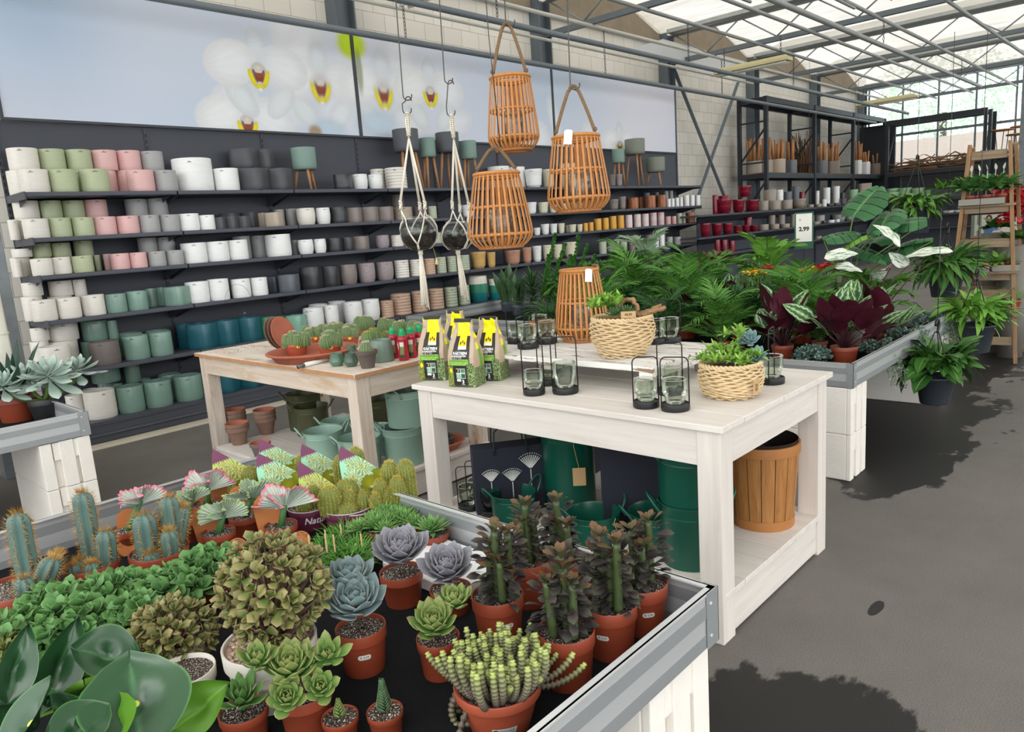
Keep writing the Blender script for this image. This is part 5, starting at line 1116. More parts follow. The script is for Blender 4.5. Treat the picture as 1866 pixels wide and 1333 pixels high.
# ================================================================== items on and under the tables
blk_m=plain('matt black metal','#222324',.45,.3,.08,6); smoke=glassmat('smoky green glass',(.70,.755,.68),.12,.05); smoke2=glassmat('smoky glass base',(.5,.56,.5),.1,.05)
def ribglass(r,h,seg=88):
    z=[(.001,.004),(r*.6,.002),(r*.72,.006),(r*.80,.014),(r*.86,.03),(r*.9,h*.35),(r*.97,h*.45),(r,h*.5),(r,h)]; z3=[(r-.003,h-.001),(r,h+.0015),(r+.0012,h)]; z2=[(r,h),(r-.002,h+.001),(r-.004,h),(r-.004,h*.5),(r*.84,.03),(.001,.01)]
    return lathe(z,seg,0,seg//2,.012), lathe(z3,40)
def lantern(label,P,r=.042,hg=.085,hw=.20,rz=0,grp='ribbed glass lanterns with black wire handles'):
    t=thing('wind_light',label,'lantern',P,rz,grp); hb=.024
    b=MB(); b.add(lathe([(.001,0),(r*1.13,0),(r*1.15,.002),(r*1.15,hb-.002),(r*1.13,hb),(r*1.02,hb),(r*1.0,hb-.004),(.001,hb-.005)],40)); b.build('stand',blk_m,t,auto=40)
    a,c=ribglass(r,hg); b=MB(); b.add(a,T(0,0,hb-.003)); b.add(c,T(0,0,hb-.003)); b.build('glass_cup',smoke,t)
    x=r*1.12; pts=[(-x,0,.004),(-x,0,hw-.02)]+[(-x+.018*(1-math.cos(q)),0,hw-.02+.02*math.sin(q)) for q in np.linspace(.2,PI/2,5)]+[(x-.018*(1-math.cos(q)),0,hw-.02+.02*math.sin(q)) for q in np.linspace(PI/2,.2,5)]+[(x,0,hw-.02),(x,0,.004)]
    b=MB(); b.add(tube(pts,.0024,7)); b.build('handle',blk_m,t); return t
ZT=.766; fr=lambda P: math.atan2(-P[1],-P[0])+PI/2
for px,py,s,hw,l,z in ((974,722,.9,.22,'glass lantern, left one of the group at the table front edge',ZT),(1031,720,1.08,.225,'taller glass lantern, right one of the group at the front edge',ZT),(999,704,.85,.205,'glass lantern standing behind the two at the front edge',ZT),(1178,746,.95,.18,'glass lantern at the front, beside the wrapped pallet foot',ZT),(1231,752,1.02,.185,'glass lantern with its base nearest the table front, right of the foot',ZT),(1222,722,.98,.20,'glass lantern behind the two by the pallet foot',ZT),(1406,702,1.02,.215,'glass lantern at the far right behind the round planted basket',ZT),
  (963,637,1.02,.19,'glass lantern in front of its group on the low pallet',.877),(942,627,.95,.20,'glass lantern at left of its group on the low pallet',.877),(997,628,1.0,.19,'glass lantern at right of its group on the low pallet',.877),(985,612,.95,.20,'glass lantern at the back of its group on the low pallet',.877),(1221,626,1.02,.19,'glass lantern right of the big planted basket on the pallet',.877),(1196,628,1.0,.185,'glass lantern half hidden behind the big planted basket',.877)):
    r=.042*s; P=stand(px,py,z,r*1.15); lantern(l,P,r,.085*s*(1.12 if 'taller' in l else 1),hw,fr(P)+(1.35 if 'far right' in l else R.uniform(-.15,.15)))
# low pallet on wrapped feet
def chipmat():
    n=NT('flaking white paint'); mp=n.n('ShaderNodeMapping',{0:(n.tc(),3),3:(40,5,40)}); g=n.noise(1,6,.7,vec=mp); mk=n.ramp(g,[(.56,'#000000'),(.60,'#ffffff')]); c=n.mix((mk,0),n.mix((n.noise(9,4),0),'#e6e4e0','#d5d2cc'),n.mix((n.noise(20,3),0),'#6d5747','#a3856c')); return n.finish(c,.75,0,(g,.4,.004))
chip=chipmat(); px0,px1,py0,py1=2.335,2.90,1.478,2.50
t=thing('low_pallet','low pallet with flaking white paint standing on the white table','pallet',((px0+px1)/2,(py0+py1)/2,ZT)); w,d=(px1-px0)/2,(py1-py0)/2
for i in range(5):
    b=MB(); x0=-w+i*2*w/5; b.add(box(x0+.003,x0+2*w/5-.003,-d,d,.088,.1105+R.uniform(-.001,.0005))); b.build('board',chip,t,smooth=False,bevel=.003)
for y in (-d+.03,0,d-.03):
    b=MB(); b.add(box(-w,w,y-.03,y+.03,.062,.088)); b.build('bearer',chip,t,smooth=False,bevel=.003)
film=plain('crumpled clear film','#b9b2aa',.25,0,.45,18,.9,28,spec=.9)
for sx,sy in ((-1,-1),(1,-1),(-1,1),(1,1)):
    b=MB(); rr=random.Random(sx*3+sy); g=lathe([(.001,0),(.036,0),(.042,.006),(.043,.03),(.041,.058),(.036,.0615),(.001,.0615)],14,4); g[0][:]*=1; 
    V=g[0].copy(); V+=np.array([[rr.uniform(-.003,.003),rr.uniform(-.003,.003),0] for _ in V]); b.add((V,g[1],g[2]),T(sx*(w-.045),sy*(d-.06),.0)); b.build('wrapped_foot',film,t,smooth=False)
# rattan lanterns
ratt=wood('honey rattan','#c98a4c','#b27339',.45,14,2,None,0,.15,False); ratd=plain('dark rattan rim','#a86f3c',.5,0,.2,20); rope=None
def ropemat():
    n=NT('twisted jute'); s=n.n('ShaderNodeSeparateXYZ',{0:n.n('ShaderNodeUVMap')}); q=n.math('SINE',n.math('MULTIPLY_ADD',(s,0),12.566,n.math('MULTIPLY',(s,1),260))); c=n.mix(n.math('MULTIPLY_ADD',q,.5,.5),'#8a6a48','#c4a27a'); return n.finish(c,.9,0,(q,.8,.004))
rope=ropemat(); clear=glassmat('clear jar glass',(.92,.94,.93),.1)
def rattan(label,P,H,rt,rm,rb,zm,rz=0,handle=None,tagd=None,n_=30,cat='lantern'):
    'slatted lantern: rt top radius, rm belly radius at zm, rb foot radius'
    t=thing('rattan_lantern',label,cat,P,rz,'slatted rattan lanterns')
    zs=np.concatenate([np.linspace(0,zm,7)[:-1],np.linspace(zm,H,9)]); 
    def rad(z):
        f=z/H
        if z<zm: return rb+(rm-rb)*math.sin(PI/2*min(1,z/zm))**.8
        return rm+(rt-rm)*((z-zm)/(H-zm))**1.12
    for k in range(n_):
        a=k*2*PI/n_; pts=[(rad(z)*math.cos(a),rad(z)*math.sin(a),z+.004) for z in zs]; b=MB(); b.add(tube(pts,.0056,6,flat=.4)); b.build('slat',ratt,t)
    def ring(z,r,w,mat,nm,fl=1.0):
        b=MB(); b.add(tube([(r*math.cos(a),r*math.sin(a),z) for a in np.linspace(0,2*PI,44,endpoint=False)],w,8,closed=True)); b.build(nm,mat,t)
    ring(H,rt,.008,ratt,'top_ring'); ring(H-.012,rt-.002,.006,ratd,'top_ring'); ring(.006,rb,.008,ratd,'foot_ring'); ring(.004,rb-.012,.006,ratd,'foot_ring')
    for z in (zm*.95,H*.56): ring(z,rad(z)-.007,.0065,ratt,'band')
    b=MB(); b.add(lathe([(.001,zm*.80),(rm*.42,zm*.80),(rm*.42,zm*.80+.008),(.001,zm*.80+.008)],24)); b.add(bar((-rad(zm*.8)+.004,0,zm*.80),(rad(zm*.8)-.004,0,zm*.80),.012,.006)); b.build('glass_shelf',ratd,t)
    r=rm*.40; h=H*.36; b=MB(); b.add(lathe([(.001,0),(r*.95,0),(r,.006),(r,h*.88),(r*.9,h*.93),(r*.92,h),(r*.9,h),(r*.88,h*.93),(r*.97,h*.87),(r*.97,.01),(.001,.006)],32),T(0,0,zm*.80+.009)); b.build('glass_jar',clear,t)
    if handle:
        hx,hz=handle; m=MB(); s=.018
        for sg in (-1,1):
            pts=[(sg*(rt*.86),0,H+.02)]; 
            for q in np.linspace(.15,1,9): pts.append((sg*(rt*.86*(1-q)+.014*math.sin(q*PI/2)*1.0),0,H+.02+(hz-.02)*q-(.012*(q>.95))))
            m.add(tube(pts,.0075,8)); 
        m.add(tube([(.014*math.cos(a),0,H+hz-.012+.014*math.sin(a)) for a in np.linspace(0,PI,8)],.0075,8)); m.build('rope_handle',rope,t)
        m=MB()
        for sg in (-1,1): m.add(tube([(sg*rt*.86,0,H+.03),(sg*rt*.88,0,H+.015),(sg*rt*.9,0,H-.006)],.0022,6)); m.add(tube([(sg*rt*.86+.009*math.cos(a),0,H+.028+.009*math.sin(a)) for a in np.linspace(0,2*PI,10,endpoint=False)],.0018,5,closed=True))
        m.build('handle_clip',wire,t)
    if tagd:
        m=MB(); m.add(prism([(-.018,-.06),(.018,-.06),(.018,-.006),(.01,0),(-.01,0),(-.018,-.006)],-.0006,.0006),Rz(tagd[0]-rz)@T(0,-rt-.014,H+tagd[1])@Ry(.12)@Rx(PI/2-.1)); m.build('hang_tag',plain('white card','#efece4',.6),t,smooth=False)
    return t
P=stand(1062,624,.877,.075); rf=fr(P)
t=rattan('slatted rattan lantern standing on the low pallet behind the planted basket',P,.335,.088,.128,.086,.072,0,None,(rf+.45,.008))
m=MB(); m.add(tube([(.088*math.cos(a),.088*math.sin(a),.335+.015*math.sin((a-rf+.5)*1.5)) for a in np.linspace(rf-.3,rf+.7,7)]+[((.1+.012*q)*math.cos(rf+.75+.12*q),(.1+.012*q)*math.sin(rf+.75+.12*q),.33-.025*q) for q in range(5)],.0075,8)); m.build('rope_handle',rope,t)
def hangl(label,cx,ty,by,wmid,d,hookpx,tagd=None,wtop=None):
    P=atd(cx,by,d); Q=onvert(P,cx,ty); H=Q[2]-P[2]; s=d/FPX; rm=wmid/2*s; rt=wtop/2*s; hk=onvert(P,*hookpx); t=rattan(label,P,H,rt,rm,rm*.66,H*.20,fr(P)+.15,(0,hk[2]-Q[2]),tagd); return t,P,hk
t,PA,hkA=hangl('slatted rattan lantern hanging highest, against the orchid print',938,141,276,93,3.35,(930,42),None,70)
t,PB,hkB=hangl('slatted rattan lantern hanging below the highest one',914,316,452,118,3.25,(912,268),None,80)
t,PC,hkC=hangl('slatted rattan lantern hanging at right with a white tag',1056,249,386,113,3.25,(1048,157),(fr(PB)-.35,.02),82)
hooks=[]
def shook(label,P0,top,grp='wire S hooks'):
    'long hook from (x,y,top) down to P0'
    t=thing('wire_hook',label,'hook',P0,fr(P0),grp); L=top-P0[2]; m=MB(); pts=[(.02*math.cos(a)-.0,0,.012+.02*math.sin(a)-.012) for a in np.linspace(.3,-PI,10)]; pts=[(x-.0,y,z+.012) for x,y,z in pts]+[(-.02,0,.04),(-.004,0,L-.03)]+[(-.004+.014*(1-math.cos(a)),0,L-.03+.02*math.sin(a)) for a in np.linspace(.3,PI,7)]; m.add(tube(pts,.0028,7)); m.build('hook_wire',wire,t); return t
ZR2=3.05
shook('long wire hook carrying the highest rattan lantern',hkA-np.array([0,0,.006]),ZR2)
shook('long wire hook carrying the right rattan lantern',hkC-np.array([0,0,.006]),ZR2)
# thin cord that carries the lower lantern beside the upper one
q0=hkB; t=thing('hanging_wire','thin wire passing left of the highest lantern to the lower one','wire',q0); A=onvert(q0,890,60)-q0; m=MB(); m.add(tube([(0,0,0),tuple(A),(A[0],A[1],ZR2-q0[2])],.0022,6)); m.build('strand',wire,t)
# display rails above the table that the hooks hang from, above the picture
for y,l in ((float(hkA[1]),'front display rail above the white table, out of the photo top'),(float(hkC[1]),'second display rail above the white table')):
    m=MB(); m.add(tube([(0,y,ZR2+.012),(7,y,ZR2+.012)],.012,8)); o=struct(m.build('hanging_rail',pipem))
# macrame hangers with glass bowls
cord=plain('cream cotton cord','#e3dccd',.9,0,.12,60,.5,200); moss=plain('dark soil in glass','#2a2420',.9,0,.5,30,.6,60)
bowlg=glassmat('bowl glass',(.90,.92,.91),.12); plantin=leafmat('terrarium moss','#5f7a58','#86a07c',.6)
def macrame(label,top,neck,knots,bowl,bw,bottom,fr_bottom,d,lblb):
    P=atd(*bowl,d); r=bw/2*mpp(P); t=thing('macrame_hanger',label,'plant hanger',P,0,'cream macrame plant hangers'); rel=lambda x,y,dd=0:(onvert(P+hdir(P)*dd,x,y)-P)
    Tp=rel(*top); Nk=rel(*neck); m=MB()
    for i in range(6):
        a=i*PI/3; w=.011; m.add(tube([tuple(Tp),tuple(Tp*.7+Nk*.3+np.array([w*math.cos(a),w*math.sin(a),0])),tuple(Tp*.35+Nk*.65+np.array([w*.8*math.cos(a),w*.8*math.sin(a),0])),tuple(Nk)],.0032,6))
    for i in range(11):
        f=i/10*.8+.08; c=Tp*(1-f)+Nk*f; w=.0085*(1.15-.4*f); m.add(tube([(c[0]+w*1.25*math.cos(a),c[1]+w*1.25*math.sin(a),c[2]+.002*math.sin(a*2)) for a in np.linspace(0,2*PI,10,endpoint=False)],.0028,5,closed=True))
    m.build('top_wrap',cord,t)
    m=MB(); k3=[]
    fz=math.atan2(-P[1],-P[0])
    S=np.array([-math.sin(fz),math.cos(fz),0]); S=S if S@CR>0 else -S; Dp=hdir(P)
    for i,(kx,ky,dd) in enumerate(knots):
        K=rel(kx,ky,dd); k3.append(K)
        for s in (-1,0,1): m.add(tube([tuple(Nk+S*.002*s),tuple(K+S*.0035*s+np.array([0,0,.012]))],.0026,6))
        for j in range(5): m.add(tube([(K[0]+.006*math.cos(a),K[1]+.006*math.sin(a),K[2]-.008*j+.012+.004*math.sin(a+j)) for a in np.linspace(0,2*PI,8,endpoint=False)],.0036,5,closed=True))
    m.build('suspension_cords',cord,t); m=MB(); B=np.array([0,0,-r*.93])
    kk=len(k3)
    for i,K in enumerate(k3):
        K=K-np.array([0,0,.03])
        for sg in (-1,1):
            a1=math.atan2(K[1],K[0])+sg*PI/kk; e=np.array([r*1.01*math.cos(a1)*.82,r*1.01*math.sin(a1)*.82,-r*.56]); mid=[]
            for f in np.linspace(0,1,8):
                q=K*(1-f)+e*f; L=np.linalg.norm(q); q=q*(max(L,r*1.035)/L); mid.append(tuple(q))
            for o_ in (-.003,.003): m.add(tube([(x,y,z+o_) for x,y,z in mid],.0024,6))
            m.add(tube([mid[-1],(e[0]*.75,e[1]*.75,-r*.85),tuple(B)],.0042,6,flat=.5))
    m.build('net',cord,t)
    bt=rel(*bottom); rr=random.Random(label); m=MB()
    m.add(tube([tuple(B),tuple(B+np.array([0,0,-.02]))],.012,8))
    for i in range(16):
        a=i*2.4; w=.008+.006*(i%3)/2; e=bt*rr.uniform(.86,1.0); e=e+np.array([w*1.3*math.cos(a),w*1.3*math.sin(a),0]); m.add(tube([tuple(B+np.array([.006*math.cos(a),.006*math.sin(a),-.01])),tuple(B*.5+bt*.5+np.array([w*math.cos(a),w*math.sin(a),0])),tuple(e)],[.0026,.0026,.0032],5))
    m.build('fringe',cord,t)
    b=thing('glass_bowl',lblb,'bowl',P); z=np.linspace(-.93,.80,14); pr=[(.001,-.93*r)]+[(r*math.sqrt(max(.02,1-q*q)),r*q) for q in z[1:]]+[(r*.62,r*.80),(r*.66,r*.86)]+[(r*.63,r*.85)]
    g=MB(); g.add(lathe(pr,40)); g.build('bowl_glass',bowlg,b); g=MB(); zz=np.linspace(-.9,.0,9); g.add(lathe([(.001,-.9*r)]+[(r*.95*math.sqrt(1-q*q),r*q) for q in zz]+[(r*.5,r*.05),(.001,r*.04)],28)); g.build('soil_fill',moss,b)
    g=MB(); g.many(flat_leaf(r*.62,.007,'lan',4,1,.9,0),grow(34,5,r*.5,(25,80),(.6,1.1),0)); g.build('moss',plantin,b)
    return t,Tp+P
t,M1=macrame('cream macrame hanger, left of two, over the worn table',(742,203),(745,252),[(730,372,-.03),(774,372,-.03),(765,374,.05)],(763,424),68,(776,566),0,3.55,'clear glass bowl with dark soil in the left macrame hanger')
t,M2=macrame('cream macrame hanger, right of two, beside the rattan lantern',(822,207),(827,255),[(824,372,-.04),(854,374,.01),(838,378,.06)],(832,428),58,(849,552),0,3.75,'clear glass bowl with dark soil in the right macrame hanger')
m=MB(); m.add(tube([tuple(onvert(M1,788,446)),tuple(onvert(M1,795,470))],.001,4)); a=onvert(M1,795,470); m.add(tube([tuple(a),tuple(a-np.array([0,0,.03]))],[.003,.009],8)); o=m.build('tassel',plain('pale straw tassel','#d8c892',.8)); tag(o,'small straw tassel hanging beside the left glass bowl','tassel')
for M_,px,l in ((M1,(743,180),'left'),(M2,(818,150),'right')):
    K=onvert(M_,*px); t=shook('lower wire hook above the %s macrame hanger'%l,M_+np.array([0,0,-.004]),K[2]+.02); 
    K2=onvert(M_,px[0]-(6 if l=='left' else 4),108 if l=='left' else 78); shook('upper long wire hook above the %s macrame hanger'%l,K+np.array([0,0,.002]),ZR2)
for M_ in (M1,M2):
    m=MB(); m.add(tube([(0,float(M_[1]),ZR2+.012),(6,float(M_[1]),ZR2+.012)],.012,8)); struct(m.build('hanging_rail',pipem))
# planted baskets
rush=plain('twisted water hyacinth','#d3b98f',.75,0,.28,40,.4,150); rushd=plain('shadowed rush core','#a4875c',.9)
def basket(label,P,prof,rows,seg=22,strand=.0095):
    t=thing('woven_basket',label,'basket',P); zs=np.array([p[1] for p in prof]); rs=np.array([p[0] for p in prof])
    b=MB(); b.add(lathe([(.001,.002)]+[(max(.001,r-strand*.5),z) for r,z in prof]+[(r-strand*1.6,z) for r,z in prof[::-1]]+[(.001,.012)],40)); b.build('core',rushd,t)
    m=MB(); H=prof[-1][1]
    for j in range(rows):
        z=H*(j+.5)/rows; r=float(np.interp(z,zs,rs)); n_=seg*4
        for ph in (0,1):
            pts=[]; 
            for k in range(n_):
                a=k*2*PI/n_+j*.37; w=math.sin(a*seg/2+ph*PI+j*PI*.5); pts.append(((r+.0045*w)*math.cos(a),(r+.0045*w)*math.sin(a),z+(ph-.5)*H/rows*.42+.0022*math.cos(a*seg/2+j+ph*PI)))
            m.add(tube(pts,strand*.46,6,closed=True,flat=.9))
    m.build('weave',rush,t); m=MB(); r=rs[-1]
    for ph in (0,1):
        pts=[((r+.004*math.sin(a*20+ph*PI))*math.cos(a),(r+.004*math.sin(a*20+ph*PI))*math.sin(a),H+.003+.0045*math.cos(a*20+ph*PI)) for a in np.linspace(0,2*PI,160,endpoint=False)]; m.add(tube(pts,strand*.6,6,closed=True))
    m.build('rim_braid',rush,t); m=MB(); m.add(lathe([(.001,H*.9),(r*.93,H*.88)],20)); m.build('soil',soil,t); return t
lime=leafmat('fresh lime leaf','#7fb043','#9cc45a',.4,rib='#b4d07a'); blueg=leafmat('blue rosette leaf','#6f9298','#86a5a6',.5,edge='#a9bcb6',edgew=.06); hav=leafmat('dark pointed leaf','#3f5f3c','#587a4a',.4,edge='#8aa578',edgew=.1); drift=wood('weathered driftwood','#a8825c','#6f4f36',.85,8,0,None,0,.6,False)
def tufts(m,cx,cy,z,n_,L,sd,el=(30,85),W=.018,hh=.0):
    rr=random.Random(sd); 
    for k in range(n_):
        a=rr.uniform(0,6.3); q=rr.random(); x,y=cx+.05*q*math.cos(a),cy+.05*q*math.sin(a); zz=z+rr.uniform(0,hh); ms=[T(x,y,zz)@Rz(j*2.4+rr.uniform(-.3,.3))@Ry(-math.radians(rr.uniform(*el)))@Sc(rr.uniform(.7,1.1)) for j in range(10)]; m.many(flat_leaf(L,W,'lan',5,2,.8,.25),ms)
P=stand(1136,653,.877,.085); S=np.array([-HV[1],HV[0],0]); S=S if S@CR>0 else -S
B1=basket('big woven basket planted with succulents and driftwood, on the pallet',P,[(.070,0),(.082,.004),(.105,.03),(.124,.07),(.130,.105),(.126,.14),(.120,.155)],10)
def up2(P,px,py,dd=0): return onvert(np.array([P[0],P[1],0])+hdir(P)*dd,px,py)-P
m=MB()
for px,py,dd,n_ in ((1085,560,0,5),(1100,552,.03,5),(1112,548,.02,5),(1125,556,-.03,4),(1078,562,-.02,4)): c=up2(P,px,py,dd); tufts(m,c[0],c[1],c[2],n_,.05,px)
m.build('lime_succulent',lime,B1)
m=MB(); 
for px,py,dd in ((1132,572,-.04),(1142,572,-.05),(1120,575,-.05)): c=up2(P,px,py,dd); ms=rosette_M(30,.05,80,5,.003,.6,.4,px); m.many(thick_leaf(.055,.013,.006,'lan',5,6,-.3,.4),[T(*c)@q for q in ms])
m.build('pointed_succulent',hav,B1)
def driftwood(label_pts,nm,par,rad):
    m=MB()
    for pts,r in zip(label_pts,rad):
        pts=np.array(pts); q=[]; 
        for i in range(len(pts)-1):
            for f in np.linspace(0,1,5)[:-1]: q.append(pts[i]*(1-f)+pts[i+1]*f)
        q.append(pts[-1]); rr=random.Random(len(q)); m.add(tube([tuple(p+np.array([rr.uniform(-.003,.003) for _ in range(3)])) for p in q],[max(.004,r*(1-.5*abs(i/len(q)-.4))*rr.uniform(.8,1.2)) for i in range(len(q))],9,flat=.75))
    m.build(nm,drift,par)
driftwood([[up2(P,1122,560,.05),up2(P,1138,548,.05),up2(P,1152,545,.03),up2(P,1162,560,.02),up2(P,1158,580,.0)],[up2(P,1150,572,.0),up2(P,1172,574,-.02),up2(P,1192,566,-.03),up2(P,1212,560,-.03)],[up2(P,1158,572,.02),up2(P,1180,566,.02),up2(P,1205,556,.02)]],'driftwood',B1,[.013,.015,.012])
kraft=plain('kraft paper','#b9976a',.8)
def kraftag(par,C,w,h,txt,rot,tilt=.2,vert=False):
    m=MB(); M=T(*C)@Rz(rot)@Rx(PI/2-tilt); m.add(prism([(-w/2,-h/2),(w/2,-h/2),(w/2,h/2),(-w/2,h/2)],-.0006,.0006),M); tx=text_geo(txt,min(w,h)*.5 if not vert else w*.55,bold=.0003); 
    if vert: tx=(tx[0][:,[1,0,2]]*np.array([1,-1,1]),tx[1],None)
    V=tx[0].copy(); V[:,2]+=.0012; m.add((V,[f[:, ::-1] if vert else f for f in tx[1]],None),M,mi=1); m.build('price_tag',[kraft,ink],par,smooth=False)
kraftag(B1,up2(P,1145,573,-.125),.058,.026,'44,95',fr(P),.15)
P2=stand(1332,730,ZT,.085)
B2=basket('round woven basket planted with lime succulents and a blue rosette, at table right',P2,[(.066,0),(.078,.004),(.098,.02),(.109,.045),(.113,.075),(.108,.105),(.105,.118)],9)
m=MB()
for px,py,dd,n_,hh in ((1290,640,0,5,.02),(1305,650,-.04,5,0),(1330,650,-.05,5,0),(1352,655,-.04,5,0),(1320,635,.03,5,.02),(1345,610,.02,4,.03),(1342,640,.01,4,0),(1365,645,.0,4,0),(1282,650,-.03,4,0)): c=up2(P2,px,py,dd); tufts(m,c[0],c[1],c[2]-.012,n_,.046,px,(15,85),.013,hh)
rr=random.Random(2); c0=up2(P2,1342,660,.02); c1=up2(P2,1345,600,.02)
for f in np.linspace(0,1,9): c=c0*(1-f)+c1*f; m.many(flat_leaf(.036,.011,'lan',5,2,.7,.2),[T(*c)@Rz(j*2.4+f*9)@Ry(-math.radians(25+40*f))@Sc(1) for j in range(5)])
m.build('lime_succulent',lime,B2)
m=MB(); 
for (px,py,dd,ti,L) in ((1365,622,.05,.6,.05),(1378,650,.03,.9,.045)): c=up2(P2,px,py,dd); ms=rosette_M(24,L,80,5,.003,.6,.4,7); m.many(thick_leaf(L,.026,.008,'ech',6,8,-.5,.35),[T(*c)@Rz(math.atan2(-P2[1],-P2[0]))@Ry(ti)@q for q in ms])
m.build('blue_rosette',blueg,B2); kraftag(B2,up2(P2,1378,705,-.10),.022,.055,'29,95',fr(P2)+.5,-.12,True)
# soil bags
def bagprint(front=True,seed=0):
    nx,ny=70,110; V,F,uv=rect(0,1,0,1,0,nx,ny); u,v=uv[:,0],uv[:,1]; kr=np.array([.72,.64,.55]); c=np.tile(kr,(len(V),1)); rs=np.random.RandomState(seed); n_=len(V)
    noise=rs.rand(n_)
    def st(mask,col): c[mask]=np.array(col)
    if front:
        band=(u>.22-.16*(v<.42)*0)&(u<.88); blackm=(u>.24)&(u<.86)&(v<.82); st((u>.24-.10*np.clip((.75-v)/.75,0,1))&(u<.86)&(v<.80),(.17,.15,.15))
        st((v>.76)&(u>.26)&(u<.86),(.93,.90,.06)); st((v>.60)&(v<=.76)&(u>.42)&(u<.74),(.93,.90,.06)); st((v>.57)&(v<=.615)&(u>.42)&(u<.74),(.93,.96,.86))
        for (a,b) in ((.50,.655),(.58,.675),(.66,.655)): m=((u-a)/.035)**2+((v-b)/.022)**2<1; st(m,(.52,.27,.10))
        st((v>.335)&(v<.42)&(u>.08)&(u<.84),(.42,.66,.16)); m=(v>.335)&(v<.42)&(u>.12)&(u<.8)&(np.abs(((v*100)%2.4)-1.2)<.35)&(noise>.25); st(m,(.80,.88,.62))
        m=(u<.22)&(v<.33); c[m]=np.where(noise[m,None]<.5,np.array([.22,.32,.14]),np.array([.62,.64,.30])); m=(u>.74)&(v<.36)&(u<1); c[m]=np.where(noise[m,None]<.45,np.array([.12,.2,.12]),np.where(noise[m,None]<.75,np.array([.36,.5,.22]),np.array([.72,.76,.55])))
        m=((u-.13)/.06)**2+((v-.25)/.035)**2<1; st(m,(.93,.86,.1))
        st((u>.33)&(u<.68)&(v>.135)&(v<.285),(.75,.80,.74)); 
        for a,b,col in ((.34,.22,(.15,.10,.06)),(.52,.22,(.35,.48,.42)),(.34,.145,(.55,.72,.66)),(.52,.145,(.22,.34,.26))): m=(u>a)&(u<a+.15)&(v>b)&(v<b+.06); c[m]=np.array(col)*(.75+.5*noise[m,None])
        m=((u-.42)/.03)**2+((v-.252)/.018)**2<1; st(m,(.72,.62,.5)); st((u>.34)&(u<.5)&(v>.085)&(v<.12),(.86,.88,.86)); m=(u>.1)&(u<.9)&(v<.03)&(noise>.6); st(m,(.3,.36,.24))
    else:
        st((v>.72)&(u>.25),(.93,.90,.06)); m=(np.abs(u-.45-.15*np.sin(v*5))<.13)&(v<.6)&(v>.12); st(m,(.40,.66,.16)); m=(v<.30); c[m]=np.where(noise[m,None]<.4,np.array([.16,.26,.14]),np.where(noise[m,None]<.75,np.array([.38,.52,.26]),np.array([.76,.78,.6]))); m=(np.abs(u-.35)<.16)&(np.abs(v-.61)<.05); st(m,(.90,.88,.2))
    cl=np.clip(c,0,1); return np.where(cl<=.04045,cl/12.92,((cl+.055)/1.055)**2.4),nx,ny
pb=printmat('printed foil bag',.35); whi=plain('white lettering','#efeeea',.5); silt=plain('outlined lettering','#9b938c',.5); krf=plain('kraft bag side','#b8a48d',.7,0,.12,30)
def bag(label,P,w,dp,H,rz,seed):
    t=thing('soil_bag',label,'bag',P,rz,'cactus soil bags'); rs=np.random.RandomState(seed)
    def sec(v): # half width, half depth by height
        a=w/2*(1-.10*v-.32*max(0,(v-.55)/.45)**1.3+.10*max(0,(v-.86)/.14)); b=dp/2*(1-.15*v-.93*max(0,(v-.45)/.42)**1.2 if v<.87 else .05); return a,max(b,.004)
    for nm,side in (('front_panel',0),('side_panel',1),('back_panel',2),('side_panel',3)):
        cl,nx,ny=bagprint(side in(0,2),seed+side); V=np.zeros(((ny+1)*(nx+1),3)); i=0
        for j in range(ny+1):
            v=j/ny; a,b=sec(v); puff=1+.0*v
            for k in range(nx+1):
                u=k/nx; s=2*u-1; bl=.012*(1-s*s)*math.sin(PI*min(1,v*1.15))
                if side==0: p=(s*a,-b-bl,v*H)
                elif side==2: p=(-s*a,b+bl,v*H)
                elif side==1: p=(a+bl*.6-.02*(1-s*s)*(v>.6)*(v-.6)*2.5,s*b,v*H)
                else: p=(-a-bl*.6+.02*(1-s*s)*(v>.6)*(v-.6)*2.5,-s*b,v*H)
                V[i]=p; i+=1
        cr=.0035*np.sin(V[:,2]*95+V[:,0]*60+seed)*np.sin(V[:,0]*75+seed*2)*np.clip((V[:,2]/H-.5)*2,0.15,1); V[:,1]+=cr*(1 if side in(0,2) else .3); V[:,2]+=.004*np.sin(V[:,0]*70+seed)*(V[:,2]/H)**4
        b=MB(); b.add((V,[grid_faces(ny+1,nx+1)],None)); b.build(nm,pb,t,cols=cl)
    b=MB(); 
    def tx(s,size,x,z,mi,bold=0):
        v=z/H; a,bb=sec(v); g=text_geo(s,size,'LEFT',bold); q=g[0]; U=x+q[:,0]; zz=z+q[:,1]; vv=zz/H; S=U/np.array([sec(k)[0] for k in vv]); y=-np.array([sec(k)[1] for k in vv])-.012*(1-S*S)*np.sin(PI*np.minimum(1,vv*1.15))-.0045; b=MB(); b.add((np.c_[U,y,zz],g[1],None)); b.build('lettering',silt if mi else whi,t,smooth=False)
    tx('KAKTEEN',.0155,-.030,H*.515,0,.0006); tx('& SUKKULENTEN',.0088,-.034,H*.475,0,.0003); tx('ERDE',.022,-.036,H*.437,1,.0006); tx('3',.022,.006,H*.085,0,.0008); tx('Liter',.008,.004,H*.045,0); tx('torffrei',.007,-.016,H*.552,1)
    m=MB(); m.add(box(-w*.31,w*.31,-.006,.006,H-.012,H+.004)); m.build('fold',plain('black foil fold','#25221f',.35),t,smooth=False,bevel=.002); return t
Pb=at(850,706,2,ZT); rzb=math.atan2(-Pb[1],-Pb[0])+PI/2-.45
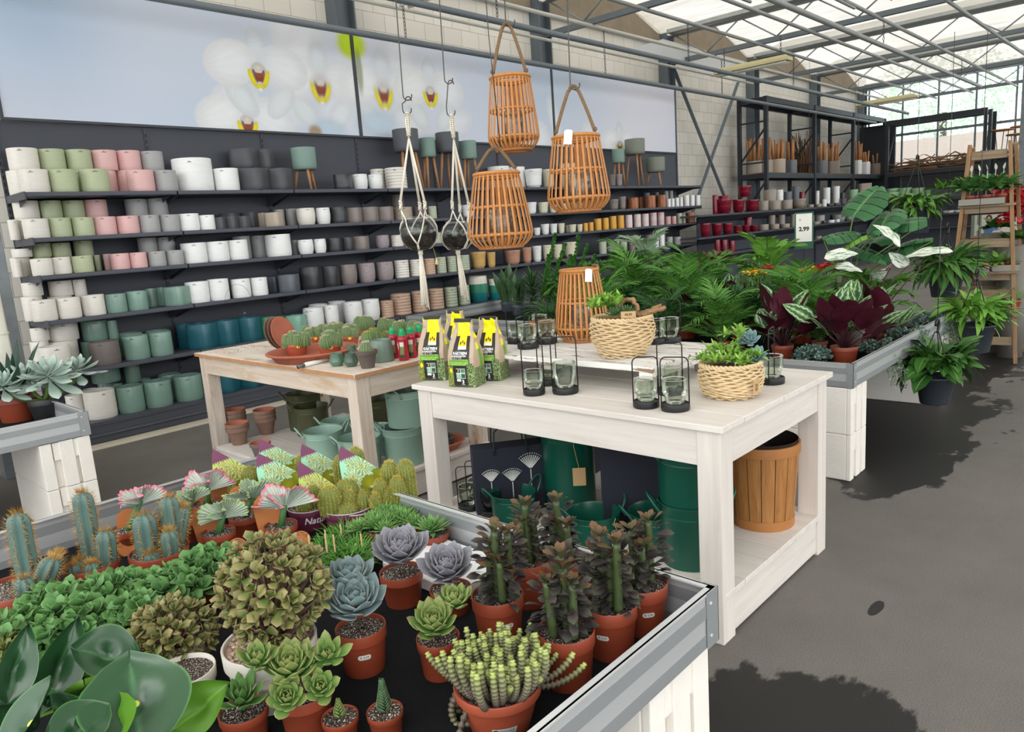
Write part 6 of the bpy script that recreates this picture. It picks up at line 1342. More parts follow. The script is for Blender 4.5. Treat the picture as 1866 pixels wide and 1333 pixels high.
for px,py,l,s,sc in ((853,704,'cactus soil bag standing foremost at the table corner',1,1.0),(797,692,'cactus soil bag at left of the foremost one',2,1.0),(898,693,'cactus soil bag at right, partly behind the foremost one',3,.97),(838,676,'cactus soil bag at the back of the group',4,1.0)):
    Pq=stand(px,py,ZT,.045); bag(l,Pq,.132*sc,.10,.288*sc,rzb+R.uniform(-.08,.08),s)
# ------------------------------------------------ on the worn table
clay=plain('clay terracotta','#a9614a',.8,0,.14,10,.15,60); clayd=plain('weathered clay','#86695a',.9,0,.35,14,.3,50); ZU=.7605
def clay_pot(label,P,r,h,mat,rot=None,grp=None,nm='clay_pot'):
    o=MB(); o.add(lathe([(.001,0),(r*.58,0),(r*.6,.003),(r*.86,h*.76),(r*.87,h*.77),(r*.97,h*.775),(r*1.02,h-.002),(r*.99,h)],36)); o.add(lathe([(r*.99,h),(r*.92,h-.001),(r*.82,h*.7),(r*.55,.01),(.001,.01)],36),None,1); o=o.build(nm,[mat,clay],loc=P,auto=45); tag(o,label,'pot',grp)
    if rot: o.rotation_euler=rot
    return o
P=stand(572,661,ZU,.19); zz=.05; sa=thing('clay_saucer','wide terracotta saucer holding potted cacti on the worn table','saucer',P)
m=MB(); m.add(lathe([(.001,0),(.20,0),(.215,.004),(.243,zz-.008),(.262,zz-.006),(.266,zz),(.258,zz+.006),(.244,zz+.003),(.236,zz-.006),(.21,.012),(.001,.010)],56)); m.build('dish',clay,sa,auto=50)
gsk=plain('green barrel cactus skin','#55703f',.55,0,.22,20); yel=plain('yellow price dot','#e6d320',.5)
def cluster(label,P,r,h,n_,rb,sd,potm=None,skin=None,sp=None,dot=True,tap=.78):
    t=nursery('barrel_cactus',label,'cactus',P,r,h,potm or terra,'clustered barrel cacti',taper=tap); rr=random.Random(sd)
    for k in range(n_):
        a=k*2.39996+sd; q=r*.75*math.sqrt(k/n_); R_=rb*rr.uniform(.7,1.1)*(1.15 if k<2 else 1); g,pr=ribcol(R_,R_*1.9,13,.07,14,None,1.0); M=T(q*math.cos(a),q*math.sin(a),h*.82)@Ry(.25*math.cos(a)*q/r)@Rx(-.25*math.sin(a)*q/r)@Rz(a); m=MB(); m.add(g,M); o=m.build('stem',skin or gsk,t)
        m=MB(); m.add(spines(pr,13,.07,.0075,3,.007,sd*9+k,.0006,.75),M); m.build('spines',sp or whsp,o,smooth=False)
    if dot: a=math.atan2(-P[1],-P[0])+.1; m=MB(); g=wrap(rect(-.009,.009,-.007,.007,0,4,1),r*1.004,a,.001); g[0][:,2]+=h*.8; m.add(g); m.build('price_sticker',yel,t,smooth=False)
    return t
zs=ZU+.0105
for px,py,l,sd in ((543,648,'barrel cactus cluster in the saucer, front left pot',1),(603,650,'barrel cactus cluster in the saucer, front right pot',2),(637,632,'barrel cactus cluster in the saucer, right rear pot',3),(575,632,'barrel cactus cluster in the saucer, rear left pot',4),(612,628,'barrel cactus cluster in the saucer, rear middle pot',5)):
    Pq=stand(px,py,zs,.05); cluster(l,Pq,.068,.07,8,.04,sd)
P=stand(686,652,ZU,.06); cluster('golden spined cactus cluster in a wide clay pot right of the saucer',P,.088,.10,8,.036,8,clayd,None,goldl,False)
for px,py,l,sd in ((735,624,'spiny barrel cactus behind the red bottles, left one',11),(762,626,'spiny barrel cactus behind the red bottles, right one',12),(708,618,'barrel cactus at the back edge of the worn table',13),(668,612,'barrel cactus behind the golden spined cluster',14)):
    Pq=stand(px,py,ZU,.05); cluster(l,Pq,.055,.065,4,.042,sd,clayd,None,whsp,False)
P=stand(671,672,ZU,.04); t=clay_pot('dark weathered clay pot with a white woolly cactus at the table edge',P,.058,.095,plain('dark weathered clay','#5d524c',.9,0,.3,16,.2,60)); g,pr=ribcol(.044,.06,15,.05,12,None,1.0); m=MB(); m.add(g,T(0,0,.08)); o=m.build('stem',gsk,t); m=MB(); m.add(spines(pr,15,.05,.005,6,.008,5,.0005,.8),T(0,0,.08)); m.build('spines',plain('white wool spines','#d9c7bd',.8,isl=.2),o,smooth=False)
gv=plain('frosted green vase','#54725f',.3,0,.2,8); gv2=plain('frosted grey green vase','#6b8072',.35,0,.25,8)
def vase(label,P,r,h,mat):
    o=MB(); o.add(lathe([(.001,0),(r*.62,0),(r*.66,.003),(r*1.0,h*.36),(r*.99,h*.40),(r*.74,h*.95),(r*.78,h),(r*.74,h),(r*.70,h*.94),(r*.9,h*.4),(r*.6,.01),(.001,.01)],36)); o=o.build('vase',mat,loc=P); tag(o,label,'vase'); return o
P=stand(615,668,ZU,.03); vase('small green facetted vase beside the torch',P,.042,.07,gv); P=stand(641,669,ZU,.03); vase('small dark green vase beside the dark clay pot',P,.040,.072,plain('dark green vase glass','#4a5d4e',.3,0,.2,8)); P=stand(641,652,ZU,.03); vase('green vase hidden behind the two small vases',P,.038,.07,gv)
o=MB(); o.add(lathe([(.001,0),(.062,0),(.064,.004),(.056,.115),(.053,.12),(.05,.115),(.056,.01),(.001,.01)],36)); P=stand(698,660,ZU,.055); o=o.build('vase',gv2,loc=P); tag(o,'tall grey green tapered vase behind the dark clay pot','vase')
P=at(505,628,2,ZU); 
t=thing('clay_saucer','stack of tilted clay saucers leaning behind the cacti','saucer',stand(512,640,ZU,.03)+np.array([.03,.02,.0])); fz=math.atan2(-P[1],-P[0])
for i in range(3):
    m=MB(); m.add(lathe([(.001,0),(.085,0),(.115,.02),(.12,.022),(.113,.024),(.085,.006),(.001,.005)],40),Rz(fz+.85)@T(-.028*i,0,.105)@Ry(PI/2-.3)@Sc(.92)); m.build('dish',clayd if i else clay,t,auto=50)
# fertiliser bottles
botr=plain('crimson bottle','#a3172e',.3,0,.06,4); capg=plain('green cap','#0f9a5a',.35)
def bottle(label,P,s=1,rz=0):
    t=thing('fertiliser_bottle',label,'bottle',P,rz,'red plant food bottles'); r=.027*s; H=.155*s
    m=MB(); m.add(lathe([(.001,0),(r*.95,0),(r,.004),(r*1.0,H*.22),(r*.84,H*.45),(r*.86,H*.6),(r*1.0,H*.74),(r*.9,H*.84),(r*.5,H*.9),(.001,H*.9)],32,2.6)); m.build('bottle_body',botr,t)
    m=MB(); m.add(lathe([(r*.72,H*.86),(r*.74,H*.86),(r*.74,H*1.0),(r*.66,H*1.005),(r*.55,H*1.01),(r*.5,H*1.10),(r*.42,H*1.12),(.001,H*1.12)],28)); m.build('cap',capg,t,auto=40)
    g=rect(-r*.62,r*.62,H*.10,H*.66,0,6,12); u,v=g[2][:,0],g[2][:,1]; rs=np.random.RandomState(3); c=np.tile(np.array([.85,.84,.78]),(len(u),1)); c[v<.7]=np.array([.42,.5,.3]); c[(v<.45)&(u>.4)]=np.array([.5,.42,.28]); c[v<.18]=np.array([.10,.30,.18]); c=c**2.2
    rw=np.interp(g[0][:,1],[0,H*.22,H*.45,H*.6,H*.74],[r,r,r*.84,r*.86,r]); a=-PI/2+g[0][:,0]/r; V=np.c_[rw*1.02*np.cos(a),rw*1.02*np.sin(a)-.001,g[0][:,1]]; m=MB(); m.add((V,g[1],None)); m.build('label',prt,t,cols=c)
for px,py,l in ((737,657,'red plant food bottle with green cap, front one of four'),(719,653,'red plant food bottle with green cap, left one of four'),(752,652,'red plant food bottle with green cap, second from right'),(768,648,'red plant food bottle with green cap, rightmost beside the soil bags')):
    P=stand(px,py,ZU,.026); bottle(l,P,1,fr(P)+R.uniform(-.5,-.1))
P0=at(543,668,2,ZU+.012); P1=at(600,654,2,ZU+.012); m=MB(); 
t=thing('hose_wand','steel watering wand lying at the front edge of the worn table','tool',(P0+P1)/2); a,b_=P0-(P0+P1)/2,P1-(P0+P1)/2
m=MB(); m.add(tube([a*.62,b_],.011,12)); m.build('grip',plain('white plastic grip','#dedbd5',.4),t); m=MB(); m.add(tube([a,a*.62],[.009,.010],12)); m.add(tube([a*1.0,a*.94],.012,12)); m.build('nozzle',galv,t)
m=MB(); m.add(tube([a*.55+np.array([.02,.03,0]),b_+np.array([.02,.03,0])],.009,10)); m.build('second_tube',plain('white plastic grip','#dedbd5',.4),t)
# ------------------------------------------------ under the worn table
ZS=.1715
for px,py,l,m_,k in ((437,812,'stack of weathered clay pots, front left on the lower shelf',clay,2),(433,792,'stack of weathered clay pots behind the front left ones',clayd,3),(487,793,'stack of three mossy clay pots on the lower shelf',clayd,3)):
    P=stand(px,py,ZS,.06)
    for i in range(k):
        ti=['lowest','middle','topmost'] if k==3 else ['lower','upper']
        clay_pot(l.replace('stack of weathered clay pots','weathered clay pot').replace('stack of three mossy clay pots','mossy clay pot')+', %s of its stack'%ti[i],P+np.array([0,0,.0+.028*i]),.074,.115,clayd if not(i==k-1 and m_ is clay) else clayd,None,'stacked clay pots')
P=stand(478,838,ZS,.05); clay_pot('grey clay pot standing alone at the lower shelf front',P,.062,.10,plain('grey clay','#6e625c',.9,0,.2,14),None)
enm=plain('mint enamel','#8cab9b',.35,.0,.05,4); enmd=plain('mint enamel inside','#6d9080',.4); olv=plain('olive enamel','#474a30',.4,.0,.08,5); dgr=plain('bottle green enamel','#0f4f3f',.3,0,.06,4)
def bucket(label,P,r,h,mat,rz=0,grp='zinc buckets',tp=.94,tagc=False):
    t=thing('bucket',label,'bucket',P,rz,grp); m=MB(); m.add(lathe([(.001,.004),(r*tp*.95,.004),(r*tp,.0),(r*tp*1.01,.004),(r*.97,h*.80),(r*.985,h*.81),(r*.975,h*.825),(r*.985,h*.84),(r*.99,h*.97),(r*1.02,h-.003),(r*1.03,h),(r*1.0,h+.002),(r*.97,h*.95),(r*tp*.95,.012),(.001,.012)],40)); m.build('body',mat,t,auto=45)
    for s in (-1,1):
        m=MB(); w=r*.38; pts=[(s*(r*1.0),-w,h*.86)]+[(s*(r*1.0+.042*math.sin(q)),-w*math.cos(q),h*.86+.062*math.sin(q)) for q in np.linspace(.15,PI-.15,9)]+[(s*(r*1.0),w,h*.86)]; m.add(tube(pts,.005,7)); m.build('handle',mat,t)
    if tagc:
        m=MB(); m.add(prism([(-.028,-.08),(.028,-.08),(.028,0),(-.028,0)],-.001,.001),T(r*.35,-r*1.02,h*.55)@Rx(PI/2)); m.add(tube([(r*.35,-r*1.02,h*.55),(r*.2,-r*1.02,h*.8),(r*.3,-r*1.01,h*.98)],.0015,5)); m.build('hang_tag',kraft,t,smooth=False)
    return t
mb=[((740,850),(.115,.21),enm,'mint bucket at the bottom right, carrying another'),((660,862),(.118,.18),enm,'mint bucket in the middle with pale handles'),((595,842),(.115,.17),enm,'mint bucket behind the plum pot tags'),((620,812),(.10,.15),enm,'mint bucket with upright handle behind the table leg'),((573,795),(.112,.19),olv,'olive bucket at left of the lower shelf'),((690,830),(.11,.15),enm,'mint bucket further back between olive ones'),((700,790),(.125,.22),olv,'olive bucket at the back right'),((560,785),(.118,.25),olv,'tall olive bucket at the back left')]
for (px,py),(r,h),mt,l in mb:
    P=stand(px,py,ZS,r*.86); P[1]=max(P[1],3.10+r*1.05); P[0]=min(max(P[0],2.07+r*1.02),3.0-r); bucket(l,P,r,h,mt,fr(P)+R.uniform(-.3,.5))
P=stand(748,850,ZS,.1); P[1]=max(P[1],3.10+.115*1.05); bucket('mint bucket stacked on top, right beside the white table leg',np.array([P[0]+.03,P[1],ZS+.211]),.118,.20,enm,fr(P)+1.0)
P=stand(838,806,ZS,.12); P[1]=3.24; t=thing('clay_saucer','terracotta saucer of small plants at the shelf end','saucer',(2.78,3.26,ZS)); m=MB(); m.add(lathe([(.001,0),(.12,0),(.15,.04),(.162,.045),(.155,.05),(.145,.045),(.118,.01),(.001,.01)],44)); m.build('dish',clay,t,auto=50)
for i,(x,y) in enumerate(((-.05,-.04),(.05,-.03),(.0,.06))):
    q=nursery('small_succulent','dark small potted succulent in the lower saucer, '+['left','right','rear'][i]+' one','succulent',(2.78+x,3.26+y,ZS+.0105),.04,.05,plain('grey plastic','#55575a',.5)); m=MB(); m.many(thick_leaf(.035,.016,.006,'ech',5,6,-.4,.4),[T(0,0,.048)@w for w in rosette_M(20,.035,80,10,.003,.6,.4,i)]); m.build('rosette',hav,q)
# ------------------------------------------------ under the white table
ZW=.1775
for px,py,r,h,l,zz in ((1262,1040,.115,.235,'bottle green bucket right by the table leg, lower of its stack',ZW),(1085,1000,.105,.12,'bottle green bucket with a cardboard tag low in the middle of the shelf',ZW),(1200,1010,.11,.14,'bottle green bucket behind the corner euphorbia',ZW),(925,965,.10,.125,'bottle green bucket with looped handles beside the flower bag',ZW)):
    P=stand(px,py,zz,r*.86); P[0]=min(max(P[0],2.10+r*1.05),2.95-r); P[1]=max(P[1],1.10+r*1.05); bucket(l,P,r,h,dgr,fr(P)+R.uniform(.1,.6),'bottle green buckets',.94,'middle' in l)
    if 'right by' in l: bucket('bottle green bucket right by the table leg, upper of its stack',P+np.array([0,0,.236]),.118,.19,dgr,fr(P)+.25,'bottle green buckets',.94)
P=np.array([2.45,2.0,ZW]); bucket('tall bottle green bucket with a cardboard tag under the table middle',P,.12,.40,dgr,fr(P),'bottle green buckets',.94,True)
# shopping bags with white seed heads
navy=plain('navy felt','#20242f',.9,0,.15,40,.2,120); grf=plain('grey green felt','#5d6f66',.9,0,.1,30)
def tote(label,P,w,h,d,rz,mat,flowers=(),strap=True):
    t=thing('tote_bag',label,'bag',P,rz); m=MB(); m.add(box(-w/2,w/2,-d/2,d/2,0,h)); m.build('bag_body',mat,t,smooth=False,bevel=.004)
    if strap:
        for s in (-1,1): m=MB(); m.add(tube([(-w*.22,s*d/2,h*.9),(-w*.2,s*d*.5,h*1.25),(-w*.08,s*d*.4,h*1.36),(w*.08,s*d*.4,h*1.36),(w*.2,s*d*.5,h*1.25),(w*.22,s*d/2,h*.9)],.012,6,flat=.25)); m.build('handle',mat,t)
    if flowers:
        m=MB()
        for (x,z,s) in flowers:
            m.add(tube([(x,-d/2-.0015,z-s*1.3),(x,-d/2-.0015,z)],.0022,5))
            for k in range(11):
                a=math.radians(48+k*8.4); e=(x+s*math.cos(a),-d/2-.0015,z+s*math.sin(a)); m.add(tube([(x+s*.1*math.cos(a),-d/2-.0015,z+s*.1*math.sin(a)),(x+s*.5*math.cos(a)*.8,-d/2-.0015,z+s*.4*math.sin(a)),e],[.0012,.0018,.0022],5)); m.add(tube([(x+s*1.12*math.cos(a),-d/2-.002,z+s*1.12*math.sin(a)),(x+s*1.14*math.cos(a),-d/2-.0022,z+s*1.15*math.sin(a))],.003,6))
        m.build('seedhead_print',plain('white textile print','#d9d8d4',.8),t,smooth=False)
    return t
P=stand(918,905,ZW,.05); tote('navy felt bag printed with white seed heads under the white table',np.array([2.30,2.22,ZW]),.34,.30,.11,fr(P)+.12,navy,((-.095,.15,.05),(.0,.14,.055),(.085,.19,.065)))
tote('grey green felt bag behind the printed navy bag',np.array([2.72,2.30,ZW]),.30,.34,.10,fr(P),grf)
tote('plain navy felt bag behind the tagged bucket',np.array([2.86,1.72,ZW]),.40,.42,.12,-1.35,navy); tote('plain navy felt bag at the back of the lower shelf',np.array([2.86,2.35,ZW]),.36,.46,.1,-1.5,navy); tote('large navy bag added to stand in for shade under the white table',np.array([2.50,1.55,ZW]),.5,.42,.12,fr(P)-.1,navy)  # last bag is added, its dark colour fills in for shade under the tabletop
for px,py,l,s in ((851,935,'glass lantern on the lower shelf, left one by the table leg',.95),(897,942,'glass lantern on the lower shelf, right one by the felt bag',1.05),(872,920,'glass lantern on the lower shelf, rear one',.95)):
    P=stand(px,py,ZW,.05); P[0]=max(P[0],2.18); P[1]=min(P[1],2.45); lantern(l,P,.046*s,.092*s,.2,fr(P)+R.uniform(-.2,.3))
# wooden bushel basket
bw=wood('amber veneer','#b07a42','#8f5c2c',.5,5,2,None,0,.12,False); bwx=plain('amber hoop','#a86f3a',.5,0,.15,15); P=stand(1390,968,ZW,.115); P[0]=min(P[0],2.84); t=thing('bushel_basket','round slatted wooden basket lined with dark foil under the table end','basket',P); r0,r1,h=.118,.143,.345
for k in range(16):
    a0=k*2*PI/16+.012; a1=(k+1)*2*PI/16-.012; V=[]
    for z,r in ((0,r0),(h,r1)):
        for a in np.linspace(a0,a1,4): V+=[(r*math.cos(a),r*math.sin(a),z),((r-.004)*math.cos(a),(r-.004)*math.sin(a),z)]
    V=np.array(V); F=[]
    for i in range(3): F+=[[2*i,2*i+2,2*i+10,2*i+8],[2*i+3,2*i+1,2*i+9,2*i+11]]
    F+=[[0,8,9,1],[6,7,15,14]]; m=MB(); m.add((V,[np.array(F)],None)); m.build('stave',bw,t,smooth=False)
for z,r in ((h-.02,r1+.001),(.018,r0+.003)):
    m=MB(); m.add(lathe([(r-.004,z-.02),(r+.002,z-.02),(r+.003,z),(r+.002,z+.02),(r-.006,z+.02)],48)); m.build('hoop',bwx,t,auto=40)
m=MB(); m.add(lathe([(r1-.005,h+.012),(r1-.008,h),(r0,.02),(.001,.02)],30)); m.build('foil_liner',plain('dark foil liner','#2c2420',.3,0,.3,20,.4,40),t)
# ================================================================== house plants on the right trays
palm1=leafmat('palm leaflet','#3d702d','#64983f',.45); palm2=leafmat('dark palm leaflet','#284f26','#41703a',.45); palmst=plain('palm stalk','#5f7a3c',.6,0,.2,20)
def frond_geo(L,pairs,ll,lw,bend=1.1,seed=0,droop=.5):
    rr=random.Random(seed); n_=pairs+4; t=np.linspace(0,1,n_); th=bend*t**1.3; P=np.c_[np.concatenate([[0],np.cumsum(np.cos(th[1:]))])*L/n_,np.zeros(n_),np.concatenate([[0],np.cumsum(-np.sin(th[1:]))])*L/n_]
    m=MB(); lf=flat_leaf(ll,lw,'lan',4,2,droop,.3); ms=[]
    for i in range(3,n_):
        f=(i-3)/(n_-3); s=math.sin(PI*(.18+.78*f))**.7
        for sg in (-1,1): ms.append(T(*P[i])@Ry(th[i])@Rz(sg*math.radians(62-30*f+rr.uniform(-6,6)))@Rx(sg*-.35)@Ry(rr.uniform(-.25,.1))@Sc(s*rr.uniform(.9,1.1)))
    m.many(lf,ms); st=tube(P,np.linspace(.0035,.0012,n_),5); return m,st
def join(m): return np.concatenate(m.V),[f for f,_ in m.F],np.concatenate(m.UV)
def frond_plant(name,label,cat,loc,r,h,potm,H,nf,L,pairs,ll,lw,mat,seed,grp,el=(38,88),bend=1.0,cane=0,droop=.5):
    t=nursery(name,label,cat,loc,r,h,potm,grp); rr=random.Random(seed); A=MB(); B=MB()
    for v in range(3):
        m,st=frond_geo(L,pairs,ll,lw,bend*(1+.25*v-.2),seed+v,droop); g=join(m); ms=[]
        for k in range(nf//3):
            a=(k*3+v)*2.39996+rr.uniform(-.4,.4); z=h*.9+(cane*H*rr.random()); e=math.radians(el[0]+(el[1]-el[0])*((k*3+v+.5)/nf)+rr.uniform(-8,8)); s=rr.uniform(.75,1.1); ms.append(T(.02*math.cos(a),.02*math.sin(a),z)@Rz(a)@Ry(-e)@Sc(s))
        A.many(g,ms); B.many(st,ms)
        for M in ms:
            if cane: B.add(tube([(.01*v,0,h*.85),(M[0][3],M[1][3],M[2][3])],.004,5))
    B.build('stalks',palmst,t); A.build('fronds',mat,t); return t
# parlour palms (one of each build, then copies)
pl=[((4.42,3.25),0,.95),((4.55,2.75),1,1.0),((4.95,3.35),1,1.1),((5.0,2.85),0,1.05),((4.9,2.35),1,1.1),((5.45,2.95),0,1.15),((5.3,2.45),1,.95),((5.05,1.98),0,.95),((5.6,2.1),1,.85),((4.5,2.3),0,.8),((5.35,3.5),0,1.15),((4.35,3.6),1,.95),((5.4,1.75),1,.7),((4.75,1.75),0,.72)]
wh=['beside the slatted lantern, front left of the right tray','behind the driftwood basket','at the rear left of the right tray','in the middle of the right tray','in front of the flowering kalanchoes','at the far rear behind the kalanchoes','at the right of the tray centre','behind the middle calathea','near the monstera','low at the tray front between calatheas','at the far left rear of the right tray','half hidden behind the slatted lantern','low behind the largest calathea','low beside the largest calathea']
p0=frond_plant('parlour_palm','x','houseplant',(4.4,3.2,ZM),.07,.10,redp,.55,24,.40,17,.15,.015,palm1,3,'parlour palms',(40,88),1.15,.35); p1=frond_plant('parlour_palm','y','houseplant',(4.4,3.2,ZM),.07,.10,redp,.5,27,.36,19,.12,.0125,palm2,8,'parlour palms',(35,86),1.35,.3)
first={0:p0,1:p1}; done=set()
for (xy,k,s),w in zip(pl,wh):
    lab=('bright green feathery palm ' if k==0 else 'dark fine leaved palm ')+w
    if k not in done: done.add(k); o=first[k]; o.location=(*xy,ZM); o.scale=(s,)*3; o['label']=lab; o.rotation_euler=(0,0,R.uniform(0,6))
    else: dup(first[k],lab,(*xy,ZM),R.uniform(0,6),s)
# calatheas
def calmat():
    n=NT('calathea leaf pattern'); s=n.n('ShaderNodeSeparateXYZ',{0:n.n('ShaderNodeUVMap')}); d=n.math('ABSOLUTE',n.math('SUBTRACT',(s,0),.5)); wob=n.math('MULTIPLY_ADD',n.math('SINE',n.math('MULTIPLY',(s,1),44)),.025,d)
    band=n.ramp(wob,[(0,'#b9cf96'),(.05,'#a9c487'),(.09,'#3c6b40'),(.28,'#2f5a38'),(.34,'#b7cda2'),(.38,'#c5d7b2'),(.43,'#4a7446'),(1,'#426b42')]); mid=n.math('SINE',n.math('MULTIPLY',(s,1),30)); c=n.mix(n.math('MULTIPLY',n.n('ShaderNodeMapRange',{0:d,1:.0,2:.2,3:.7,4:0}),n.math('GREATER_THAN',mid,.2)),band,'#9fbf80')
    c=n.mix((n.n('ShaderNodeNewGeometry'),'Backfacing'),c,n.mix((n.noise(20,3),0),'#3a1020','#521c2c')); return n.finish(c,.42,spec=.2)
cal=calmat(); calst=plain('maroon calathea stalk','#4a2228',.5)
def calathea(label,P,r,h,n_,L,seed,H=.2,spread=(25,82)):
    t=nursery('calathea',label,'houseplant',P,r,h,redp,'rose painted calatheas'); rr=random.Random(seed); m=MB(); s=MB()
    for k in range(n_):
        a=k*2.39996+rr.uniform(-.3,.3); e=math.radians(spread[0]+(spread[1]-spread[0])*rr.random()); q=H*rr.uniform(.45,1.1); p=(q*math.cos(e)*math.cos(a),q*math.cos(e)*math.sin(a),h*.9+q*math.sin(e)); e2=e+rr.uniform(-.3,.45)
        m.add(flat_leaf(L*rr.uniform(.85,1.15),L*.78*rr.uniform(.9,1.1),'ov',9,6,rr.uniform(.1,.5),rr.uniform(.05,.25),.04,ph=k),T(*p)@Rz(a)@Ry(-e2)@Rx(rr.uniform(-.5,.5))); s.add(tube([(.01*math.cos(a),.01*math.sin(a),h*.85),(p[0]*.6,p[1]*.6,h*.9+(p[2]-h*.9)*.65),p],[.004,.0035,.003],6))
    s.build('stalks',calst,t); m.build('leaves',cal,t); return t
for px,py,r,h,n_,L,H,l,sd in ((1538,664,.078,.10,26,.19,.22,'large rose painted calathea in red pot at the tray corner',1),(1426,656,.068,.09,20,.18,.22,'rose painted calathea with upright maroon backs behind far lantern',2),(1262,612,.075,.09,16,.18,.22,'rose painted calathea behind the driftwood basket',3),(1592,648,.07,.09,20,.18,.22,'rose painted calathea behind the corner one, right side',4),(1330,610,.075,.09,16,.18,.22,'rose painted calathea between the two planted baskets',7)):
    calathea(l,stand(px,py,ZM,r*.78),r,h,n_,L,sd,H)
# silver creeping plants
sil=leafmat('silver creeping leaf','#5f7a70','#86a096',.5); 
def creeper(label,P,r,n_,trail,seed,out=None):
    t=thing('creeping_plant',label,'houseplant',P,0,'silver grey creeping plants'); rr=random.Random(seed); m=MB(); lf=flat_leaf(.016,.014,'round',3,2,.4,.2); ms=[]
    b=MB(); b.add(lathe(nprof(.055,.06),24)); b.build('pot',blackp,t)
    for k in range(n_):
        z=1-1.3*rr.random(); a=rr.uniform(0,6.3); q=math.sqrt(max(0,1-z*z))*rr.uniform(.6,1); ms.append(T(r*q*math.cos(a),r*q*math.sin(a),.06+r*.6*max(z,-.3)*rr.uniform(.75,1))@Rz(rr.uniform(0,6.3))@Ry(rr.uniform(-1.2,.8))@Sc(rr.uniform(.7,1.2)))
    s=MB()
    if out is not None:
        for k in range(trail):
            a=rr.uniform(-.9,.9); L=rr.uniform(.08,.30); x0,y0=out; d=np.array([x0*math.cos(a)-y0*math.sin(a),x0*math.sin(a)+y0*math.cos(a)]); e=r*rr.uniform(.9,1.25); pts=[(d[0]*r*.6,d[1]*r*.6,.10),(d[0]*e,d[1]*e,.12)]
            for q in range(1,8): pts.append((d[0]*(e+.012*q)+rr.uniform(-.012,.012),d[1]*(e+.012*q)+rr.uniform(-.012,.012),.12-L*q/7))
            s.add(tube(pts,.0012,4))
            for p in pts[1:]:
                for _ in range(3): ms.append(T(*[c+rr.uniform(-.012,.012) for c in p])@Rz(rr.uniform(0,6.3))@Ry(rr.uniform(-1,1))@Sc(rr.uniform(.6,1.0)))
        s.build('runners',palmst,t)
    m.many(lf,ms); m.build('foliage',sil,t)
for px,py,r,n_,tr,out,l in ((1480,668,.11,1000,0,None,'silver creeping plant between the two front calatheas'),(1296,622,.09,500,0,None,'silver creeping plant behind the round planted basket'),(1590,655,.08,500,18,(0,-1),'silver creeping plant trailing over the tray side, nearest'),(1640,632,.10,800,26,(0,-1),'silver creeping plant trailing over the tray side, middle'),(1690,604,.10,700,22,(0,-1),'silver creeping plant trailing over the tray side, furthest')):
    P=stand(px,py,ZM,.04); P[1]=max(P[1],1.27+r*.95) if out else P[1]; creeper(l,P,r,n_,tr,px,out)
# small palm in grey pot and red pots at the tray end
frond_plant('areca_palm','small feathery palm in a grey pot on the right tray edge','houseplant',(5.05,1.62,ZM),.07,.11,plain('light grey plastic','#a8a7a0',.5),.3,18,.30,11,.12,.018,palm2,21,None,(25,80),1.2,.2)
frond_plant('areca_palm','lime green feathery palm at the far right tray corner','houseplant',(5.72,1.72,ZM),.07,.11,redp,.4,18,.36,12,.15,.022,palm1,22,None,(30,85),1.1,.4)
# flowering kalanchoes
kal=leafmat('kalanchoe leaf','#3a6228','#557d38',.4); 
def flowers(label,P,col,seed,H=.3,r=.10,n_=130):
    t=nursery('flowering_plant',label,'flower',P,.065,.1,terra,'flowering plants among the palms'); rr=random.Random(seed); m=MB(); m.many(flat_leaf(.08,.055,'ov',4,2,.5,.2),grow(34,seed,.05,(5,70),(.8,1.2),H*.45)); m.build('foliage',kal,t); f=MB(); ms=[]
    for k in range(n_): a=rr.uniform(0,6.3); q=r*math.sqrt(rr.random()); ms.append(T(q*math.cos(a),q*math.sin(a),H+.1+.03*(1-q/r)+rr.uniform(-.012,.012))@Rz(rr.uniform(0,6))@Ry(rr.uniform(-.6,.6)))
    pet=MB(); 
    for j in range(5): pet.add(flat_leaf(.013,.011,'ov',2,2,-.3,.1),Rz(j*1.257))
    f.many(join(pet),ms); f.build('blossom',col,t); s=MB()
    for k in range(14): a=k*.45; s.add(tube([(0,0,.09),(r*.7*math.cos(a),r*.7*math.sin(a),H+.1)],.002,4))
    s.build('stalks',palmst,t); return t
fy=plain('yellow petals','#e8c22c',.5,isl=.3); frd=plain('scarlet petals','#d0202a',.5,isl=.2); fo=plain('orange petals','#dd6a28',.5,isl=.25); fpk=plain('dark red leaves','#8e2a3c',.5,isl=.3)
def tree_stand(px,py,x): return at(px,py,0,x)
for px,py,x,col,l,sd,n_,r in ((1375,492,5.35,fy,'yellow and orange kalanchoe flowers behind the front palms',1,110,.09),(1478,488,5.55,fy,'yellow kalanchoe flowers left of the scarlet ones',2,150,.10),(1508,482,5.6,frd,'scarlet kalanchoe flowers in front of the monstera',3,260,.09),(1520,462,5.75,fo,'orange flowers behind the scarlet kalanchoe',4,40,.05),(1072,528,4.6,fo,'orange red flowers seen through the slatted lantern',5,120,.09),(1042,532,4.5,fy,'yellow flowers seen through the slatted lantern',6,80,.08),(1398,486,5.45,frd,'small red and yellow flowers beside the yellow kalanchoe',8,40,.05)):
    Q=tree_stand(px,py,x); flowers(l,np.array([Q[0],min(max(Q[1],1.4),3.65),ZM]),col,sd,max(.12,Q[2]-ZM-.12),r,n_)
t=nursery('croton','dark red leaved plant at the rear of the right tray','houseplant',(5.7,3.0,ZM),.07,.1,redp,None); m=MB(); m.many(flat_leaf(.16,.05,'lan',5,2,.8,.2),grow(60,4,.12,(20,85),(.7,1.1),.5)); m.build('foliage',leafmat('red foliage','#5f1f2b','#8e3346',.4),t); m=MB(); m.add(tube([(0,0,.08),(0,0,.55)],.006,6)); m.build('stem',palmst,t)
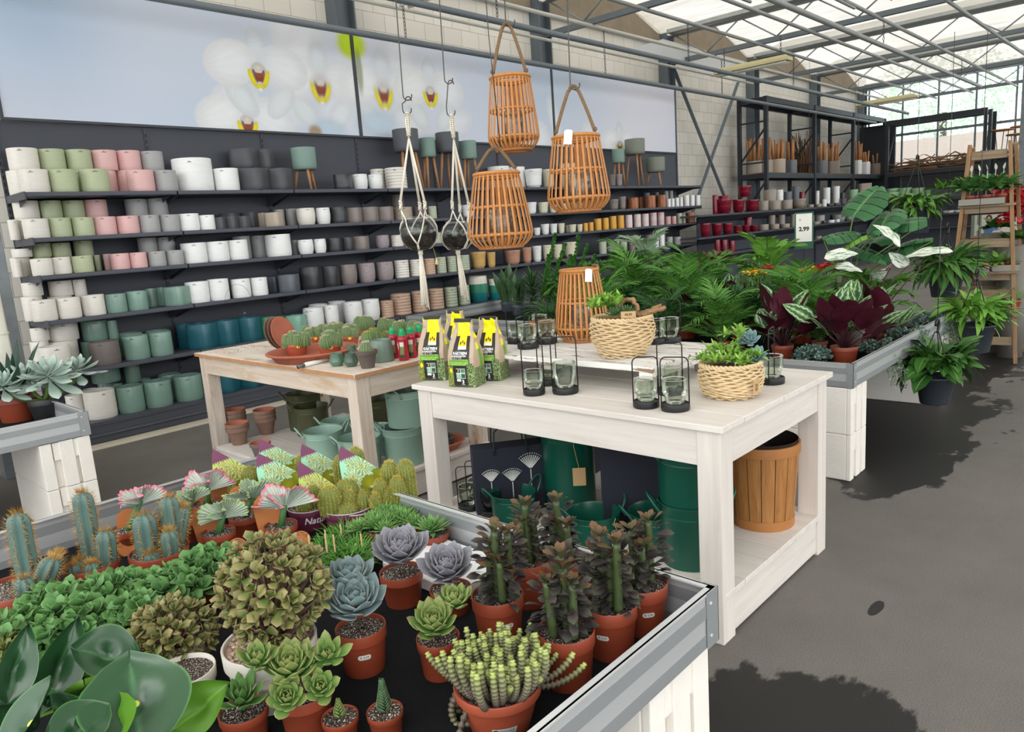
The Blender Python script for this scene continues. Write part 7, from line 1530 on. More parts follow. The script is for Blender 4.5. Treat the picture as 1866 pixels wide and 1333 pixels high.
# monstera, white variegated calathea
def monst_geo(L,W,seed):
    'heart shaped leaf with deep notches: fingers beside a midrib'
    m=MB(); k=5
    outl=lambda t: W/2*math.sin(PI*(t*.86+.10))**.7
    for sg in (-1,1):
        for i in range(k):
            t0=i/k; t1=(i+.92)/k; V=[]; n_=6
            for j in range(n_+1):
                f=j/n_
                for t_ in (t0,(t0+t1)/2,t1):
                    w=outl(min(1,t_+.06*f))*f; mid_=.93 if t_ in(t0,t1) and i>0 else 1
                    x=L*(t_*.95)+ (w*.35)*(t_-.3); V.append((x,sg*w*mid_, -.22*w*w/W*4*.5-.25*L*t_*t_+.02*math.sin(f*PI)))
            V=np.array(V); m.add((V,[grid_faces(n_+1,3)],np.c_[np.repeat(np.linspace(.5,1,n_+1),3),V[:,0]/L]))
        V=[]; 
        for j in range(13): t_=j/12; V+=[(L*t_*.95,0,-.25*L*t_*t_+.001),(L*t_*.95+.01,sg*outl(t_)*.62,-.25*L*t_*t_-.22*(outl(t_)*.62)**2/W*2+.010)]
        V=np.array(V); m.add((V,[grid_faces(13,2)],np.c_[np.tile([.5,.7],13),V[:,0]/L]))
    return join(m)
mon=leafmat('monstera leaf','#2c5c34','#3f7546',.35,rib='#6f9f62',spec=.35); monl=leafmat('young monstera leaf','#6f9f3c','#7fae48',.35,rib='#a5c87c')
P=np.array([5.72,1.95,ZM]); t=nursery('monstera','tall monstera with big notched leaves behind the scarlet flowers','houseplant',P,.09,.12,blackp); rr=random.Random(4); av=math.atan2(-P[1],-P[0])
for i,(px,py,dd,L,az,el,ro,mt) in enumerate(((1572,368,.0,.34,2.3,.9,.3,mon),(1612,398,-.05,.30,-.4,-.35,.2,mon),(1655,402,.0,.28,-1.6,.1,-.3,mon),(1527,428,-.1,.26,1.9,.35,.2,mon),(1640,448,.1,.32,-1.5,-.2,-.1,mon),(1585,458,.05,.28,1.0,-.2,0,mon),(1555,440,-.12,.2,.9,.6,.3,monl),(1670,440,.05,.26,-1.8,.0,.2,mon),(1600,430,.15,.3,2.6,.5,0,mon))):
    C=onvert(P+hdir(P)*dd,px,py)-P; m=MB(); m.add(monst_geo(L,L*.95,i),T(*C)@Rz(av+az)@Ry(-el)@Rx(ro)@T(-L*.4,0,0)); o=m.build('leaf',mt,t); m=MB(); q=Matrix.Translation(C)@Rz(av+az)@Ry(-el)@Rx(ro)@T(-L*.4,0,0); e=q.translation; m.add(tube([(0,0,.1),(e.x*.4,e.y*.4,e.z*.7),tuple(e)],[.008,.006,.005],6)); m.build('stalk',palmst,t)
n=NT('white streaked leaf'); s=n.n('ShaderNodeSeparateXYZ',{0:n.n('ShaderNodeUVMap')}); mp=n.n('ShaderNodeMapping',{0:n.n('ShaderNodeUVMap'),3:(5,1.4,1)}); g=n.noise(2.2,4,.6,vec=mp,dist=1.2); c=n.mix((n.ramp(g,[(.42,'#000000'),(.5,'#ffffff')]),0),'#4f7d4c','#e3e6da'); c=n.mix((n.n('ShaderNodeNewGeometry'),'Backfacing'),c,'#b08a96'); whl=n.finish(c,.4)
P=np.array([5.35,1.62,ZM]); t=nursery('variegated_calathea','calathea with white streaked leaves and pink undersides before the monstera','houseplant',P,.08,.11,redp); av=math.atan2(-P[1],-P[0])
for i,(px,py,az,el,ro,L,W_) in enumerate(((1532,462,1.5,.25,.9,.22,.10),(1548,486,1.7,.0,.5,.19,.11),(1622,425,-1.0,.9,-.9,.24,.11),(1690,456,-1.5,.1,-.5,.30,.10),(1638,474,-1.0,.5,-2.2,.16,.09),(1615,486,-.4,.2,.6,.14,.08),(1600,502,.6,.1,2.4,.14,.08))):
    C=onvert(P,px,py)-P; m=MB(); M=T(*C)@Rz(av+az)@Ry(-el)@Rx(ro)@T(-L*.5,0,0); m.add(flat_leaf(L,W_,'ov',10,6,.5,.25,.12,ph=i),M); m.build('leaf',whl,t); e=M.translation; m=MB(); m.add(tube([(0,0,.1),(e.x*.5,e.y*.5,e.z*.75),tuple(e)],.0035,5)); m.build('stalk',calst,t)
# snake plants, dracaenas and zz plants on the far tray
def snakemat():
    n=NT('snake plant leaf'); s=n.n('ShaderNodeSeparateXYZ',{0:n.n('ShaderNodeUVMap')}); g=n.noise(1,3,.6,vec=n.n('ShaderNodeMapping',{0:(n.tc(),3),3:(8,8,60)})); return n.finish(n.mix((g,0),'#28482c','#587a50'),.4)
snk=snakemat()
def snake(label,P,H,n_,sd,W_=.07):
    t=nursery('snake_plant',label,'houseplant',P,.08,.11,plain('dark blue grey pot','#4a525c',.5)); m=MB(); rr=random.Random(sd)
    for k in range(n_): a=k*2.4; m.add(flat_leaf(H*rr.uniform(.7,1.05),W_*rr.uniform(.85,1.1),'strap',8,2,rr.uniform(-.15,.2),.5),T(.035*math.cos(a),.035*math.sin(a),.09)@Rz(a)@Ry(-math.radians(rr.uniform(74,90)))@Rx(rr.uniform(-1.2,1.2)))
    m.build('leaves',snk,t)
drc=leafmat('striped dracaena leaf','#274a2a','#3f6a38',.35,edge='#7d9a68',edgew=.14); zz=leafmat('glossy zz leaflet','#3a6e2e','#548a3c',.25)
def drac(label,P,H,sd,n_=60):
    t=nursery('dracaena',label,'houseplant',P,.075,.1,blackp,'striped dracaenas'); rr=random.Random(sd); m=MB(); ms=[T(0,0,.09+H*.75*(k/n_))@Rz(k*2.39996)@Ry(-math.radians(25+50*(k/n_)+rr.uniform(-6,6)))@Sc(rr.uniform(.85,1.1)*(1-.25*abs(k/n_-.5))) for k in range(n_)]; m.many(flat_leaf(.24,.030,'lan',6,2,.55,.3),ms); m.build('leaves',drc,t); m=MB(); m.add(tube([(0,0,.08),(0,0,.1+H*.75)],.009,6)); m.build('stem',palmst,t)
for px,py,h,l,sd in ((925,560,.44,'broad leaved snake plant at the left end of the far tray',1),(945,566,.34,'smaller snake plant beside the broad leaved one',2)):
    P=stand(px,py,ZM+.05,.08); P[0]=min(max(P[0],4.86),6.4); P[1]=min(P[1],5.78); P[2]=ZM; snake(l,P,h,11,sd,.085)
for px,py,h,l,sd in ((972,566,.33,'striped dracaena next to the snake plant',1),(1003,572,.34,'striped dracaena left of the slatted lantern',2),(1025,566,.36,'striped dracaena behind the slatted lantern',3)):
    P=stand(px,py,ZM+.05,.08); P[2]=ZM; P[0]=max(P[0],4.86); drac(l,P,h,sd)
def zzp(label,P,stems,sd):
    t=nursery('zz_plant',label,'houseplant',P,.08,.11,blackp,'zz plants'); rr=random.Random(sd); m=MB(); s=MB()
    for (px,py) in stems:
        E=onvert(P,px,py)-P; base=np.array([E[0]*.1,E[1]*.1,.09]); pts=[base*(1-f)+E*f+np.array([0,0,0]) for f in np.linspace(0,1,12)]; s.add(tube(pts,np.linspace(.009,.003,12),6)); d=math.atan2(E[1],E[0])
        for i in range(3,12):
            for sg in (-1,1):
                for q in (0,.5): p=pts[i]+(pts[min(11,i+1)]-pts[i])*q; m.add(flat_leaf(.085*(1-.35*(i/12)),.034,'ov',4,2,.2,.2),T(*p)@Rz(d+PI/2*sg+rr.uniform(-.3,.3))@Ry(-.8+rr.uniform(-.2,.2)))
    s.build('stalks',palmst,t); m.build('leaflets',zz,t)
P=np.array([5.0,4.35,ZM]); zzp('zz plant with upright glossy wands behind the slatted lantern, left',P,[(1012,432),(1030,450),(1000,470),(1045,475)],1)
P=np.array([5.1,4.12,ZM]); zzp('zz plant with upright glossy wands behind the slatted lantern, right',P,[(1054,436),(1070,452),(1040,470),(1085,470)],2)
frond_plant('parlour_palm','light green palm rising right of the zz plants','houseplant',(5.35,4.05,ZM),.07,.1,redp,.5,24,.42,13,.17,.022,palm1,31,'parlour palms',(40,88),1.2,.5)
frond_plant('parlour_palm','light green palm at the rear before the yellow pots','houseplant',(6.1,4.05,ZM),.07,.1,redp,.6,24,.42,13,.17,.022,palm1,32,'parlour palms',(40,88),1.3,.6)
frond_plant('parlour_palm','pale tall palm rising over the croton by the shelf end','houseplant',(6.45,4.15,ZM),.07,.1,redp,.7,21,.36,11,.17,.026,leafmat('pale grey palm leaf','#8aa684','#a2ba98',.45),33,'parlour palms',(45,88),1.0,.8)
frond_plant('parlour_palm','fresh green bushy plant in the rear centre','houseplant',(5.9,2.6,ZM),.07,.1,redp,.6,27,.34,12,.14,.026,leafmat('fresh green palm leaf','#5f9a34','#80b34a',.42),34,'parlour palms',(30,88),.9,.7)
# sign with price
t=thing('price_sign','green framed price sign reading 2.99 above the palms','sign',at(1465,440,0,6.3)); a=fr(t.location); H_=float(mpp(t.location)); w,h=27*H_/2,50*H_
m=MB(); m.add(box(-w-.012,w+.012,-.004,.004,-.06,h+.012)); m.build('frame',plain('dark green frame','#1f5a42',.5),t,smooth=False); m=MB(); m.add(box(-w,w,-.0065,-.0045,0,h)); m.build('card',plain('white card','#e9eeea',.5),t,smooth=False)
m=MB(); g=text_geo('2.99',w*.75,bold=.002); m.add(g,T(-.0*w,-.008,h*.45)@Rx(PI/2)@Rz(0)); g=text_geo('*',w*.7); m.add(g,T(-w*.5,-.008,h*.75)@Rx(PI/2)); m.build('price',ink,t,smooth=False); m=MB(); m.add(tube([(0,0,-.06),(0,0,ZM-t.location.z)],.006,6)); m.build('stake',blackp,t); t.rotation_euler=(0,0,a)
# ---------- left tray
ag=leafmat('dark agave leaf','#22392f','#344f44',.42,edge='#6f8a70',edgew=.06); pale=leafmat('pale mealy leaf','#7d958a','#9db0a4',.55,tip='#b3c2b8',edge='#bccac0',edgew=.06)
P=np.array([1.11,5.10,ZM]); t=nursery('agave','dark pointed agave in a red pot on the left tray','succulent',P,.105,.15,redp); m=MB(); rr=random.Random(3); g=thick_leaf(.33,.06,.012,'lan',8,8,.15,.3)
ms=[T(.02*math.cos(k*2.4),.02*math.sin(k*2.4),.15)@Rz(k*2.39996+rr.uniform(-.15,.15))@Ry(-math.radians(86-76*(k/26)**.9))@Sc(rr.uniform(.8,1.1)) for k in range(26)]; m.many(g,ms); m.build('leaves',ag,t)
P=stand(88,768,ZM,.08); t=nursery('pale_succulent','pale mealy rosettes in a black pot at the left tray corner','succulent',P,.09,.13,blackp,taper=.7); m=MB()
for px,py,dd,L,sd,ti in ((88,690,-.05,.19,1,.45),(142,678,.05,.16,2,.15),(48,690,.05,.14,3,.3),(5,708,-.02,.17,4,.3)):
    C=onvert(P+hdir(P)*dd,px,py)-P; ms=[T(*C)@Rz(math.atan2(-P[1],-P[0])+(-1.0 if px>120 else .0))@Ry(ti)@q for q in rosette_M(26,L,75,-35,.008,.6,.35,sd)]; m.many(thick_leaf(L,L*.36,.014,'ob',7,8,-.35,.45),ms)
m.build('rosettes',pale,t); m=MB()
for px,py,dd in ((88,700,-.05),(142,688,.05),(48,700,.05),(5,716,-.02)): C=onvert(P+hdir(P)*dd,px,py)-P; m.add(tube([(0,0,.11),(C[0]*.5,C[1]*.5,C[2]*.7),tuple(C)],.012,7))
m.build('stems',palmst,t)
# jar in netting behind the lanterns
P=stand(977,592,.877,.05); P[0]=min(P[0],2.82); P[1]=min(P[1],2.42); t=thing('net_jar','clear jar wrapped in orange macrame net behind the lanterns','jar',P); r,h=.062,.085; m=MB(); m.add(lathe([(.001,0),(r*.95,0),(r,.01),(r,h*.8),(r*.85,h),(r*.83,h),(r*.96,h*.8),(.001,.01)],30)); m.build('jar_glass',clear,t); m=MB(); oc=plain('orange cord','#b5793f',.8)
for k in range(12):
    a0=k*2*PI/12
    for s in (-1,1): m.add(tube([(r*1.03*math.cos(a0+s*f*.5),r*1.03*math.sin(a0+s*f*.5),.01+h*.85*f) for f in np.linspace(0,1,6)],.0025,5))
for z in (h*.88,h*.8): m.add(tube([(r*1.02*math.cos(a),r*1.02*math.sin(a),z) for a in np.linspace(0,2*PI,24,endpoint=False)],.004,6,closed=True))
m.build('net',oc,t)
# ================================================================== racks, red pots, ladder and hanging baskets at the right
rk=plain('charcoal rack steel','#30343a',.5,.35,.1,5); chipb=wood('chipboard deck','#8f6a48','#6d4a32',.8,5,0,None,0,.2,False)
def post(t,x,y,z,w=.07):
    m=MB(); m.add(box(x-w/2,x+w/2,y-w/2,y+w/2,0,z)); 
    for q in np.arange(.3,z-.1,.1): m.add(box(x-.006,x+.006,y-w/2-.001,y-w/2,q,q+.035),mi=1)
    m.build('post',[rk,plain('slot black','#101114',.8)],t,smooth=False)
def beam(t,a,b,w=.045,h=.10,nm='beam',mt=None): m=MB(); m.add(bar(a,b,w,h)); m.build(nm,mt or rk,t,smooth=False)
t=thing('storage_rack','tall charcoal storage rack along the block wall holding planters on legs','rack',(0,0,0)); XS=[14.05,16.45,18.85,21.2]; FY,RY,TZ,DZ=6.2,6.73,3.55,2.16
for x in XS: post(t,x,FY,TZ); post(t,x,RY,TZ)
for x in XS:
    beam(t,(x,FY,TZ-.05),(x,RY,TZ-.05),.04,.09,'side_beam'); beam(t,(x,FY,DZ-.06),(x,RY,DZ-.06),.04,.09,'side_beam')
    for z0,z1 in ((2.35,3.0),(1.3,2.0)): beam(t,(x,FY,z1),(x,RY,z0),.03,.03,'brace')
    for z in (3.1,2.35): beam(t,(x,FY,z),(x,RY,z),.03,.03,'brace')
for i in range(3):
    for y in (FY,RY): beam(t,(XS[i],y,TZ-.05),(XS[i+1],y,TZ-.05)); beam(t,(XS[i],y,DZ-.06),(XS[i+1],y,DZ-.06))
    m=MB(); m.add(box(XS[i],XS[i+1],FY+.02,RY-.02,DZ-.02,DZ)); m.build('deck',chipb,t,smooth=False)
    m=MB(); m.add(box(XS[i]+.02,XS[i+1]-.02,FY+.02,RY-.02,TZ-.012,TZ)); m.build('top_sheet',galv2,t,smooth=False)
t=thing('storage_rack','charcoal storage rack across the end glazing piled with branches','rack',(0,0,0)); X0,X1=20.6,21.15
for y in (5.95,3.85):
    for x in (X0,X1): post(t,x,y,3.42)
    for z in (3.36,2.1): beam(t,(X0,y,z),(X1,y,z),.03,.05,'side_beam')
    beam(t,(X0,y,2.3),(X1,y,3.1),.03,.03,'brace')
for x in (X0,X1): beam(t,(x,5.95,3.36),(x,3.85,3.36),.045,.12); beam(t,(x,5.95,2.1),(x,3.85,2.1),.045,.10)
m=MB(); m.add(box(X0,X1,3.85,5.95,2.14,2.16)); m.build('deck',chipb,t,smooth=False)
m=MB(); m.add(box(X1+.02,X1+.04,5.95,6.8,.2,3.4)); m.build('side_sheet',rk,t,smooth=False)
t=thing('storage_rack','charcoal rack at the right edge with wood slices on top','rack',(0,0,0))
for y in (3.75,2.2):
    for x in (20.55,21.05): post(t,x,y,3.35 if y>3 else 2.6)
for z in (2.40,1.72): m=MB(); m.add(box(20.55,21.05,1.5,3.75,z-.03,z)); m.build('deck',rk,t,smooth=False); beam(t,(20.55,1.5,z-.04),(20.55,3.75,z-.04),.04,.07)
slc=wood('pale wood slice','#c08a58','#9a623a',.7,8,0,None,0,.1,False)
for i,(px,py) in enumerate(((1828,236),(1856,243),(1862,228))):
    Q=at(px,py,0,20.75); t=thing('slice_stand','wood slice on a thin wire stand, '+['left of the three on the far rack','front of the three on the far rack','back one of the three on the far rack'][i],'side table',(20.68+.1*i,Q[1],2.4)); z=Q[2]-2.4; m=MB(); m.add(lathe([(.001,z-.03),(.24,z-.03),(.25,z-.015),(.24,z),(.001,z)],26)); m.build('slice',slc,t)
    for k in range(3): a=k*2.1; m=MB(); m.add(tube([(.15*math.cos(a),.15*math.sin(a),z-.03),(.1*math.cos(a+.2),.1*math.sin(a+.2),.0)],.008,6)); m.build('leg',blk_m,t)
# branches piled on the end rack
brm=plain('dry branch bark','#7d6048',.9,0,.3,12,isl=.3); rr=random.Random(9)
for k in range(46):
    y0=rr.uniform(4.0,5.6); L=rr.uniform(.5,1.3); x=rr.uniform(20.62,21.1); z=2.165+.02+.26*rr.random()*(1-abs((y0-4.8)/1.3)**2*.6); pts=[]; a=rr.uniform(-.25,.25)
    for i in range(7): f=i/6-.5; pts.append((x+rr.uniform(-.03,.03)+a*f*.4,min(5.9,max(3.9,y0+L*f)),z+rr.uniform(-.02,.03)+(.1 if rr.random()<.06 else 0)))
    m=MB(); m.add(tube(pts,np.linspace(.018,.008,7)*rr.uniform(.7,1.2),6)); o=m.build('branch',brm); tag(o,'bare brown branch in the heap on the end rack','branch','heap of branches on the end rack')
# planters turned upside down on the rack deck: legs pointing up
leg2=wood('light beech leg','#c28a58','#a86f40',.5,6,2,None,0,.1,False)
def upturned(px0,px1,ptop,col,hexc,lab,nl,lh,y=None,sd=0):
    cx=(px0+px1)/2; P=at(cx,312,1,FY+.04); r=(px1-px0)/2*mpp(P); c=np.array([P[0],FY+.05+r,DZ]); yq=FY+(.33 if px0<1400 else .04)+min(r,.2); c=at(cx,312,1,yq); c[0]=max(c[0],14.12+r); t=thing('stacked_planter',lab,'planter',(c[0],min(yq,RY-.04-r),DZ+.0005),R.uniform(0,6),'upturned planters on the rack'); h=max(.2,at(cx,ptop,1,FY+.05)[2]-DZ); r=min(r,.24)
    m=MB(); m.add(lathe([(r*.97,0),(r,.01),(r,h-.03),(r*.96,h-.008),(r*.9,h),(.001,h)],40,5 if sd%2 else 0)); m.build('bowl',plain('matt '+col,hexc,.6,0,.05,3),t,auto=40); rr=random.Random(sd)
    for k in range(nl): a=k*2*PI/nl; q=r*rr.uniform(.45,.75); ln=lh*rr.uniform(.75,1.1); m=MB(); m.add(tube([(q*math.cos(a),q*math.sin(a),h),(q*1.35*math.cos(a+rr.uniform(-.3,.3)),q*1.35*math.sin(a),h+ln)],[.026,.018],8)); m.build('leg',leg2,t)
for i,(a,b,tp,cn,hx,l,nl,lh) in enumerate(((1346,1375,289,'stone','#a59b90','stone planter with tall legs up, first on rack from left',7,.42),(1375,1400,287,'stone','#a59b90','stone planter with tall legs up, second from left behind the post',6,.42),(1405,1431,288,'sand','#b3a493','sand planter with legs up, right of the front rack post',7,.36),(1431,1450,290,'slate','#6d7178','slate planter with legs up beside the wicker bundle',6,.38),(1487,1508,291,'slate','#6d7178','slate planter with legs up in second rack bay, left',6,.40),(1508,1529,292,'brown grey','#857970','brown grey planter with legs up in second rack bay, right',6,.40),(1556,1570,291,'white','#dedfe0','white planter with legs up, narrow one in third bay',5,.44),(1570,1584,294,'white','#dedfe0','white planter with legs up, right of the narrow one',6,.26),(1584,1608,296,'brown grey','#857970','brown grey planter with legs up in third bay, right',7,.24))): upturned(a,b,tp,'upturned '+cn,hx,l,nl,lh,None,i)
P=at(1468,312,1,FY+.3); t=thing('twig_bundle','bundle of brown twigs standing on the rack deck','bundle',(P[0],FY+.32,DZ)); m=MB(); rr=random.Random(5)
for k in range(90): a=rr.uniform(0,6.3); q=.17*math.sqrt(rr.random()); m.add(tube([(q*math.cos(a),q*math.sin(a),0),(q*1.1*math.cos(a+.3),q*1.1*math.sin(a+.3),.35),(q*1.7*math.cos(a+.2),q*1.7*math.sin(a),rr.uniform(.5,.95))],[.011,.009,.006],5))
m.build('twigs',brm,t)
# ---------- shelf of red and grey pots before the rack
RYF=5.85; RZ=[1.437,1.085,.78]
t=thing('pot_shelving','low dark shelving with burgundy and grey pots before the rack','shelving',(0,0,0))
for z in RZ:
    m=MB(); m.add(box(10.75,19.94,RYF,RYF+.33,z-.03,z)); m.build('shelf_board',anthd,t,smooth=False)
    m=MB(); m.add(prism([(RYF+.03,z-.03),(RYF+.32,z-.03),(RYF+.32,z-.14)],11.3,19.94),Matrix(((0,0,1,0),(1,0,0,0),(0,1,0,0),(0,0,0,1)))); m.build('bracket',anthd,t,smooth=False)
m=MB(); m.add(box(11.3,19.94,RYF+.33,RYF+.345,0,1.40)); m.build('back_panel',anthd,t,smooth=False)
m=MB(); m.add(box(11.3,19.94,RYF+.05,RYF+.33,0,.12)); m.build('plinth',anthd,t,smooth=False)
t=thing('pot_shelving','low dark shelving across the end wall with pale green pots','shelving',(0,0,0))
for z in RZ: m=MB(); m.add(box(19.95,20.45,2.9,5.84,z-.03,z)); m.build('shelf_board',anthd,t,smooth=False)
m=MB(); m.add(box(20.45,20.47,2.9,5.84,0,1.4)); m.build('back_panel',anthd,t,smooth=False)
_c2={}
def rp(xl,xr,yt,color,style,lv,lab=None,dy=.01,yb=None,base=None):
    ox,oy,s=1240,320,5.83; XL,XR,YT=ox+xl/s,ox+xr/s,oy+yt/s; cx=(XL+XR)/2; y=RYF+dy; P=at(cx,YT,1,y); ax_,v_=1,y
    if P[0]>19.6: ax_,v_=0,19.96+dy
    P=at(cx,YT,ax_,v_); r=min((XR-XL)/2*mpp(P),.2); P=at(cx,YT,ax_,v_+r*.4); z0=RZ[lv] if base is None else base; h=max(.06,P[2]-z0); k=(color,style,lv,dy>.1,base is not None); _c2[k]=_c2.get(k,0)+1
    nmr='stacked upper row' if base is not None else ('back row' if dy>.1 else 'front row'); lab=lab or f"{color} {STYN[style]} pot, {ORD[_c2[k]]} from left, {nmr}, {['upper','lower','lowest'][lv]} shelf before the rack"
    m=pot_geo(style,r,h,0,0,28); c=POTC.get(color); o=m.build('plant_pot',pot_mesh_mats(color,style),loc=((P[0],min(P[1]+r*.0,RYF+.33-r*.95) if r<.16 else RYF+.165,z0+.0005) if ax_==1 else (P[0]+r*.5,min(P[1],5.7),z0+.0005))); tag(o,lab,'pot','pots on the shelving before the rack'); return P,r,h
for a,b,t_,c_,s_ in ((385,545,247,'burgundy','taper'),(548,682,252,'burgundy','taper'),(686,835,255,'burgundy','taper'),(833,932,268,'greige','cyl'),(945,1062,263,'greige','cyl'),(1072,1188,258,'greige','cyl'),(1198,1332,246,'greige','taper'),(1345,1415,310,'greige','cyl'),(1440,1500,310,'greige','cyl'),(1508,1552,250,'white','cyl'),(1556,1625,295,'black','octo'),(1630,1700,290,'black','octo'),(1705,1760,240,'black','octo')): rp(a,b,t_,c_,s_,0)
for a,b,t_,c_,s_ in ((340,400,205,'burgundy','cyl'),(400,520,212,'burgundy','cyl'),(885,1015,150,'greige','cyl'),(1018,1090,150,'white','cyl'),(1100,1180,170,'slate','cyl'),(1190,1260,115,'slate','cyl'),(1265,1320,172,'burgundy','cyl'),(1440,1475,160,'white','cyl'),(1520,1590,128,'white','cyl'),(1625,1690,112,'white','cyl'),(1700,1750,180,'black','cyl')): rp(a,b,t_,c_,s_,0,None,.16)
P,r,h=rp(560,640,255,'burgundy','taper',0,None,.15); rp(610,748,108,'burgundy','taper',0,'burgundy tapered pot perched on top of the front red pots',.06,base=RZ[0]+.26)
for a,b,t_,c_,s_ in ((210,320,505,'burgundy','taper'),(330,440,508,'burgundy','taper'),(445,555,505,'burgundy','taper'),(560,650,530,'burgundy','taper'),(655,740,525,'burgundy','taper'),(745,825,527,'burgundy','taper'),(832,935,517,'greige','cyl'),(950,1048,513,'greige','cyl'),(1062,1160,510,'greige','cyl'),(1170,1240,525,'greige','cyl'),(1405,1478,515,'greige','cyl'),(1500,1550,550,'black','cyl'),(1570,1635,540,'white','cyl'),(1640,1690,530,'white','cyl')): rp(a,b,t_,c_,s_,1)
for a,b,t_,c_,s_ in ((935,1005,420,'greige','cyl'),(1035,1110,415,'greige','cyl'),(1170,1225,405,'greige','cyl'),(1245,1320,430,'greige','cyl'),(1340,1420,420,'greige','cyl'),(1430,1530,420,'grey','cyl'),(1595,1740,412,'grey','cone'),(1745,1850,432,'grey','cone'),(680,760,440,'burgundy','cyl')): rp(a,b,t_,c_,s_,1,None,.15)
for a,b,t_ in ((360,420,680),(425,500,680),(510,580,690)): rp(a,b,t_,'burgundy','cyl',2)
for a,b,t_ in ((960,1040,680),(1430,1500,660)): rp(a,b,t_,'greige','cyl',2)
# pale green pots further along
H2=(1560,200,6.06)
def rp2(xl,xr,yt,lv,lab,dy,base=None,col='sea-green',st='taper'):
    XL,XR=1560+xl/6.06,1560+xr/6.06; YT=200+yt/6.06; s=5.83; return rp((XL-1240)*s,(XR-1240)*s,(YT-320)*s,col,st,lv,lab,dy,None,base)
gl=[(-75,20,'left end by the monstera'),(20,178,'second from left'),(185,300,'third from left'),(300,460,'fourth from left'),(465,600,'fifth from left'),(610,742,'sixth from left'),(750,900,'right end beside the fern trough')]
for (a,b,l),yt in zip(gl,(880,940,945,915,948,945,950)): rp2(a,b,yt,0,'pale green tapered pot on the upper right shelf, '+l,.01)
for a,b,yt,l in ((335,460,868,'left'),(465,600,862,'middle'),(610,745,862,'right'),(750,870,880,'far right')): rp2(a,b,yt,0,'pale green tapered pot stacked behind, %s of the back row'%l,.17)
for a,b,yt,l in ((0,135,815,'left'),(110,180,855,'right')): rp2(a,b,yt,0,'greige square pot standing behind the pale green ones, '+l,.18,None,'greige','octo')
for a,b,yt,l in ((950,1080,1228,'left'),(1080,1190,1228,'middle'),(1190,1290,1215,'right')): rp2(a,b,yt,1,'white scalloped pot on the lower right shelf, %s of three'%l,.02,None,'white','taper')
# fern trough
P=at(1728,375,0,20.05); t=thing('fern_trough','bright green ferns in a dark trough right of the pale green pots','planter',(20.2,P[1],RZ[0]),PI/2); m=MB(); m.add(cbox(0,0,.11,.75,.26,.22)); m.build('trough',plain('dark slate trough','#3f464c',.6),t,smooth=False,bevel=.01); fm=leafmat('bright fern leaf','#5f9c34','#7db84a',.45); m=MB()
for k in range(5): m.many(flat_leaf(.36,.05,'lan',6,2,.9,.2,.1),[T(-.3+.15*k,0,.2)@q for q in grow(16,k,.03,(25,85),(.7,1.1))])
m.build('ferns',fm,t)
# ---------- wooden ladder shelf
lw=wood('rough larch','#a98660','#86623f',.75,4,2,'#6b4c34',.25,.25); lwx=wood('rough larch cross','#9d8a72','#7d664c',.75,4,0,'#5d4836',.2,.25); zk=plain('dull zinc tray','#8f8d84',.5,.3,.1,6)
FR=at(1850,662,2,0); Dh=hdir(FR); Sd=np.array([-Dh[1],Dh[0],0]); Sd=Sd if Sd@CR>0 else -Sd
t=thing('ladder_shelf','rough wooden ladder shelf with trays of plants at the right edge','shelf',FR,math.atan2(Sd[1],Sd[0])); inv=lambda Q: np.array([(Q-FR)@Sd,(Q-FR)@Dh,Q[2]])
def lp(px,py,dd=0): return inv(onvert(FR+Dh*dd,px,py))
tr_=lp(1841,255); tl=lp(1768,264); wl=lp(1733,560)
Wl=wl[0]; 
def leg(a,b): m=MB(); m.add(bar(a,b,.05,.03)); m.build('leg',lw,t,smooth=False,bevel=.003)
leg((0,0,0),tr_); leg((Wl-.05,0,0),tl); leg((.06,.62,0),(tr_[0]+.04,.09,tr_[2]-.02)); leg((Wl-.03,.62,0),(tl[0]+.02,.09,tl[2]-.02))
def rung(z,dd,h=.07):
    f=z/tr_[2]; xl=(Wl-.05)*(1-f)+tl[0]*f; xr=tr_[0]*f; m=MB(); m.add(box(xl+.02,xr-.02,dd-.012,dd+.012,z-h/2,z+h/2)); m.build('rung',lwx,t,smooth=False,bevel=.002); return xl,xr
zr=[lp(1800,282)[2],lp(1800,380)[2],lp(1800,443)[2],lp(1800,503)[2],lp(1800,535)[2],lp(1790,562)[2],lp(1790,620)[2]]
for z in zr: rung(z,.0)
for z in zr[1:]: rung(z,.5*(1-z/tr_[2]*.75),.05)
spa=leafmat('peace lily leaf','#4a7a40','#6f9f56',.38); 
shelfz=[]
for i,(py,dep) in enumerate(((366,.34),(488,.45),(556,.52))):
    z=lp(1790,py)[2]-.03; f=z/tr_[2]; xl=(Wl-.05)*(1-f)+tl[0]*f; xr=tr_[0]*f; m=MB(); 
    for k in range(4): m.add(box(xl-.03,xr+.03,-.05+k*dep/4,-.05+k*dep/4+dep/4-.015,z-.02,z))
    m.build('shelf_slats',lwx,t,smooth=False); shelfz.append((z,xl,xr,dep))
def wpos(x,y,z): return FR*np.array([1,1,0])+Sd*x+Dh*y+np.array([0,0,z])
rz_=math.atan2(Sd[1],Sd[0])
def ztray(label,z,x0,x1,y0,y1):
    q=thing('zinc_tray',label,'tray',wpos((x0+x1)/2,(y0+y1)/2,z),rz_); w,d=(x1-x0)/2,(y1-y0)/2; m=MB(); m.add(box(-w,w,-d,d,0,.004)); 
    for a in ((-w,w,-d-.004,-d),(-w,w,d,d+.004),(-w-.004,-w,-d,d),(w,w+.004,-d,d)): m.add(box(*a,0,.05))
    m.build('tray_body',zk,q,smooth=False)
z,xl,xr,dp=shelfz[0]; ztray('grey zinc tray of peace lilies on the ladder top shelf',z+.001,xl-.02,xr-.05,-.09,.16)
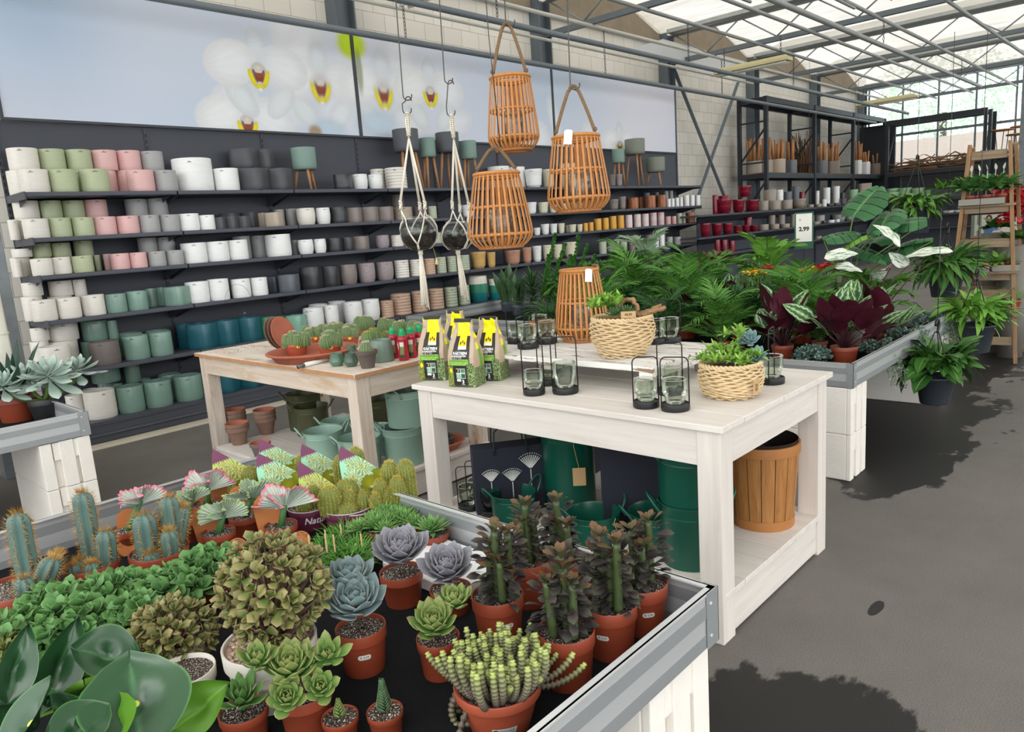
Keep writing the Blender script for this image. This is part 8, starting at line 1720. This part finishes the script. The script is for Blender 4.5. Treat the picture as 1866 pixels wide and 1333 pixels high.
for k in range(5):
    P=wpos(xl+.05+k*(xr-xl-.12)/4,.02+.03*(k%2),z+.006); q=nursery('peace_lily','peace lily in red pot on the ladder top shelf, %s from left'%ORD[k+1],'houseplant',P,.052,.075,redp,'peace lilies on the ladder'); m=MB(); rr=random.Random(k); m.many(flat_leaf(.15,.06,'ov',5,2,.9,.2,.1),grow(56,k,.06,(20,88),(.8,1.25),.11)); m.build('foliage',spa,q); m=MB(); m.add(flat_leaf(.06,.024,'ov',5,2,-.2,.6),T(.03,0,.27)@Rz(k)@Ry(-1.2)); m.add(tube([(0,0,.07),(.03,0,.27)],.003,5)); m.build('white_bract',plain('white bract','#eeeede',.5),q)
z,xl,xr,dp=shelfz[1]; ztray('curved zinc tray on the ladder middle shelf, left',z+.001,xl-.05,xl+(xr-xl)*.6,-.12,.14); ztray('zinc tray on the ladder middle shelf, right',z+.001,xl+(xr-xl)*.66,xr+.04,-.02,.24)
for k,(fx,l,mt) in enumerate(((.1,'first',spa),(.3,'second',leafmat('brown green leaf','#4f4a2c','#6d6a3c',.45)),(.5,'third',spa),(.74,'fourth',leafmat('lime leaf ladder','#6fa040','#8cb858',.4)),(.92,'fifth',leafmat('spiky grey leaf','#6f7f5c','#8a9a76',.45)))):
    P=wpos(xl+(xr-xl)*fx,.0+.08*(fx>.6),z+.006); q=nursery('small_houseplant','small houseplant on the ladder middle shelf, %s from left'%l,'houseplant',P,.05,.07,redp,'small plants on the ladder'); m=MB(); m.many(flat_leaf(.12,.045 if k<4 else .012,'ov' if k<4 else 'lan',5,2,.9,.2),grow(30,k,.04,(10,85),(.7,1.1),.06)); m.build('foliage',mt,q)
z,xl,xr,dp=shelfz[2]
for k,fx in enumerate((.15,.45,.75,1.0)):
    P=wpos(xl+(xr-xl)*fx,.06,z+.001); q=nursery('spider_plant','grassy spider plant on the ladder lower shelf, %s from left'%ORD[k+1],'houseplant',P,.05,.07,redp,'spider plants on the ladder'); m=MB(); m.many(flat_leaf(.22,.012,'lan',6,2,1.5,.2),grow(40,k+9,.03,(25,85),(.7,1.1),.06)); m.build('foliage',leafmat('spider plant leaf','#7fa65a','#a3bf78',.45,rib='#dfe6c8'),q)
# crates with burnt script behind the ladder
crm=wood('golden crate board','#c08a4c','#a06f38',.6,3,2,None,0,.1); C=onvert(FR+Dh*1.2,1808,532)
t=thing('wooden_crate','golden board crates with burnt lettering behind the ladder','crate',(C[0],C[1],0),rz_); s=mpp(C); w=62*s/2; z0=C[2]; z1=onvert(C,1808,500)[2]
for k in range(6): m=MB(); m.add(box(-w+k*w/3+.003,-w+(k+1)*w/3-.003,-.012,.012,z0,z1+.02)); m.build('board',crm,t,smooth=False)
m=MB(); m.add(box(-w,w,.012,.4,z0,z0+.02)); m.add(box(-w,w,.39,.41,z0,z1)); m.build('crate_body',crm,t,smooth=False); m=MB(); m.add(box(-w,w,0,.4,0,z0-.001)); m.build('stand',anthd,t,smooth=False)
m=MB(); g=text_geo('Jardin',.10,bold=.001); V=g[0].copy(); V[:,0]+=V[:,1]*.25; m.add((V,g[1],None),T(-w*.42,-.0135,(z0+z1)/2+.01)@Ry(PI/2*0)@Rx(PI/2)); m.build('lettering',ink,t,smooth=False)
# printed board with a smiling person in denim
C=onvert(FR+Dh*1.0,1812,432); s=mpp(C); w=74*s/2; h=onvert(C,1812,390)[2]-C[2]; V,F,uv=rect(-w,w,0,h,0,90,60); u,v=uv[:,0],uv[:,1]; c=np.tile(np.array([.80,.79,.75]),(len(u),1)); c[u<.22]=np.array([.45,.5,.42]); c[(u<.22)&(np.abs(u-.1)<.03)]=np.array([.75,.75,.7]); c[v<.10]=np.array([.66,.48,.30])
def el_(cx,cy,a,b,col): m_=((u-cx)/a)**2+((v-cy)/b)**2<1; c[m_]=np.array(col)
el_(.36,.30,.085,.34,(.30,.47,.66)); el_(.44,.44,.05,.2,(.28,.44,.62)); el_(.52,.36,.09,.07,(.34,.5,.68)); el_(.37,.80,.07,.19,(.28,.16,.12)); el_(.365,.80,.036,.12,(.82,.62,.52)); el_(.60,.36,.03,.07,(.82,.62,.52)); el_(.37,.745,.016,.02,(.75,.3,.28)); el_(.75,.88,.06,.03,(.5,.3,.25)); el_(.9,.5,.02,.03,(.3,.35,.3)); el_(.9,.35,.02,.03,(.3,.35,.3)); el_(.14,.45,.06,.12,(.75,.78,.7))
t=thing('photo_board','printed board showing a smiling person in a blue denim shirt, behind the ladder','poster',C,rz_); m=MB(); m.add((V,F,uv),T(0,-.004,0)@Rx(PI/2)); cl=np.where(c<=.04045,c/12.92,((c+.055)/1.055)**2.4); m.build('print',printmat('photo board print',.4),t,smooth=False,cols=cl); m=MB(); m.add(box(-w,w,-.003,.012,0,h)); m.add(box(-.02,.02,.012,.03,-C[2],h*.5)); m.build('backing',plain('board backing','#cfcbc2',.7),t,smooth=False)
# red begonias right of the ladder
for px,py,dd,col,l,n_,r in ((1853,372,.35,frd,'bright red begonias at the right edge behind the ladder',300,.13),(1822,352,.6,plain('pink red petals','#cf3a58',.5,isl=.2),'pink red begonias between the ladder legs',120,.08)):
    Q=onvert(FR+Dh*dd,px,py); t=thing('begonia',l,'flower',(Q[0],Q[1],0)); z=Q[2]; rr=random.Random(px); m=MB(); m.add(lathe([(.001,0),(.1,0),(.13,z-.35),(.12,z-.35),(.001,z-.36)],24)); m.build('pot',plain('tall grey pot','#77736c',.6),t); ms=[]
    for k in range(n_): a=rr.uniform(0,6.3); q=r*math.sqrt(rr.random()); ms.append(T(q*math.cos(a),q*math.sin(a),z+rr.uniform(-.14,.14))@Rz(rr.uniform(0,6))@Ry(rr.uniform(-1,.8)))
    m=MB(); m.many(flat_leaf(.05,.045,'round',3,2,.5,.3),ms); m.build('blossom',col,t); m=MB(); m.many(flat_leaf(.11,.08,'ov',4,2,.6,.2),grow(40,px,.08,(5,70),(.8,1.2),z-.3)); m.build('foliage',kal,t)
# ---------- hanging baskets
mka=leafmat('holey vine leaf','#2c5522','#467530',.38,rib='#86ad5a'); mkb=leafmat('fern vine leaf','#5d9438','#7db04a',.42)
def hanging(label,potpx,wpx,d,hpx,wiretop,mat,n_,L,Wd,el,bend,sd,shape='ov',lop=(0,0),z0=0.0):
    P=atd(*potpx,d); r=wpx/2*mpp(P); h=hpx*mpp(P)*1.05; t=thing('hanging_plant',label,'hanging plant',P,0,'hanging baskets'); m=MB(); m.add(lathe([(.001,0),(r*.72,0),(r*.74,.004),(r*.97,h*.92),(r*1.02,h*.93),(r*1.03,h),(r*.97,h),(r*.93,h*.9),(.001,h*.88)],36)); m.build('pot',plain('slate plastic','#30363d',.5,0,.06,5),t)
    m=MB(); hz=h*2.6
    for k in range(3): a=k*2.1; m.add(tube([(r*.98*math.cos(a),r*.98*math.sin(a),h),(.01*math.cos(a),.01*math.sin(a),hz)],.0035,5))
    m.add(tube([(.035*math.cos(a),0,hz+.035+.04*math.sin(a)) for a in np.linspace(-PI/2,PI,10)],.008,6)); m.build('hanger',blk_m,t)
    top=onvert(P,*wiretop)[2]-P[2]; m=MB(); m.add(tube([(0,0,hz+.07),(0,0,min(top,3.93-P[2]))],.0022,5)); m.build('wire',wire,t)
    m=MB(); rr=random.Random(sd); ms=[]
    for k in range(n_):
        a=k*2.39996+rr.uniform(-.4,.4); e=math.radians(rr.uniform(*el)); q=r*(.3+.9*rr.random()); ms.append(T(q*math.cos(a)+lop[0]*rr.random(),q*math.sin(a)+lop[1]*rr.random(),h*.95+z0+rr.uniform(-.03,.10))@Rz(a)@Ry(-e)@Rx(rr.uniform(-.5,.5))@Sc(rr.uniform(.65,1.15)))
    m.many(flat_leaf(L,Wd,shape,6,4,bend,.25,.14,ph=sd),ms); m.build('foliage',mat,t); return t
hanging('hanging basket of holey vine leaves lowest at the right, beside the tray',(1703,733),66,4.5,48,(1702,380),mka,120,.16,.095,(-35,75),1.1,1,z0=.06)
hanging('hanging basket of fern like leaves before the ladder',(1774,640),66,5.2,48,(1778,60),mkb,150,.20,.05,(-10,80),1.2,2,'lan',z0=.05)
hanging('hanging basket with patterned leaves left of the ladder',(1722,540),60,5.9,42,(1727,60),leafmat('rattlesnake leaf','#37682f','#5c8a40',.4,rib='#8fae62'),130,.26,.055,(-35,75),1.0,3,'lan',z0=.05)
hanging('hanging basket of glossy green leaves above the monstera',(1668,425),56,6.6,45,(1652,150),leafmat('glossy green leaf','#4a7d30','#74a244',.35),150,.17,.05,(-30,70),1.2,4,'lan',z0=.0)
# thin wires hanging free from the pipes
for i,(px,p1,p2,d) in enumerate(((1478,60,420,6.5),(1561,100,335,6.8),(1566,60,330,6.9))):
    A=at(px,p1,1,5.17); B=at(px-4,p2,1,5.17); t=thing('loose_wire','thin free hanging wire, %s of the three before the rack'%['leftmost','middle','rightmost'][i],'wire',B); m=MB(); m.add(tube([(0,0,0),(0,0,3.92-B[2])],.0025,5)); m.build('strand',wire,t)
bpy.context.view_layer.update()
